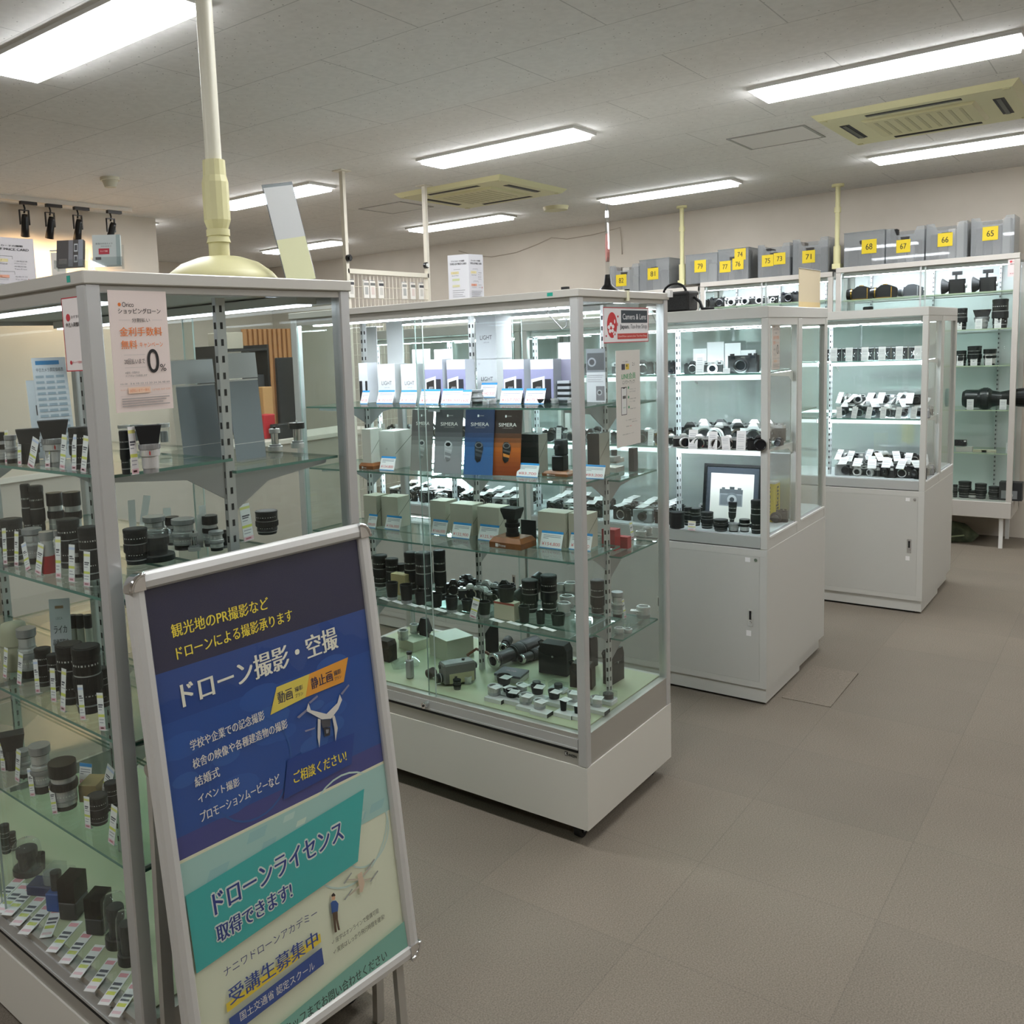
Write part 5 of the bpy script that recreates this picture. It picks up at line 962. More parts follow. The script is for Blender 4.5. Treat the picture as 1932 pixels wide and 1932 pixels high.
put_lens('zoom', (505, 1010), 44, 44, S1[1], 'black ribbed lens on the second shelf near the sign top right', G_)
put_tag((470, 1020), 30, 70, S1[1], 'wide white tag beside the ribbed lens near the sign top', 'tags on the second shelf of the nearest case', .2, .1)
G_ = 'lenses on the third shelf of the nearest case'
lens_row(K3, S3_, S1[2], [('cream', 150, 590, 235, 430), ('silver', 262, 650, 175, 435), ('black', 395, 720, 145, 330), ('black', 490, 760, 120, 320), ('tele', 640, 880, 240, 520), ('black', 790, 960, 255, 580), ('black', 900, 900, 130, 340)], 'on the third shelf of nearest case', G_)
for i, x in enumerate((590, 660, 720, 790)): put_lens('bottle', K3(x, 470), 70*S3_, 380*S3_, S1[2], 'ribbed clear tube case behind the folding card, %s from left' % ORD[i], G_)
p = at(*K3(455, 560), S1[2]); m = mpp(p)
o = obj('brand_card', sheet_mb(175*S3_*m, 600*S3_*m, [('t', 'LEICA', .3, .70, .62, .735, '77777a'), ('t', 'ライカ', .18, .50, .80, .61, '3c3c40', .01), ('t', '高価買取中', .12, .33, .86, .42, '4a4a4e', .01), ('r', .28, .86, .68, .90, '9a7a5a')], 'c6cacc', .0015), None, T(p.x, p.y, S1[2]+.0005) @ RZ(-.75) @ RX(PI/2-.12)); tag(o, 'leaning silver-grey card with black lettering on the third shelf', 'notice card')
tag_row(K3, S3_, S1[2], [(42, 640, 52, 265, .03), (165, 698, 62, 280, .06), (330, 772, 62, 290, -.22), (468, 848, 68, 290, -.15), (545, 932, 62, 375, .0), (722, 1005, 70, 300, -.22), (892, 1098, 80, 325, -.2)], 'on the third shelf edge of nearest case', 'tags on the third shelf of the nearest case')
G_ = 'lenses on the fourth shelf of the nearest case'
lens_row(K3, S3_, S1[3], [('blackhood', 130, 1455, 205, 315), ('silver', 225, 1515, 130, 240), ('silver', 378, 1655, 190, 420), ('silverblack', 575, 1805, 245, 415), ('darkcup', 770, 1700, 150, 110), ('black', 865, 1930, 180, 250), ('black', 985, 1800, 130, 240)], 'on the fourth shelf of nearest case', G_)
tag_row(K3, S3_, S1[3], [(30, 1450, 60, 250, -.2), (148, 1538, 62, 280, .05), (285, 1668, 70, 240, -.3), (480, 1822, 70, 240, -.35), (905, 1680, 95, 310, .3), (765, 1945, 72, 270, -.15), (965, 2080, 78, 345, .1)], 'on the fourth shelf edge of nearest case', 'tags on the fourth shelf of the nearest case')
price_card(K3(735, 1600), 125*S3_, 215*S3_, S1[3], '¥80,115', 'small blue-topped price card standing among lenses on the fourth shelf', 'price cards in the nearest case', -1.2, .2)
put_box('lens_box', K3(690, 1720), 160*S3_, 150*S3_, .06, S1[3], 'a08a5c', 'brown cardboard lens box behind the small price card, fourth shelf', 'box', None, None, -1.0)
G_ = 'goods on the floor of the nearest case'
for st, x, y, w_, h_, lab in (('black', 55, 565, 80, 235, 'black lens at the left on the floor of the nearest case'), ('black', 110, 540, 60, 150, 'small black lens at the left on the floor of the nearest case'), ('dome', 235, 755, 235, 270, 'dark lens under a broad clear dome on the case floor'), ('darkcup', 330, 700, 90, 130, 'black cup behind the blue boxes on the case floor'),
    ('dome', 955, 1340, 195, 440, 'tall clear dome over a dark lens on the case floor'), ('dome', 1045, 1475, 175, 440, 'tall clear dome beside the corner post on the case floor')):
    put_lens(st, K4(x, y), w_*S4_, h_*S4_, G1, lab, G_)
def clear_box(uv, wpx, hpx, dep, z, base, label, rot, inner=MATTE):
    p = at(*uv, z); m = mpp(p); w_, h_ = wpx*m, hpx*m; t = thing('clear_box', label, 'display box', T(p.x, p.y, z+.0004) @ RZ(rot), 'clear boxes on the case floor')
    obj('base', MB().cbox(0, w_, 0, dep, 0, h_*.45, M(base, .4), .003), t); obj('cover', MB().box(.001, w_-.001, .001, dep-.001, h_*.45, h_, SMOKE if base == '2a2a2d' else ACRYL), t); obj('lens', MB().cyl(min(w_, dep)*.38, h_*.45, h_*.86, inner, T(w_/2, dep/2, 0), 20), t)
R1 = -PI/2+.5
clear_box(K4(212, 900), 85, 45, .05, G1, '28305c', 'small open dark blue box with a silver gadget on the case floor', R1, STEEL)
clear_box(K4(372, 1030), 28, 82, .05, G1, '1f4f9a', 'clear box on a bright blue base on the case floor', R1)
clear_box(K4(478, 1095), 36, 78, .06, G1, '2a2a2d', 'smoked box in the middle of the row on the case floor', R1)
clear_box(K4(690, 1215), 36, 72, .055, G1, '2a2a2d', 'dark box with rounded clear cover on the case floor', R1)
FT = [(60, 860), (105, 915), (170, 935), (235, 1015), (300, 1085), (420, 1110), (520, 1225), (620, 1315), (710, 1425), (820, 1535), (930, 1640), (1015, 1735)]
for i, (x, y) in enumerate(FT): flat_tag(K4(x, y), 95*S4_, 200*S4_*2.0, G1, 'price tag lying flat on the nearest case floor, %s from the left' % ORD[i], 'flat tags on the floor of the nearest case', -PI/2+.5 + (.3 if i == 5 else 0), i, .0006, False)

# ================================================================ middle glass showcase
s7, sj = .32091, .30538
WB = 'e4e6e8'
LT = [('t', 'LIGHT', .22, .46, .80, .56, '3a3a3e', .0), ('t', 'LENS LAB', .38, .38, .66, .41, '9a9aa0'), ('c', .13, .88, .05, 'd0d0d4')]
def light_box(x, y, w_, h_, lab, dep=.075): put_box('product_box', K7(x, y), w_*s7, h_*s7, dep, S2[0], 'dfe1e2', lab, 'product box', None, LT, -PI/2, 'c8cbc9', push=.05)
light_box(172, 690, 130, 225, 'white box with one dark word, leftmost on the top shelf'); light_box(308, 690, 122, 225, 'white box with one dark word, second on the top shelf')
b_ = light_box(752, 672, 140, 237, 'white box with one dark word under another, behind a card', .11)
p = at(*K7(752, 672), S2[0]); m = mpp(p)
put_box('product_box', K7(752, 672), 140*s7, 245*s7, .11, S2[0], 'e2e4e5', 'white box with one dark word stacked on top of another', 'product box', None, LT, -PI/2, 'c8cbc9', push=.05).location.z = S2[0]+237*s7*m+.001
PB = [('r', 0, 0, 1, .80, '9a98b8'), ('r', .0, .78, 1, 1, 'e6e8ea'), ('p', [(.02, .0), (.62, .0), (.62, .62), (.02, .55)], 'eceae8'), ('p', [(.08, .02), (.52, .02), (.52, .54), (.08, .48)], '3a3634'), ('r', .62, 0, .9, .55, '3c3a40'), ('t', '4000', .2, .30, .46, .38, 'd8d8d8')]
for i, (x, w_) in enumerate(((448, 128), (578, 130), (908, 140), (1068, 150))):
    put_box('product_box', K7(x, 692), w_*s7, 252*s7, .06, S2[0], '9a98b8', 'film-wrapped lavender box with device picture, %s on the top shelf' % ORD[i], 'product box', None, PB, -PI/2, 'c9ccd2', False, .12, push=.05)
put_box('product_box', K7(62, 690), 66*s7, 232*s7, .06, S2[0], 'dfe1e4', 'white box with a black strip at the far left of the top shelf', 'product box', None, [('r', .0, .05, .35, .55, '2a2a2c'), ('r', .7, .05, .95, .55, '2a2a2c')], push=.05)
put_box('product_box', K7(1232, 690), 80*s7, 345*s7, .05, S2[0], '9d98ac', 'tall mauve box with white lid behind the striped stack', 'product box', None, [('r', 0, .72, 1, 1, 'eef0f2')], -PI/2, 'd8d8da', push=.09)
for i, (x, y, w_, h_) in enumerate(((232, 460, 118, 270), (112, 460, 80, 220), (376, 440, 130, 70), (505, 440, 130, 70))):
    put_box('white_card', K7(x, y+210), w_*s7, (h_+ 205)*s7, .004, S2[0], 'e9ebea' if i < 2 else 'dfe3e4', 'plain white sheet behind the boxes on the top shelf, %s from left' % ORD[(1, 0, 2, 3)[i]], 'card')
st_ = MB(); p = at(*K7(1222, 690), S2[0]); p = p+hdir(p)*.035; m = mpp(p); w_ = 78*s7*m
for k in range(8): st_.box(0, w_, 0, .03, k*.0095, k*.0095+.0092, M('1d1d1f' if k % 2 == 0 else 'b9bcc0', .4))
o = obj('filter_stack', st_, None, T(p.x, p.y, S2[0]+.0003) @ FX); tag(o, 'black and silver striped filter stack near the post, top shelf', 'filter stack')
put_box('photo_card', K7(1395, 682), 120*s7, 310*s7, .003, S2[0], 'd8dadb', 'leaning photo card of a silver camera right of the post', 'photo card', None, [('r', 0, .56, 1, 1, '8a9094'), ('r', .05, .6, .95, .92, '4a4e52'), ('c', .3, .75, .22, '9a9ea2'), ('c', .3, .75, .14, '3a3c40'), ('r', .5, .03, .95, .3, '77777a'), ('c', .68, .18, .14, 'b0b2b4'), ('c', .68, .18, .08, '3a3c40')] + lines(.08, .9, (.5, .46, .42, .38), 'a0a0a4', .008), -PI/2)
for i, (x, y, w_, h_, pr_) in enumerate(((82, 692, 45, 82, '¥89,300'), (203, 690, 98, 82, '¥132,500'), (338, 690, 98, 82, '¥141,300'), (462, 694, 112, 92, '¥181,500'), (592, 694, 115, 95, '¥186,300'), (652, 694, 102, 88, '¥174,600'), (808, 655, 88, 90, '¥142,300'), (942, 692, 118, 95, '¥157,700'), (1082, 692, 105, 95, '¥175,500'), (1200, 655, 115, 98, '¥178,200'))):
    if y < 670:
        p = at(*K7(x+20, 690), S2[0]); o = obj('card_riser', MB().cbox(-.022, .022, 0, .03, 0, .0165, ACRYL, .002), None, T(p.x, p.y, S2[0]+.0003) @ FX); tag(o, 'clear block raising the %s card, top shelf' % ('partly hidden' if x < 1000 else 'striped-stack'), 'riser', 'clear risers on the top shelf')
    price_card(K7(x, y if y > 670 else 654), w_*s7*1.25, h_*s7, S2[0] if y > 670 else S2[0]+.0175, pr_, 'blue-topped price card reading %s on the top shelf' % pr_, 'price cards on the top shelf of the middle case')
lens_row(K7, s7, S2[0], [('silver', 750, 692, 78, 82), ('ring', 835, 695, 60, 30), ('ring', 800, 698, 40, 25), ('black', 1008, 690, 30, 60), ('darkcup', 1130, 692, 56, 28), ('ring', 1205, 690, 50, 30), ('ring', 1300, 690, 45, 30)], 'on the top shelf of middle case', 'small lenses on the top shelf of the middle case')
# second shelf
put_box('product_box', K7(80, 1075), 66*s7, 235*s7, .07, S2[1], 'dcd9cf', 'cream box cut off by the near post, second shelf', 'product box', None, None, -PI/2, 'c6c4ba', True)
put_box('product_box', K7(175, 1078), 124*s7, 218*s7, .105, S2[1], 'd9d8d2', 'large off-white box behind the ¥154,800 card', 'product box', None, [('c', .5, .52, .06, 'c8c6c0')], -PI/2, 'c3c0b6', True, push=.05)
def plinth(x, y, wpx, hpx, z, lab, kk, s):
    p = at(*kk(x, y), z); m = mpp(p); w_ = wpx*s*m; h_ = hpx*s*m; b = MB().hull([(sx*w_/2, sy*w_/2*.8, 0) for sx in (-1, 1) for sy in (-1, 1)] + [(sx*w_/2, sy*w_/2*.8, h_*.55) for sx in (-1, 1) for sy in (-1, 1)] + [(sx*w_/2*.82, sy*w_/2*.62, h_) for sx in (-1, 1) for sy in (-1, 1)], WOOD)
    b.box(-w_*.3, -w_*.22, -w_*.4-.0006, -w_*.4, h_*.12, h_*.45, PAPER); b.text('Prime', -w_*.2, h_*.15, w_*.22, h_*.26, PAPER, T(0, -w_*.4-.0006, 0) @ UPR)
    c = p+hdir(p)*w_*.4; o = obj('display_plinth', b, None, T(c.x, c.y, z+.0004) @ FX); tag(o, lab, 'plinth', 'varnished wooden plinths'); return c, h_
plinth(125, 1078, 110, 38, S2[1], 'wooden plinth at the left end of the second shelf', K7, s7)
c, h_ = plinth(1238, 1120, 170, 28, S2[1], 'wooden plinth under the black gadget tower, second shelf', K7, s7)
put_lens('silver', K7(155, 1046), 40*s7, 108*s7, S2[1]+.012, 'thin silver lens on the left plinth, second shelf', 'small lenses in the middle case')
tw = thing('camera_tower', 'black two-tier viewfinder tower on the second shelf plinth', 'viewfinder', T(c.x, c.y, S2[1]+h_+.001) @ FX); m = mpp(c); u_ = s7*m
obj('lower_block', MB().cbox(-38*u_, 38*u_, -.02, .02, 0, 88*u_, BLACK, .003), tw); obj('upper_block', MB().cbox(-24*u_, 40*u_, -.015, .018, 88*u_+.0005, 182*u_, MATTE, .003), tw); obj('round_eyepiece', MB().cyl(.008, -.022, .0, DARK, T(8*u_, 0, 140*u_) @ RX(PI/2) @ T(0, 0, .0375)), tw)
BR = [('4a4644', '8f8c86', '丸', 385, 355, 515, 1085, 'a8a6a2'), ('3a3a3c', '9a9a9c', '', 500, 492, 665, 1100, 'b8b8ba'), ('1b2a4a', '3f6aa0', '', 690, 668, 860, 1108, '2a2d34'), ('2a1a14', '8a3c18', '', 865, 832, 1030, 1112, '1c1614')]
for i, (dark, light, _, xl, xb_, xr, yb, ln) in enumerate(BR):
    p = at(*K7(xb_, yb), S2[1]); m = mpp(p); w_ = (xr-xl)*.98*s7*m*1.12; h_ = (yb-(725, 725, 725, 728)[i])*s7*m
    mix = lambda h1, h2, f: '%02x%02x%02x' % tuple(int(int(h1[q:q+2], 16)*(1-f)+int(h2[q:q+2], 16)*f) for q in (0, 2, 4))
    glow = (light, light, light, 'c86a24')[i]
    pr_ = [('r', 0, k/14, 1, (k+1)/14, mix(light, glow, k/6) if k < 6 else mix(glow, dark, min(1, (k-5)/4))) for k in range(14)]
    pr_ += [('t', 'SIMERA', .2, .745, .82, .80, 'd4d0c8'), ('t', '1.4/35mm ASPH.', .34, .715, .70, .73, '9a968e'), ('r', .42, .885, .47, .92, 'dcdcd8'), ('t', 'prime', .49, .89, .64, .915, 'a8a49c'),
       ('p', [(.36, .46), (.42, .51), (.54, .51), (.64, .47), (.66, .40), (.58, .22), (.46, .19), (.38, .24)], ln), ('c', .50, .455, .13, mix(ln, 'ffffff', .35), .045), ('c', .50, .455, .09, '18181c', .03), ('p', [(.385, .40), (.64, .37), (.63, .34), (.39, .37)], mix(ln, 'ffffff', .25)), ('p', [(.39, .34), (.62, .31), (.61, .27), (.40, .29)], ('8a8884', '8e8e90', '484c54', 'e08a38')[i]), ('p', [(.41, .26), (.59, .24), (.58, .22), (.46, .19), (.41, .23)], mix(ln, '000000', .3))]
    o = obj('brochure_card', sheet_mb(w_, h_, pr_, dark, .0015, None, None, I4, .3), None, T(p.x, p.y, S2[1]+.0006) @ RZ(-PI/2+.15) @ RX(PI/2-.16)); tag(o, '%s leaning display card picturing a lens, second shelf' % ('grey-brown', 'grey', 'blue', 'orange')[i], 'display card', 'lens cards on the second shelf')
put_box('product_box', K7(990, 1112), 142*s7, 232*s7, .06, S2[1], '22211f', 'black-fronted box with cream sides beside the orange card', 'product box', None, [('t', 'prime', .08, .86, .25, .90, '8a8680')], -PI/2, 'b9b5a8', True, .25, push=.05)
put_box('product_box', K7(1400, 1128), 76*s7, 250*s7, .075, S2[1], '22211f', 'black-fronted box right of the corner post', 'product box', None, None, -PI/2, 'b9b5a8', True, .25, push=.05)
for x, y, w_, h_, pr_ in ((215, 1082, 92, 84, '¥154,800'), (1040, 1122, 120, 84, '¥83,700'), (1432, 1132, 110, 84, '¥83,200')):
    price_card(K7(x, y), w_*s7*1.2, h_*s7, S2[1], pr_, 'blue-topped price card reading %s on the second shelf' % pr_, 'price cards on the second shelf of the middle case')
put_box('accessory_box', (1162, 892), 36, 9, .06, 1.165, 'c9c6bc', 'lower flat cream box right of the post, second shelf', 'box', None, None, 0); q = put_box('accessory_box', (1163, 883), 34, 8, .05, 1.165, 'd4d1c8', 'upper flat cream box right of the post, second shelf', 'box', None, None, 0); q.location.z = 1.165+.017
put_box('remote_box', (1196, 890), 18, 44, .02, 1.165, '262628', 'small upright black device behind the membership poster', 'device', None, None, 0)
clear_box((1160, 873), 26, 26, .03, 1.19, 'b9b9b4', 'small clear cube on the flat cream boxes', 0)
# third shelf: cream lens boxes
CB = [(88, 488, 98, 180), (192, 492, 124, 178), (478, 520, 112, 180), (595, 540, 158, 182), (755, 556, 150, 180), (1110, 608, 180, 200), (1290, 625, 120, 205)]
for i, (x, y, w_, h_) in enumerate(CB):
    put_box('lens_box', K8(x, y), w_*s7, h_*s7, .075, S2[2], 'cfc5b4', 'cream lens box on the third shelf, %s from left' % ORD[i], 'product box', None, None, -PI/2, 'c8c3b2', True, push=.06).__setitem__('group', 'cream lens boxes on the third shelf')
for x, y, w_, h_, pr_ in ((125, 486, 55, 82, '¥98,800'), (248, 497, 95, 84, '¥106,000'), (520, 528, 90, 92, '¥166,000'), (648, 548, 108, 94, '¥122,900'), (808, 562, 112, 96, '¥125,900'), (1178, 608, 120, 104, '¥154,800'), (1350, 618, 118, 104, '¥155,300')):
    price_card(K8(x, y), w_*s7*1.2, h_*s7, S2[2], pr_, 'blue-topped price card reading %s on the third shelf' % pr_, 'price cards on the third shelf of the middle case')
c, h_ = plinth(960, 612, 220, 62, S2[2], 'wooden plinth under the black cine lens, third shelf', K8, s7)
m = mpp(c); r_ = 42*s7*m
lt = thing('cine_lens', 'black lens with square hood on a wooden plinth, third shelf', 'lens', T(c.x, c.y, S2[2]+h_+.001) @ FX)
obj('barrel', MB().lathe([(0, 0), (r_*.95, 0), (r_*.95, .012), (r_*.85, .014), (r_*.85, .03), (r_, .032), (r_, .046), (r_*.85, .048), (r_*.85, .06), (0, .06)], BLACK, seg=28, smooth=False), lt); k = MB()
for i in range(26): k.box(r_*.99, r_*1.04, -.0012, .0012, .033, .045, RUBBER, RZ(i*2*PI/26))
obj('focus_ring', k, lt); obj('square_hood', MB().hull([(sx*r_*.85, sy*r_*.85, .06) for sx in (-1, 1) for sy in (-1, 1)] + [(sx*r_*1.25, sy*r_*1.1, .092) for sx in (-1, 1) for sy in (-1, 1)] + [(sx*r_*1.22, sy*r_*1.08, .1) for sx in (-1, 1) for sy in (-1, 1)], MATTE), lt)
put_box('black_card', K8(1008, 545), 100*s7, 110*s7, .003, S2[2], '19191a', 'blank black card behind the wooden plinth, third shelf', 'card')
put_box('red_box', (1160, 1040), 24, 40, .05, .898, 'a3262c', 'open red box right of the post, tall half', 'box', None, None, 0, '8e1f26'); put_box('red_box', (1184, 1036), 16, 22, .04, .898, 'b02e30', 'low half of the red box right of the post', 'box', None, None, 0, '962529')
lens_row(lambda x, y: (x, y), 1, .898, [('ring', 1210, 1016, 20, 13), ('ring', 1222, 1012, 18, 16)], 'beside the red box on the third shelf', 'rings by the red box')
put_tag((1194, 1016), 12, 32, .898, 'white tag standing beside the red box', 'tags on the rear shelves', 0)
# fourth shelf
Z = S2[3]; G_ = 'lenses on the fourth shelf of the middle case'
lens_row(J1, sj, Z, [('black', 95, 290, 95, 195), ('zoom', 168, 300, 85, 185), ('silverblack', 225, 295, 60, 150), ('tele', 285, 335, 82, 260), ('tele', 368, 380, 112, 300), ('tele', 465, 372, 78, 310), ('ring', 315, 150, 78, 60), ('zoom', 1018, 450, 105, 200), ('tele', 1135, 455, 105, 235), ('ring', 1268, 340, 82, 75), ('ring', 1245, 420, 90, 72), ('ring', 1208, 330, 60, 60), ('ring', 1225, 470, 85, 80)], 'on the fourth shelf of middle case', G_)
for i, (st, x, y, w_, h_) in enumerate((('cup', 166, 372, 78, 108), ('cup', 254, 395, 80, 118), ('darkcup', 342, 400, 74, 84), ('darkcup', 440, 415, 74, 84), ('cup', 534, 450, 80, 98), ('darkcup', 628, 440, 72, 70), ('cup', 735, 480, 80, 98), ('darkcup', 980, 510, 70, 100), ('darkcup', 1082, 520, 58, 76), ('darkcup', 1190, 532, 90, 72))):
    put_lens(st, J1(x, y), w_*sj, h_*sj, Z, '%s in the front row of the fourth shelf, %s from left' % (LDESC[st], ORD[i]), 'hoods on the fourth shelf')
put_box('lens_box', J1(160, 330), 110*sj, 130*sj, .035, Z, 'c0ab7c', 'tan cardboard lens box with a barcode on the fourth shelf', 'box', None, [('r', .62, .1, .92, .45, 'e0dccc'), ('r', .66, .14, .88, .4, '55504a')])
p = at(*J1(795, 478), Z); m = mpp(p)
put_box('hood_box', J1(795, 478), 145*sj, 108*sj, .04, Z, 'cfc8ae', 'cream box with a red lid edge carrying a hood', 'box', None, [('r', 0, .88, 1, 1, 'b04a40')], -PI/2, 'bdb69c')
c = p+Vector((.02, -70*sj*m, 0)); X = T(c.x, c.y, Z+108*sj*m+.001) @ Matrix.Diagonal((53*sj*m, 53*sj*m, 90*sj*m, 1)); put('lens_hood', cached(('lens', 'darkcup'), lambda: lens_parts('darkcup')), 'black hood on the cream and red box, fourth shelf', 'lens hood', X, 'hoods on the fourth shelf')
for i, (st, x, y, w_) in enumerate((('slr_black', 545, 345, 150), ('slr_black_lens', 640, 325, 165), ('slr', 648, 372, 150), ('slr_lens', 752, 350, 150), ('slr', 742, 385, 140), ('slr_black', 858, 345, 145), ('slr_black', 812, 395, 130))):
    put_cam(st, J1(x, y), w_*sj, Z, '%s in the heap on the fourth shelf, %s from left' % (CDESC[st], ORD[i]), 'cameras on the fourth shelf of the middle case', -PI/2+(.5, -.3, .7, .1, -.5, .3, -.2)[i])
tz = thing('telephoto_lens', 'tilted black and silver zoom lens on the fourth shelf', 'lens', T(*(at(*J1(950, 420), Z)+Vector((.06, 0, .053)))) @ RZ(-.5) @ RY(-.45)); obj('barrel', MB().lathe([(0, -.06), (.026, -.06), (.026, -.02), (.03, -.018), (.03, .04), (.036, .045), (.036, .075), (0, .075)], BLACK, T(0, 0, 0) @ RY(PI/2), 24, False), tz); obj('silver_collar', MB().cyl(.0315, -.018, .012, SILVER, RY(PI/2)), tz)
for i, (x, y) in enumerate(((125, 366), (205, 386), (290, 402), (366, 417), (466, 434), (566, 453), (810, 498), (918, 516), (1022, 534), (1130, 552))):
    flat_tag(J1(x, y-4), 36*sj, 105*sj, Z, 'blank white tag lying on the fourth shelf edge, %s from left' % ORD[i], 'flat tags on the fourth shelf of the middle case', -.25, i, .0006+.0002*(i % 2))
put_tag(J1(660, 478), 48*sj, 130*sj, Z, 'upright price tag leaning between two hoods, fourth shelf', 'tags on the fourth shelf', -PI/2, .15, .18)
lens_row(lambda x, y: (x, y), 1, .604, [('zoom', 1128, 1168, 27, 72), ('silver', 1165, 1168, 23, 50), ('ring', 1214, 1168, 26, 22), ('ring', 1168, 1198, 18, 12), ('ring', 1185, 1196, 16, 8)], 'on the rear fourth shelf of middle case', 'lenses on the rear fourth shelf')
put_tag((1180, 1166), 9, 36, .604, 'white tag beside the silver lens, rear fourth shelf', 'tags on the rear shelves', 0); flat_tag((1202, 1152), 12, 24, .632, 'white tag resting on a silver ring, rear fourth shelf', 'tags on the rear shelves', .3)
# floor of the middle case
Z = G2
put_box('white_box', J1(398, 702), 192*sj, 130*sj, .13, Z, 'd4d4c4', 'large white box on the floor of the middle case', 'box', None, [('t', 'filter', .55, .8, .7, .9, 'c0c0b4')], -PI/2-.35, 'c9c9b8')
cc = at(*J1(470, 890), Z); cn = thing('cine_camera', 'grey cine camera lying on the floor of the middle case', 'cine camera', T(cc.x, cc.y, Z+.001) @ RZ(-PI/2-.55)); GR = M('72716c', .45)
obj('body', MB().cbox(-.03, .03, -.0, .13, .004, .082, GR, .006), cn); obj('side_plate', MB().box(.0305, .032, .02, .12, .008, .045, M('c8c49c', .5)).box(.0305, .033, .04, .05, .02, .035, DARK), cn)
obj('lens', MB().cyl(.018, 0, .022, BLACK, T(0, 0, .026) @ RX(PI/2)).cyl(.0185, .006, .009, SILVER, T(0, 0, .026) @ RX(PI/2)).cyl(.013, .021, .0225, LENSGL, T(0, 0, .026) @ RX(PI/2)), cn); obj('finder_window', MB().cyl(.008, 0, .004, BLACK, T(-.012, 0, .064) @ RX(PI/2)), cn); obj('eyepiece', MB().cyl(.012, .13, .142, BLACK, T(0, 0, .055) @ RX(-PI/2) @ Matrix.Scale(1, 4)), cn); obj('wind_button', MB().cyl(.006, .082, .088, DARK, T(0, .09, 0)), cn)
def lying(base, rad, ln, rot, lab, silver=()):
    p = at(*base, Z); t = thing('telephoto_lens', lab, 'lens', T(p.x, p.y, Z+rad*1.02) @ RZ(rot) @ RY(PI/2), 'long lenses lying on the floor')
    obj('barrel', MB().lathe([(rad*.5, 0), (rad*.8, 0), (rad*.8, ln*.08), (rad*.72, ln*.1), (rad*.72, ln*.4), (rad*.9, ln*.42), (rad*.9, ln*.6), (rad, ln*.65), (rad, ln), (rad*.85, ln), (rad*.8, ln*.9), (0, ln*.9)], BLACK, seg=28, smooth=False), t)
    obj('mount_ring', MB().lathe([(rad*.5, -.002), (rad*.82, -.002), (rad*.82, .008), (rad*.5, .008), (rad*.5, -.002)], CHROME), t); obj('focus_ring', MB().cyl(rad*.95, ln*.45, ln*.57, RUBBER), t); obj('silver_band', MB().cyl(rad*.93, ln*.61, ln*.66, STEEL), t)
lying(J1(790, 800), .036, .27, -.12, 'long black lens lying on the floor, mount end facing out'); lying(J1(960, 770), .024, .15, -.15, 'shorter black lens lying beside the long one'); lying(J1(850, 690), .02, .1, .35, 'small dark lens lying behind the long one')
def leather(base, w_, h_, d, m, lab, rot, flap=True):
    p = at(*base, Z); t = thing('camera_case', lab, 'camera case', T(p.x, p.y, Z+.001) @ RZ(rot), 'leather cases on the floor'); obj('body', MB().prism([(0, 0), (w_, 0), (w_, h_*.8), (w_*.9, h_), (w_*.1, h_), (0, h_*.8)], -d, 0, m, UPR), t)
    if flap: obj('flap_seam', MB().tube([(0.004, -.0005, h_*.72), (w_*.25, -.0008, h_*.62), (w_*.75, -.0008, h_*.62), (w_-.004, -.0005, h_*.72)], .0014, DARK), t); obj('snap_button', MB().cyl(.004, 0, .003, STEEL, T(w_/2, 0, h_*.6) @ RX(PI/2), 12), t)
    obj('strap_loop', MB().tube([(w_*.1, -d*.0+.03, h_*.98), (w_*.0, .03, h_*1.02), (-.012, .03, h_*.95), (-.004, .03, h_*.8)], .003, DARK, I4, 6), t)
leather(J1(1070, 815), .115, .118, .06, LEATH, 'black leather camera case behind the corner post', -PI/2+.12); leather(J1(1262, 905), .082, .09, .05, BROWN, 'dark brown leather case at the corner post', -PI/2+.2); leather((1154, 1294), .095, .125, .035, LEATH, 'flat black case with two snaps right of the post', -.05); leather((1116, 1262), .05, .12, .03, LEATH, 'black case half hidden behind the corner post', -.05, False)
mg = at(*J1(795, 865), Z); b = MB().cbox(0, .105, 0, .085, 0, .028, M('c8c8c2', .4), .002); b.box(-.0005, .1055, -.0005, .0855, .02, .0285, M('5c5a62', .25)); b.text('FILTER', .03, .045, .04, .008, M('b87a9a'), T(0, 0, .0287)); o = obj('filter_case', b, None, T(mg.x, mg.y, Z+.001) @ RZ(-PI/2+.15)); tag(o, 'grey printed flat case beside the long lens', 'case')
GH = 'small hoods on boxes'
HB = [('ring', 795, 962, 100, 70, 'silver'), ('darkcup', 855, 895, 112, 62, 0), ('darkcup', 905, 975, 105, 50, 0), ('ring', 965, 935, 82, 50, 1), ('ring', 990, 1015, 98, 68, 1), ('darkcup', 1062, 955, 98, 62, 0), ('ring', 1075, 1045, 92, 62, 1), ('darkcup', 1165, 985, 92, 62, 0), ('ring', 1280, 1000, 82, 72, 1), ('darkcup', 1222, 1055, 52, 90, 0), ('darkcup', 1305, 1070, 42, 66, 0), ('ring', 1425, 1030, 90, 70, 1), ('darkcup', 875, 940, 70, 40, 0)]
for i, (st, x, y, w_, h_, k) in enumerate(HB):
    bx = put_box('hood_carton', J1(x-62, y+28), 122*sj, 24*sj, .042, Z, 'dcdcd8', 'flat white carton with black lid under the %s small hood' % ORD[i], 'carton', None, None, -PI/2, '2c2c2e'); bx['group'] = 'small cartons under the hoods'
    m = mpp(bx.location); hz = Z+24*sj*m+.0012
    put_lens(st, J1(x, y), w_*sj*.85, h_*sj*.8, hz, '%s %s on a flat carton, floor of the middle case' % (ORD[i], 'silver ring' if st == 'ring' else 'black hood'), GH)
    flat_tag(J1(x+12, y-h_*.82), 58*sj, 66*sj, hz+h_*sj*.8*m+.0006, 'white tag resting on the %s small hood' % ORD[i], 'tags on the small hoods', -PI/2+.2*((i % 3)-1), i)
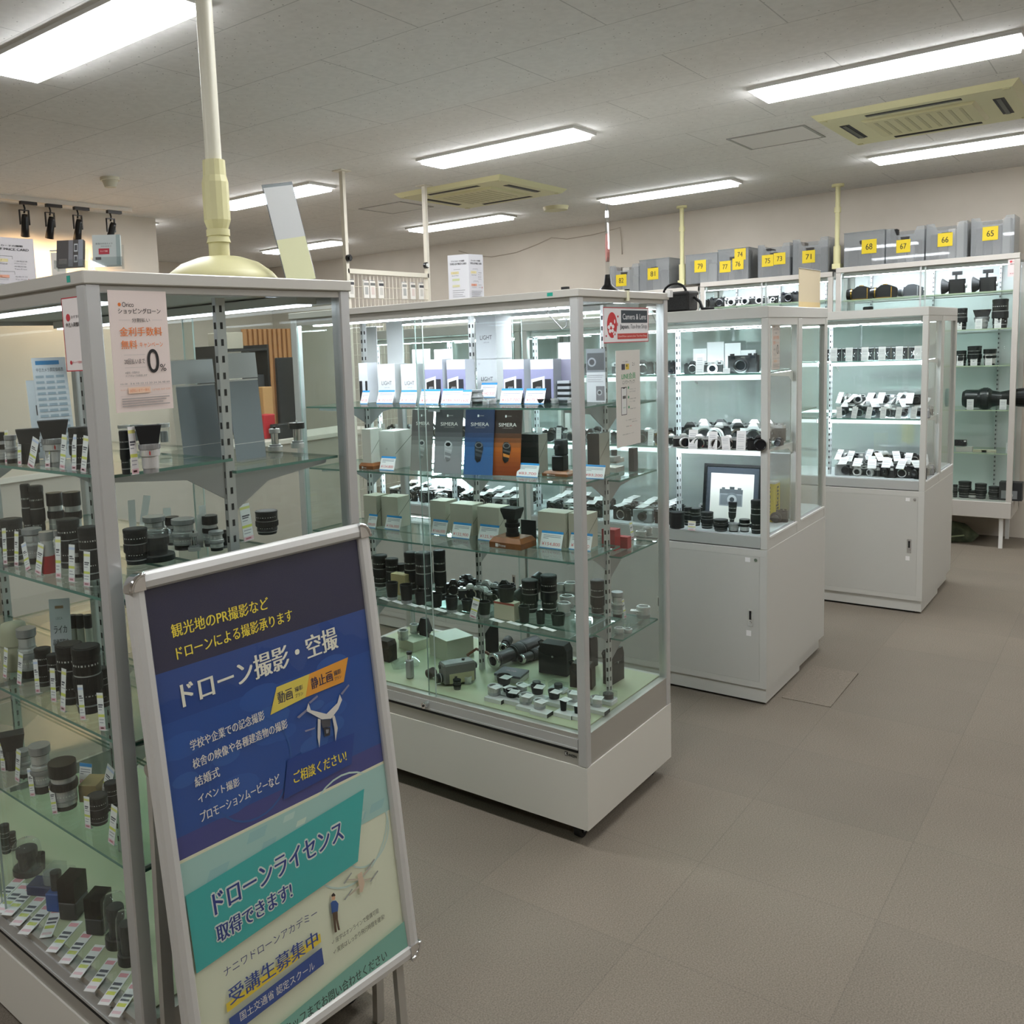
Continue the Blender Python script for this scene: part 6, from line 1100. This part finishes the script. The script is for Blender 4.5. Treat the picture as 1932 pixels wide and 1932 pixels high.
clear_box(J1(1440, 1010), 85*sj, 75*sj, .05, Z, 'dfe2e2', 'clear plastic box behind the right end of the hood rows', -PI/2); clear_box(J1(1000, 905), 90*sj, 40*sj, .04, Z, 'c9ccca', 'low clear box behind the hood rows', -PI/2); clear_box(J1(1125, 930), 110*sj, 55*sj, .04, Z, 'd4d8d8', 'clear box behind the eighth hood', -PI/2)
put_lens('black', J1(566, 925), 52*sj, 62*sj, Z, 'little black lens cap stack beside the cine camera', 'lenses on the floor of the middle case')
put_lens('ring', J1(632, 890), 50*sj, 45*sj, Z, 'silver fitting in a little bag beside the cine camera', 'lenses on the floor of the middle case')
lt_ = at(*J1(275, 850), Z); t = thing('flash_lighter', 'slim silver table viewer standing on the floor at the left', 'viewer', T(lt_.x, lt_.y, Z+.001)); obj('body', MB().cbox(-.014, .014, -.012, .012, 0, .075, STEEL, .004), t); obj('neck', MB().cyl(.009, .075, .095, CHROME), t); obj('cap', MB().cyl(.011, .095, .105, DARK), t)
lens_row(J1, sj, Z+.045, [('ring', 232, 618, 68, 58), ('ring', 303, 578, 62, 56)], 'on the low white box at left', 'rings on the low white box'); put_box('white_tray', J1(205, 660), 140*sj, 60*sj, .09, Z, 'cfcfba', 'low white tray under two silver rings, floor left', 'tray', None, None, -PI/2-.2).location.z = Z+.001
g = at(*J1(368, 640), Z); pg = thing('pistol_grip', 'black pistol grip standing behind the door edge, case floor', 'grip', T(g.x, g.y, Z+.001) @ FX); obj('handle', MB().hull([(-.022, -.015, 0), (.012, -.015, 0), (-.022, .015, 0), (.012, .015, 0), (-.018, -.015, .06), (.022, -.015, .06), (-.018, .015, .06), (.022, .015, .06)], MATTE), pg); obj('head', MB().hull([(-.03, -.016, .06), (.034, -.016, .06), (-.03, .016, .06), (.034, .016, .06), (-.012, -.012, .115), (.012, -.012, .115), (-.012, .012, .115), (.012, .012, .115)], LEATH), pg)
bg_ = at(*J1(250, 775), Z); random.seed(5); bm_ = MB().hull([(.07*math.cos(a)*random.uniform(.8, 1.1), .05*math.sin(a)*random.uniform(.8, 1.1), random.uniform(0, .028)) for a in [k*.35 for k in range(36)]], ACRYL); o = obj('plastic_bag', bm_, None, T(bg_.x, bg_.y, Z+.002)); tag(o, 'crumpled clear plastic bag on the case floor behind the viewer', 'plastic bag')
sp_ = at(*J1(650, 755), Z); o = obj('leather_strap', MB().tube([(0, 0, .006), (.02, .03, .02), (.04, .0, .045), (.06, -.04, .03), (.05, -.09, .006)], .006, M('7a3c22', .5), I4, 8), None, T(sp_.x, sp_.y, Z+.001)); tag(o, 'reddish brown leather strap behind the cine camera', 'strap')
ey = at(*J1(400, 850), Z); o = obj('leather_pouch', MB().cyl(.018, 0, .03, BROWN, RX(PI/2-.5) @ T(0, .0, -.01)), None, T(ey.x, ey.y, Z+.02)); tag(o, 'brown leather pouch lying left of the cine camera', 'pouch')
fl = at(*J1(765, 700), Z); o = obj('sun_shade', MB().rbox(-.028, .028, -.006, .006, 0, .13, LEATH, .005), None, T(fl.x+.02, fl.y, Z+.001) @ RZ(-.8)); tag(o, 'upright black leather flap behind the shelf upright, case floor', 'case flap')
bl_ = at(*J1(130, 720), Z); leather(J1(60, 735), .075, .085, .05, BROWN, 'dark leather case at the far left of the middle case floor', -PI/2)
# wire ornaments hanging under the top of the middle case
for i, (u, v) in enumerate(((1052, 572), (1238, 580))):
    p = atx(u, v, 2.56) if i == 0 else aty(u, v, 1.40); o = obj('wire_hook', MB().tube([(.02*math.cos(a)*(1-.05*a)-.02, 0, .02*math.sin(a)*(1-.05*a)) for a in [k*.4 for k in range(12)]] + [(.0, 0, -.04), (.015, 0, -.055), (.03, 0, -.045), (.03, 0, -.025), (.018, 0, -.02)], .0016, STEEL, I4, 6), None, T(p.x, p.y, 1.735) @ RZ(-PI/2 if i == 0 else 0)); tag(o, 'curled wire hook under the top of the middle case, %s' % ('aisle face', 'end face')[i], 'hook')
# ================================================================ painted showcases
s3 = .18116
SHORT = {k: v.replace(' without lens', '').replace(' with lens', '') for k, v in CDESC.items()}
def case_pt(X, dx, t_): return X @ Vector((dx, t_, 0))
def cam_at(st, X, dx, t_, z, wd, label, group, rot=0, tip=0):
    p = case_pt(X, dx, t_)
    return put('camera', cached(('cam', st), lambda: camera_parts(st)), label, 'camera', T(p.x, p.y, z+.0005) @ RZ(-PI/2+rot) @ RX(tip) @ Matrix.Scale(wd, 4), group)
def tag_at(X, dx, t_, z, w_, h_, label, group, rot=0, lean=.12, roll=0, v=0):
    v = 3
    p = case_pt(X, dx, t_)
    return put('price_tag', cached(('tag', v), lambda: tag_parts(v)), label, 'price tag', T(p.x, p.y, z+.0005) @ RZ(-PI/2+rot) @ RX(-lean) @ RY(roll) @ Matrix.Diagonal((w_, w_, h_, 1)), group)
P3 = 'of the first painted case'
# top shelf, right bay
PLX = 4.034+.10
put_cam('range_black', J3(205, 1010), 60*s3*2.2, Z3[0], 'dark camera at the white upright, top shelf %s' % P3, 'cameras on the top shelf of the first painted case', -1.3)
put_cam('slr_black', J3(430, 980), 190*s3, Z3[0], 'black camera left of a tag, top shelf %s' % P3, 'cameras on the top shelf of the first painted case', -PI/2)
put_cam('range_lens', J3(635, 1005), 210*s3, Z3[0], 'silver rangefinder camera, centre of the top shelf %s' % P3, 'cameras on the top shelf of the first painted case', -PI/2+.25)
put_cam('range_black', J3(955, 960), 320*s3, Z3[0], 'wide black camera on the top shelf, right end %s' % P3, 'cameras on the top shelf of the first painted case', -PI/2)
PLX = 4.034+.05
tag_row(J3, s3, Z3[0], [(495, 1015, 72, 210, 0), (775, 985, 60, 55, 0)], 'on the top shelf %s' % P3, 'tags in the first painted case', plain=True)
PLX = None
for i, (x, y, w_, h_) in enumerate(((575, 870, 175, 265), (760, 860, 160, 250), (430, 880, 140, 200), (925, 850, 150, 175))):
    p = atx(*J3(x, y), 4.034+.30); m = mpp(p); o = obj('white_card', MB().box(0, w_*s3*m, 0, .003, 0, (h_+40)*s3*m, M('e4e8e6', .5)), None, T(4.034+.30, p.y, Z3[0]+.0005) @ FX); tag(o, 'plain white card behind cameras, %s on the top shelf %s' % (ORD[(1, 2, 0, 3)[i]], P3), 'card', 'white cards in the first painted case')
# middle shelf, right bay: two rows of silver SLRs
GR3 = 'cameras on the middle shelf of the first painted case'
for i, (st, x, y, w_, r_) in enumerate((('slr', 210, 555, 150, 0), ('slr_lens', 330, 575, 180, .6), ('slr', 500, 590, 190, .15), ('slr_lens', 665, 590, 185, .35), ('slr', 800, 595, 180, .2), ('slr', 950, 600, 185, .1), ('slr_black_lens', 1110, 605, 190, .5))):
    put_cam(st, J4(x, y), w_*s3*1.18, Z3[1], '%s, front row of middle shelf, %s from left %s' % (SHORT[st], ORD[i], P3), GR3, -PI/2+r_)
for i, t_ in enumerate((.07, .145, .22, .295, .37)):
    cam_at(('slr_black', 'slr', 'slr_lens', 'slr_black', 'slr')[i], C3, .2, .45-t_+.04, Z3[1], .145, '%s, second row of middle shelf, %s from left %s' % (SHORT[('slr_black', 'slr', 'slr_lens', 'slr_black', 'slr')[i]], ORD[i], P3), GR3, (.3, 0, -.2, .4, 0)[i])
for i, t_ in enumerate((.08, .16, .24, .32, .38)): 
    cam_at(('slr', 'slr_black', 'slr', 'slr', 'slr')[i], C3, .33, .45-t_+.03, Z3[1]+.0, .15, '%s, back row of middle shelf, %s from left %s' % (('silver SLR camera', 'black SLR camera', 'silver SLR camera', 'silver SLR camera', 'silver SLR camera')[i], ORD[i], P3), GR3, .1, 0)
tag_row(J4, s3, Z3[1], [(425, 590, 80, 200, 0), (630, 598, 78, 190, 0), (775, 603, 72, 150, -.12), (925, 607, 80, 205, 0)], 'on the middle shelf %s' % P3, 'tags in the first painted case', plain=True)
put_cam('blimp', J4(1330, 560), 130*s3, Z3[1], 'fat dark camera seen through the end pane, middle shelf', GR3, 0)
# rear side: row of dark cameras with tags on the far shelf
rs = obj('rear_shelf', MB().box(W3/2+.02, W3-.03, .04, L3-.05, 1.262, 1.268, SHELF, side=GEDGE)); 
rs.parent = [o for o in COL.objects if o.name == 'steel_showcase'][0]
for i in range(9):
    t_ = .06+i*.046
    if i % 2 == 0: cam_at('range_black', C3, .60, t_+.02, 1.2685, .085, 'dark camera on the far shelf, %s from right %s' % (ORD[i//2], P3), 'cameras on the far shelf', 0)
    tag_at(C3, .52, t_, 1.2685, .018, .05, 'grey tag on the far shelf, %s from right %s' % (ORD[i], P3), 'tags on the far shelf', 0, .1, 0, i % 3)
# floor of the right bay
Zf = Z3[2]
fr = at(*J4(530, 1400), Zf); m = mpp(fr); fw_, fh_ = 535*s3*m*1.05, 590*s3*m
fp = thing('picture_frame', 'black framed camera drawing standing in the painted case', 'framed picture', T(4.034+.17, fr.y+.03, Zf+.001) @ RZ(-PI/2) @ RX(-.14))
fw_ *= 1.06; fh_ *= 1.08
f_ = MB()
for a in ((0, .012, 0, fh_), (fw_-.012, fw_, 0, fh_), (.012, fw_-.012, 0, .012), (.012, fw_-.012, fh_-.012, fh_)): f_.box(a[0], a[1], -.012, .006, a[2], a[3], BLACK)
obj('frame', f_, fp)
pr_ = [('r', .0, .0, 1, 1, '4a5058'), ('r', .08, .02, .90, .88, 'f0efe6'), ('r', .26, .30, .70, .58, '9aa0a4'), ('r', .26, .52, .70, .60, '6a7074'), ('r', .30, .60, .36, .63, '6a7074'), ('r', .45, .60, .54, .645, '55595c'), ('r', .60, .60, .67, .63, '6a7074'), ('c', .50, .42, .13, '7c8286'), ('c', .50, .42, .09, 'b8bcbe'), ('c', .50, .42, .045, '4a4e52'), ('r', .28, .32, .40, .50, '7e8488'), ('r', .60, .32, .68, .50, '7e8488')]
obj('drawing', sheet_mb(fw_-.024, fh_-.024, pr_, '4a5058', .002, None, None, I4, .15), fp, T(.012, -.003, .012) @ UPR)
lens_row(J4, s3, Zf, [('canister', 262, 1420, 145, 165), ('zoom', 375, 1390, 85, 190), ('black', 450, 1395, 115, 180), ('black2', 575, 1425, 130, 170), ('tele', 600, 1300, 90, 165), ('silver', 712, 1330, 80, 145), ('black', 718, 1455, 150, 120), ('tele', 845, 1395, 95, 250), ('silver', 850, 1460, 110, 90), ('zoom', 968, 1350, 88, 220), ('silverblack', 965, 1460, 110, 130), ('tele', 1090, 1480, 120, 350)], 'on the floor %s' % P3, 'lenses on the floor of the first painted case')
put_tag(J4(412, 1440), 80*s3, 100*s3, Zf, 'white card among lenses on the floor of the painted case', 'tags in the first painted case', -PI/2, .15)
for i, (u, v, w_, h_) in enumerate(((1457, 1000, 25, 85), (1477, 985, 20, 80))):
    p = aty((1462, 1479)[i], v, (1.33, 1.42)[i]); bw, bh = (.072, .18)
    b = MB().box(0, bw, 0, bw, 0, bh, M('e8d21c', .4)); b.box(0, bw, 0, bw, bh, bh+.008, M('e4e4dc', .4))
    b.text('Nikon', .01, .016, bh*.86, bw*.55, M('16160f', .5), T(bw-.004, 0, 0) @ T(0, -.0006, 0) @ UPR @ RZ(PI/2), .03); b.text('Nikon', .01, .016, bh*.86, bw*.55, M('16160f', .5), FX @ T(-bw, -.0006, 0) @ T(bw-.004, 0, 0) @ UPR @ RZ(PI/2), .03)
    o = obj('lens_box', b, None, T(p.x, (1.33, 1.40)[i], Zf+.001)); tag(o, ('front', 'rear')[i]+' yellow upright lens box with black lettering by the end pane', 'product box', 'yellow lens boxes')
o = obj('plug_cable', MB().tube([(0, 0, .003), (.03, .02, .01), (.05, 0, .003), (.03, -.02, .003)], .003, BLACK, I4, 6), None, T(4.55, 1.32, Zf+.001)); tag(o, 'short black cable by the yellow boxes', 'cable')
# left bays, seen through the middle glass case
G3L = 'cameras in the left bays of the first painted case'
random.seed(21)
BAYS = [(C3, t_) for t_ in (.50, .62, .74, .88, 1.0, 1.12)]
row_st = {Z3[1]: ['slr_black', 'slr_black_lens', 'slr_black', 'gold', 'slr_black', 'slr', 'slr_black'], Z3[2]: ['slr_black', 'compact_black', 'range_black', 'slr_black_lens', 'compact', 'slr_black', 'range_lens']}
for case_, ts, who in ((C3, (.50, .61, .72, .88, .99, 1.10), 'first painted case left bays'), (C5, (.09, .2, .31, .42, .6, .71, .82, .93), 'leftmost painted case')):
    for zi, z in enumerate((Z3[1], Z3[2])):
        for r_ in range(2 if zi == 0 else 3):
            rw = ('front', 'second', 'third')[r_]; sh = ('middle', 'bottom')[zi]
            for i, t_ in enumerate(ts):
                st = 'gold' if (case_ is C3 and zi == 0 and r_ == 0 and i == 0) else row_st[z][(i*3+r_*2+zi) % 7]
                if st == 'gold' and not (case_ is C3 and zi == 0 and r_ == 0 and i == 0): st = 'slr_black'
                cam_at(st, case_, .09+r_*.115, t_+.02*r_, z, .10, '%s, %s row, %s shelf, %s from right, %s' % (SHORT[st], rw, sh, ORD[i], who), G3L, random.uniform(-.35, .35))
                if zi == 0 and r_ == 0: tag_at(case_, .045, t_+.05, z, .028, .075, 'white tag, middle shelf edge, %s from right, %s' % (ORD[i], who), 'tags in the left bays', 0, .1, 0, i % 3)
                if zi == 1:
                    p = case_pt(case_, .09+r_*.115, t_+.02*r_); put('price_tag', cached(('flat', True), lambda: flat_parts(True)), 'white tag lying on the %s %s-row bottom camera, %s' % (ORD[i], rw, who), 'price tag', T(p.x-.01, p.y, z+.10*.71+.006) @ RZ(-PI/2+random.uniform(-.4, .4)) @ RX(-PI/2+.15) @ Matrix.Diagonal((.045, .0009, .06, 1)), 'tags in the left bays')
    for i, t_ in enumerate(ts):
        st = ('range_black', 'slr_black', 'range_lens', 'slr_black_lens', 'range_black', 'slr', 'slr_black', 'range_lens')[i]
        cam_at(st, case_, .13, t_+.01, Z3[0], .10, '%s, top shelf, %s from right, %s' % (SHORT[st], ORD[i], who), G3L, .1)
# ---- farther painted case
P4 = 'of the farther painted case'; s5 = .2029
for i, (x, y) in enumerate(((172, 582), (322, 580), (475, 578), (628, 575), (782, 571), (945, 568))):
    PLX = 5.874+.17; put_cam('folding', J5(x-8, y-8), 150*s5, Z4[0], 'black folding camera with a tag, %s from left, top shelf %s' % (ORD[i], P4), 'folding cameras on the top shelf', -PI/2+.1, 0); PLX = 5.874+.05
    put_tag(J5(x-(12, 18, 25, 18, 12, 0)[i], y), 60*s5, 125*s5, Z4[0], 'white tag before the %s folding camera, top shelf %s' % (ORD[i], P4), 'tags on the top shelf of the farther case', -PI/2, .06, 0, 3)
PLX = None
random.seed(33)
kinds = ['compact', 'compact_black', 'range_lens', 'compact', 'slr_black', 'range_lens', 'slr', 'compact_black']
for zi, (z, nr, n) in enumerate(((Z4[1], 3, 6), (Z4[2], 4, 6))):
    nm = ('middle', 'bottom')[zi]
    for r_ in range(nr):
        for i in range(n):
            t_ = .055+i*.078+.012*(r_ % 2); dx = .10+r_*.09; st = kinds[(i*3+r_*5+zi) % 8]; wd = random.uniform(.095, .115)
            cam_at(st, C4, dx, t_, z, wd, '%s, %s row of %s shelf, %s from right %s' % (SHORT[st], ('front', 'second', 'third', 'rear')[r_], nm, ORD[i], P4), 'heaped cameras in the farther painted case', random.uniform(-.7, .7))
            if zi == 0 and r_ == 0: tag_at(C4, .045, t_+.02, z, .03, .068, 'white tag on the middle shelf edge, %s from right %s' % (ORD[i], P4), 'tags in the farther painted case', 0, .1, random.uniform(-.15, .15), i % 3)
            else:
                p = case_pt(C4, dx, t_); put('price_tag', cached(('flat', True), lambda: flat_parts(True)), 'white tag on %s row of %s shelf, %s from right %s' % (('front', 'second', 'third', 'rear')[r_], nm, ORD[i], P4), 'price tag', T(p.x-.03, p.y, z+wd*.62+.02) @ RZ(-PI/2+random.uniform(-.7, .7)) @ RX(-PI/2+random.uniform(.5, .9)) @ Matrix.Diagonal((.046, .0009, .072, 1)), 'tags in the farther painted case')
for i in range(5):
    tag_at(C4, .5, .1+i*.085, Z4[1]-.14+.0, .025, .06, 'grey tag beyond the divider, %s from right %s' % (ORD[i], P4), 'tags beyond the divider', 0) if False else None
for zi, (z, nm) in enumerate(((Z4[1], 'middle'), (Z4[2], 'bottom'))):      # cameras lying on top of the heap
    for i in range(6):
        t_ = .085+i*.078; st = kinds[(i*5+zi*3+1) % 8]; dx = (.15, .24, .18, .27, .16, .22)[i]
        cam_at(st, C4, dx, t_, z+.074, .10, '%s atop the %s shelf heap, %s from right %s' % (SHORT[st], nm, ORD[i], P4), 'heaped cameras in the farther painted case', random.uniform(-1, 1), random.uniform(-.35, .1))
        p = case_pt(C4, dx-.05, t_+.02); put('price_tag', cached(('flat', True), lambda: flat_parts(True)), 'white tag atop the %s shelf heap, %s from right %s' % (nm, ORD[i], P4), 'price tag', T(p.x, p.y, z+.115) @ RZ(-PI/2+random.uniform(-.8, .8)) @ RX(-PI/2+random.uniform(.6, 1.2)) @ Matrix.Diagonal((.04, .0009, .07, 1)), 'tags in the farther painted case')
for i in range(7):                         # a third line of goods deep in the first painted case, lower deck
    st = ('range_black', 'slr_black', 'compact', 'slr_black', 'range_lens', 'slr_black', 'compact_black')[i]
    if i < 5: cam_at(st, C3, .36, .07+i*.08, Z3[2], .10, '%s, back of bottom shelf, %s from right %s' % (SHORT[st], ORD[i], P3), 'cameras at the back of the bottom shelf', .1)
# ---- tall wall cabinet at the far right
PLX = XW+.10
PW = 'of the far right cabinet'
def wc(st, u, v, wpx, z, lab, grp, rot=-PI/2): return put_cam(st, (u, v), wpx, z, lab, grp, rot, .1)
G5 = 'fat cameras on the top cabinet shelf'
for i, (st, u, v, w_) in enumerate((('blimp_gold', 1627, 562, 40), ('blimp_gold', 1672, 558, 40), ('blimp_grey', 1722, 556, 36))): wc(st, u, v, w_, SZ[0], ('leftmost fat black camera with gold trim', 'second fat black camera with gold trim', 'fat grey camera right of two gold-trimmed ones')[i]+' '+PW, G5)
for i, (u, v) in enumerate(((1799, 550), (1857, 546))): wc('bellcam', u, v, 38, SZ[0], '%s of two black cameras with finder posts %s' % (('left', 'right')[i], PW), G5)
for i, (u, v, h_) in enumerate(((1623, 563, 18), (1667, 560, 18), (1698, 557, 20), (1798, 552, 20), (1853, 548, 20))): put_tag((u, v), 10, h_, SZ[0], 'white tag on the top shelf, %s from left, %s' % (ORD[i], PW), 'tags in the far right wall cabinet', -PI/2, .05, 0, 3)
lens_row(lambda x, y: (x, y), 1, SZ[1], [('tele', 1637, 632, 18, 50), ('silver', 1676, 628, 16, 40), ('tele', 1712, 628, 16, 45), ('tele', 1762, 626, 16, 40), ('tele', 1812, 624, 22, 40), ('hooded', 1852, 622, 30, 36), ('tele', 1886, 621, 27, 54)], 'on the second shelf %s' % PW, 'lenses in the far right wall cabinet')
lens_row(lambda x, y: (x, y), 1, SZ[2], [('black', 1813, 692, 18, 28), ('zoom', 1838, 691, 24, 36), ('silverblack', 1867, 691, 22, 30)], 'on the third shelf %s' % PW, 'lenses in the far right wall cabinet')
for i, (u, v, z) in enumerate(((1808, 624, SZ[1]), (1846, 623, SZ[1]), (1882, 622, SZ[1]), (1811, 692, SZ[2]), (1837, 692, SZ[2]), (1865, 691, SZ[2]), (1830, 774, SZ[3]), (1892, 774, SZ[3]), (1904, 855, SZ[4]))): put_tag((u, v), 11, 19, z, 'white tag on the lower shelves, %s reading down, %s' % (ORD[i], PW), 'tags in the far right wall cabinet', -PI/2, .05, 0, 3)
p = base((1812, 772), SZ[3]); m = mpp(p)
t = thing('giant_lens', 'huge black lens lying on its side in the far right wall cabinet', 'lens', T(p.x+.1, p.y, SZ[3]+36*m/2+.002) @ RZ(-PI/2) @ RY(PI/2)); r_ = 17*m
obj('barrel', MB().lathe([(0, 0), (r_*.8, 0), (r_, .02), (r_, .10), (r_*1.15, .12), (r_*1.15, .17), (r_*.9, .19), (r_*.75, .24), (r_*.75, .25), (0, .25)], BLACK, seg=28, smooth=False), t); obj('foot_collar', MB().cyl(r_*1.22, .13, .16, DARK), t)
t = thing('spotting_scope', 'black flared barrel lying right of the huge lens in the wall cabinet', 'lens', T(p.x+.1, atx(1872, 772, XW+.1).y, SZ[3]+20*m+.002) @ RZ(-PI/2) @ RY(PI/2)); obj('barrel', MB().lathe([(0, 0), (9*m, 0), (17*m, .15), (18*m, .2), (0, .2)], BLACK, seg=24, smooth=False), t); obj('eyepiece', MB().cyl(7*m, -.03, 0, RUBBER), t)
for i, (u, w_, h_, c) in enumerate(((1803, 26, 9, 'c9c7bd'), (1835, 22, 4, 'c6c2a4'), (1852, 22, 4, 'cfcbb0'))):
    q = put_box('filter_tray', (u, 857), w_, h_, .05, SZ[4], c, 'low cream tray on the fifth shelf, %s from left, %s' % (ORD[i], PW), 'tray')
put_cam('compact_black', (1812, 850), 20, SZ[4]+.042, 'small black accessory on a cream tray in the wall cabinet', None)
ZB = .351
lens_row(lambda x, y: (x, y), 1, ZB, [('black', 1802, 938, 8, 24), ('black', 1820, 936, 22, 30), ('silverblack', 1835, 938, 18, 14), ('black', 1850, 938, 20, 28), ('zoom', 1876, 938, 20, 24)], 'on the bottom %s' % PW, 'lenses in the far right wall cabinet')
put_box('cartons_black', (1884, 945), 36, 34, .1, ZB, '2b2c2e', 'black carton with a pale picture at the bottom right of the wall cabinet', 'carton', None, [('r', .1, .1, .8, .55, '8a8c8e'), ('c', .5, .3, .12, 'd0d2d2')])
PLX = XW+.12
# ---- second wall cabinet, cameras behind the bag
PQ = 'of the cabinet behind the bag'
for i, (st, u, v, w_, r_) in enumerate((('range_black', 1331, 578, 24, 0), ('range_black', 1355, 577, 28, .5), ('range_lens', 1382, 575, 26, 0), ('range_lens', 1408, 573, 26, 0), ('range_lens', 1433, 571, 26, .2), ('folding', 1460, 571, 18, 0), ('range_black', 1490, 570, 30, 0))):
    put_cam(st, (u, v+4), w_*1.1, 1.905, '%s, %s from left on top shelf %s' % (SHORT[st], ORD[i], PQ), 'cameras in the wall cabinet behind the bag', -PI/2+r_)
for i, (u, v, h_) in enumerate(((1372, 578, 10), (1394, 576, 10), (1456, 573, 14), (1489, 572, 20))): put_tag((u, v), 9, h_, 1.905, 'white tag, %s from left on the top shelf %s' % (ORD[i], PQ), 'tags in the wall cabinet behind the bag', -PI/2, .05, 0, 3)
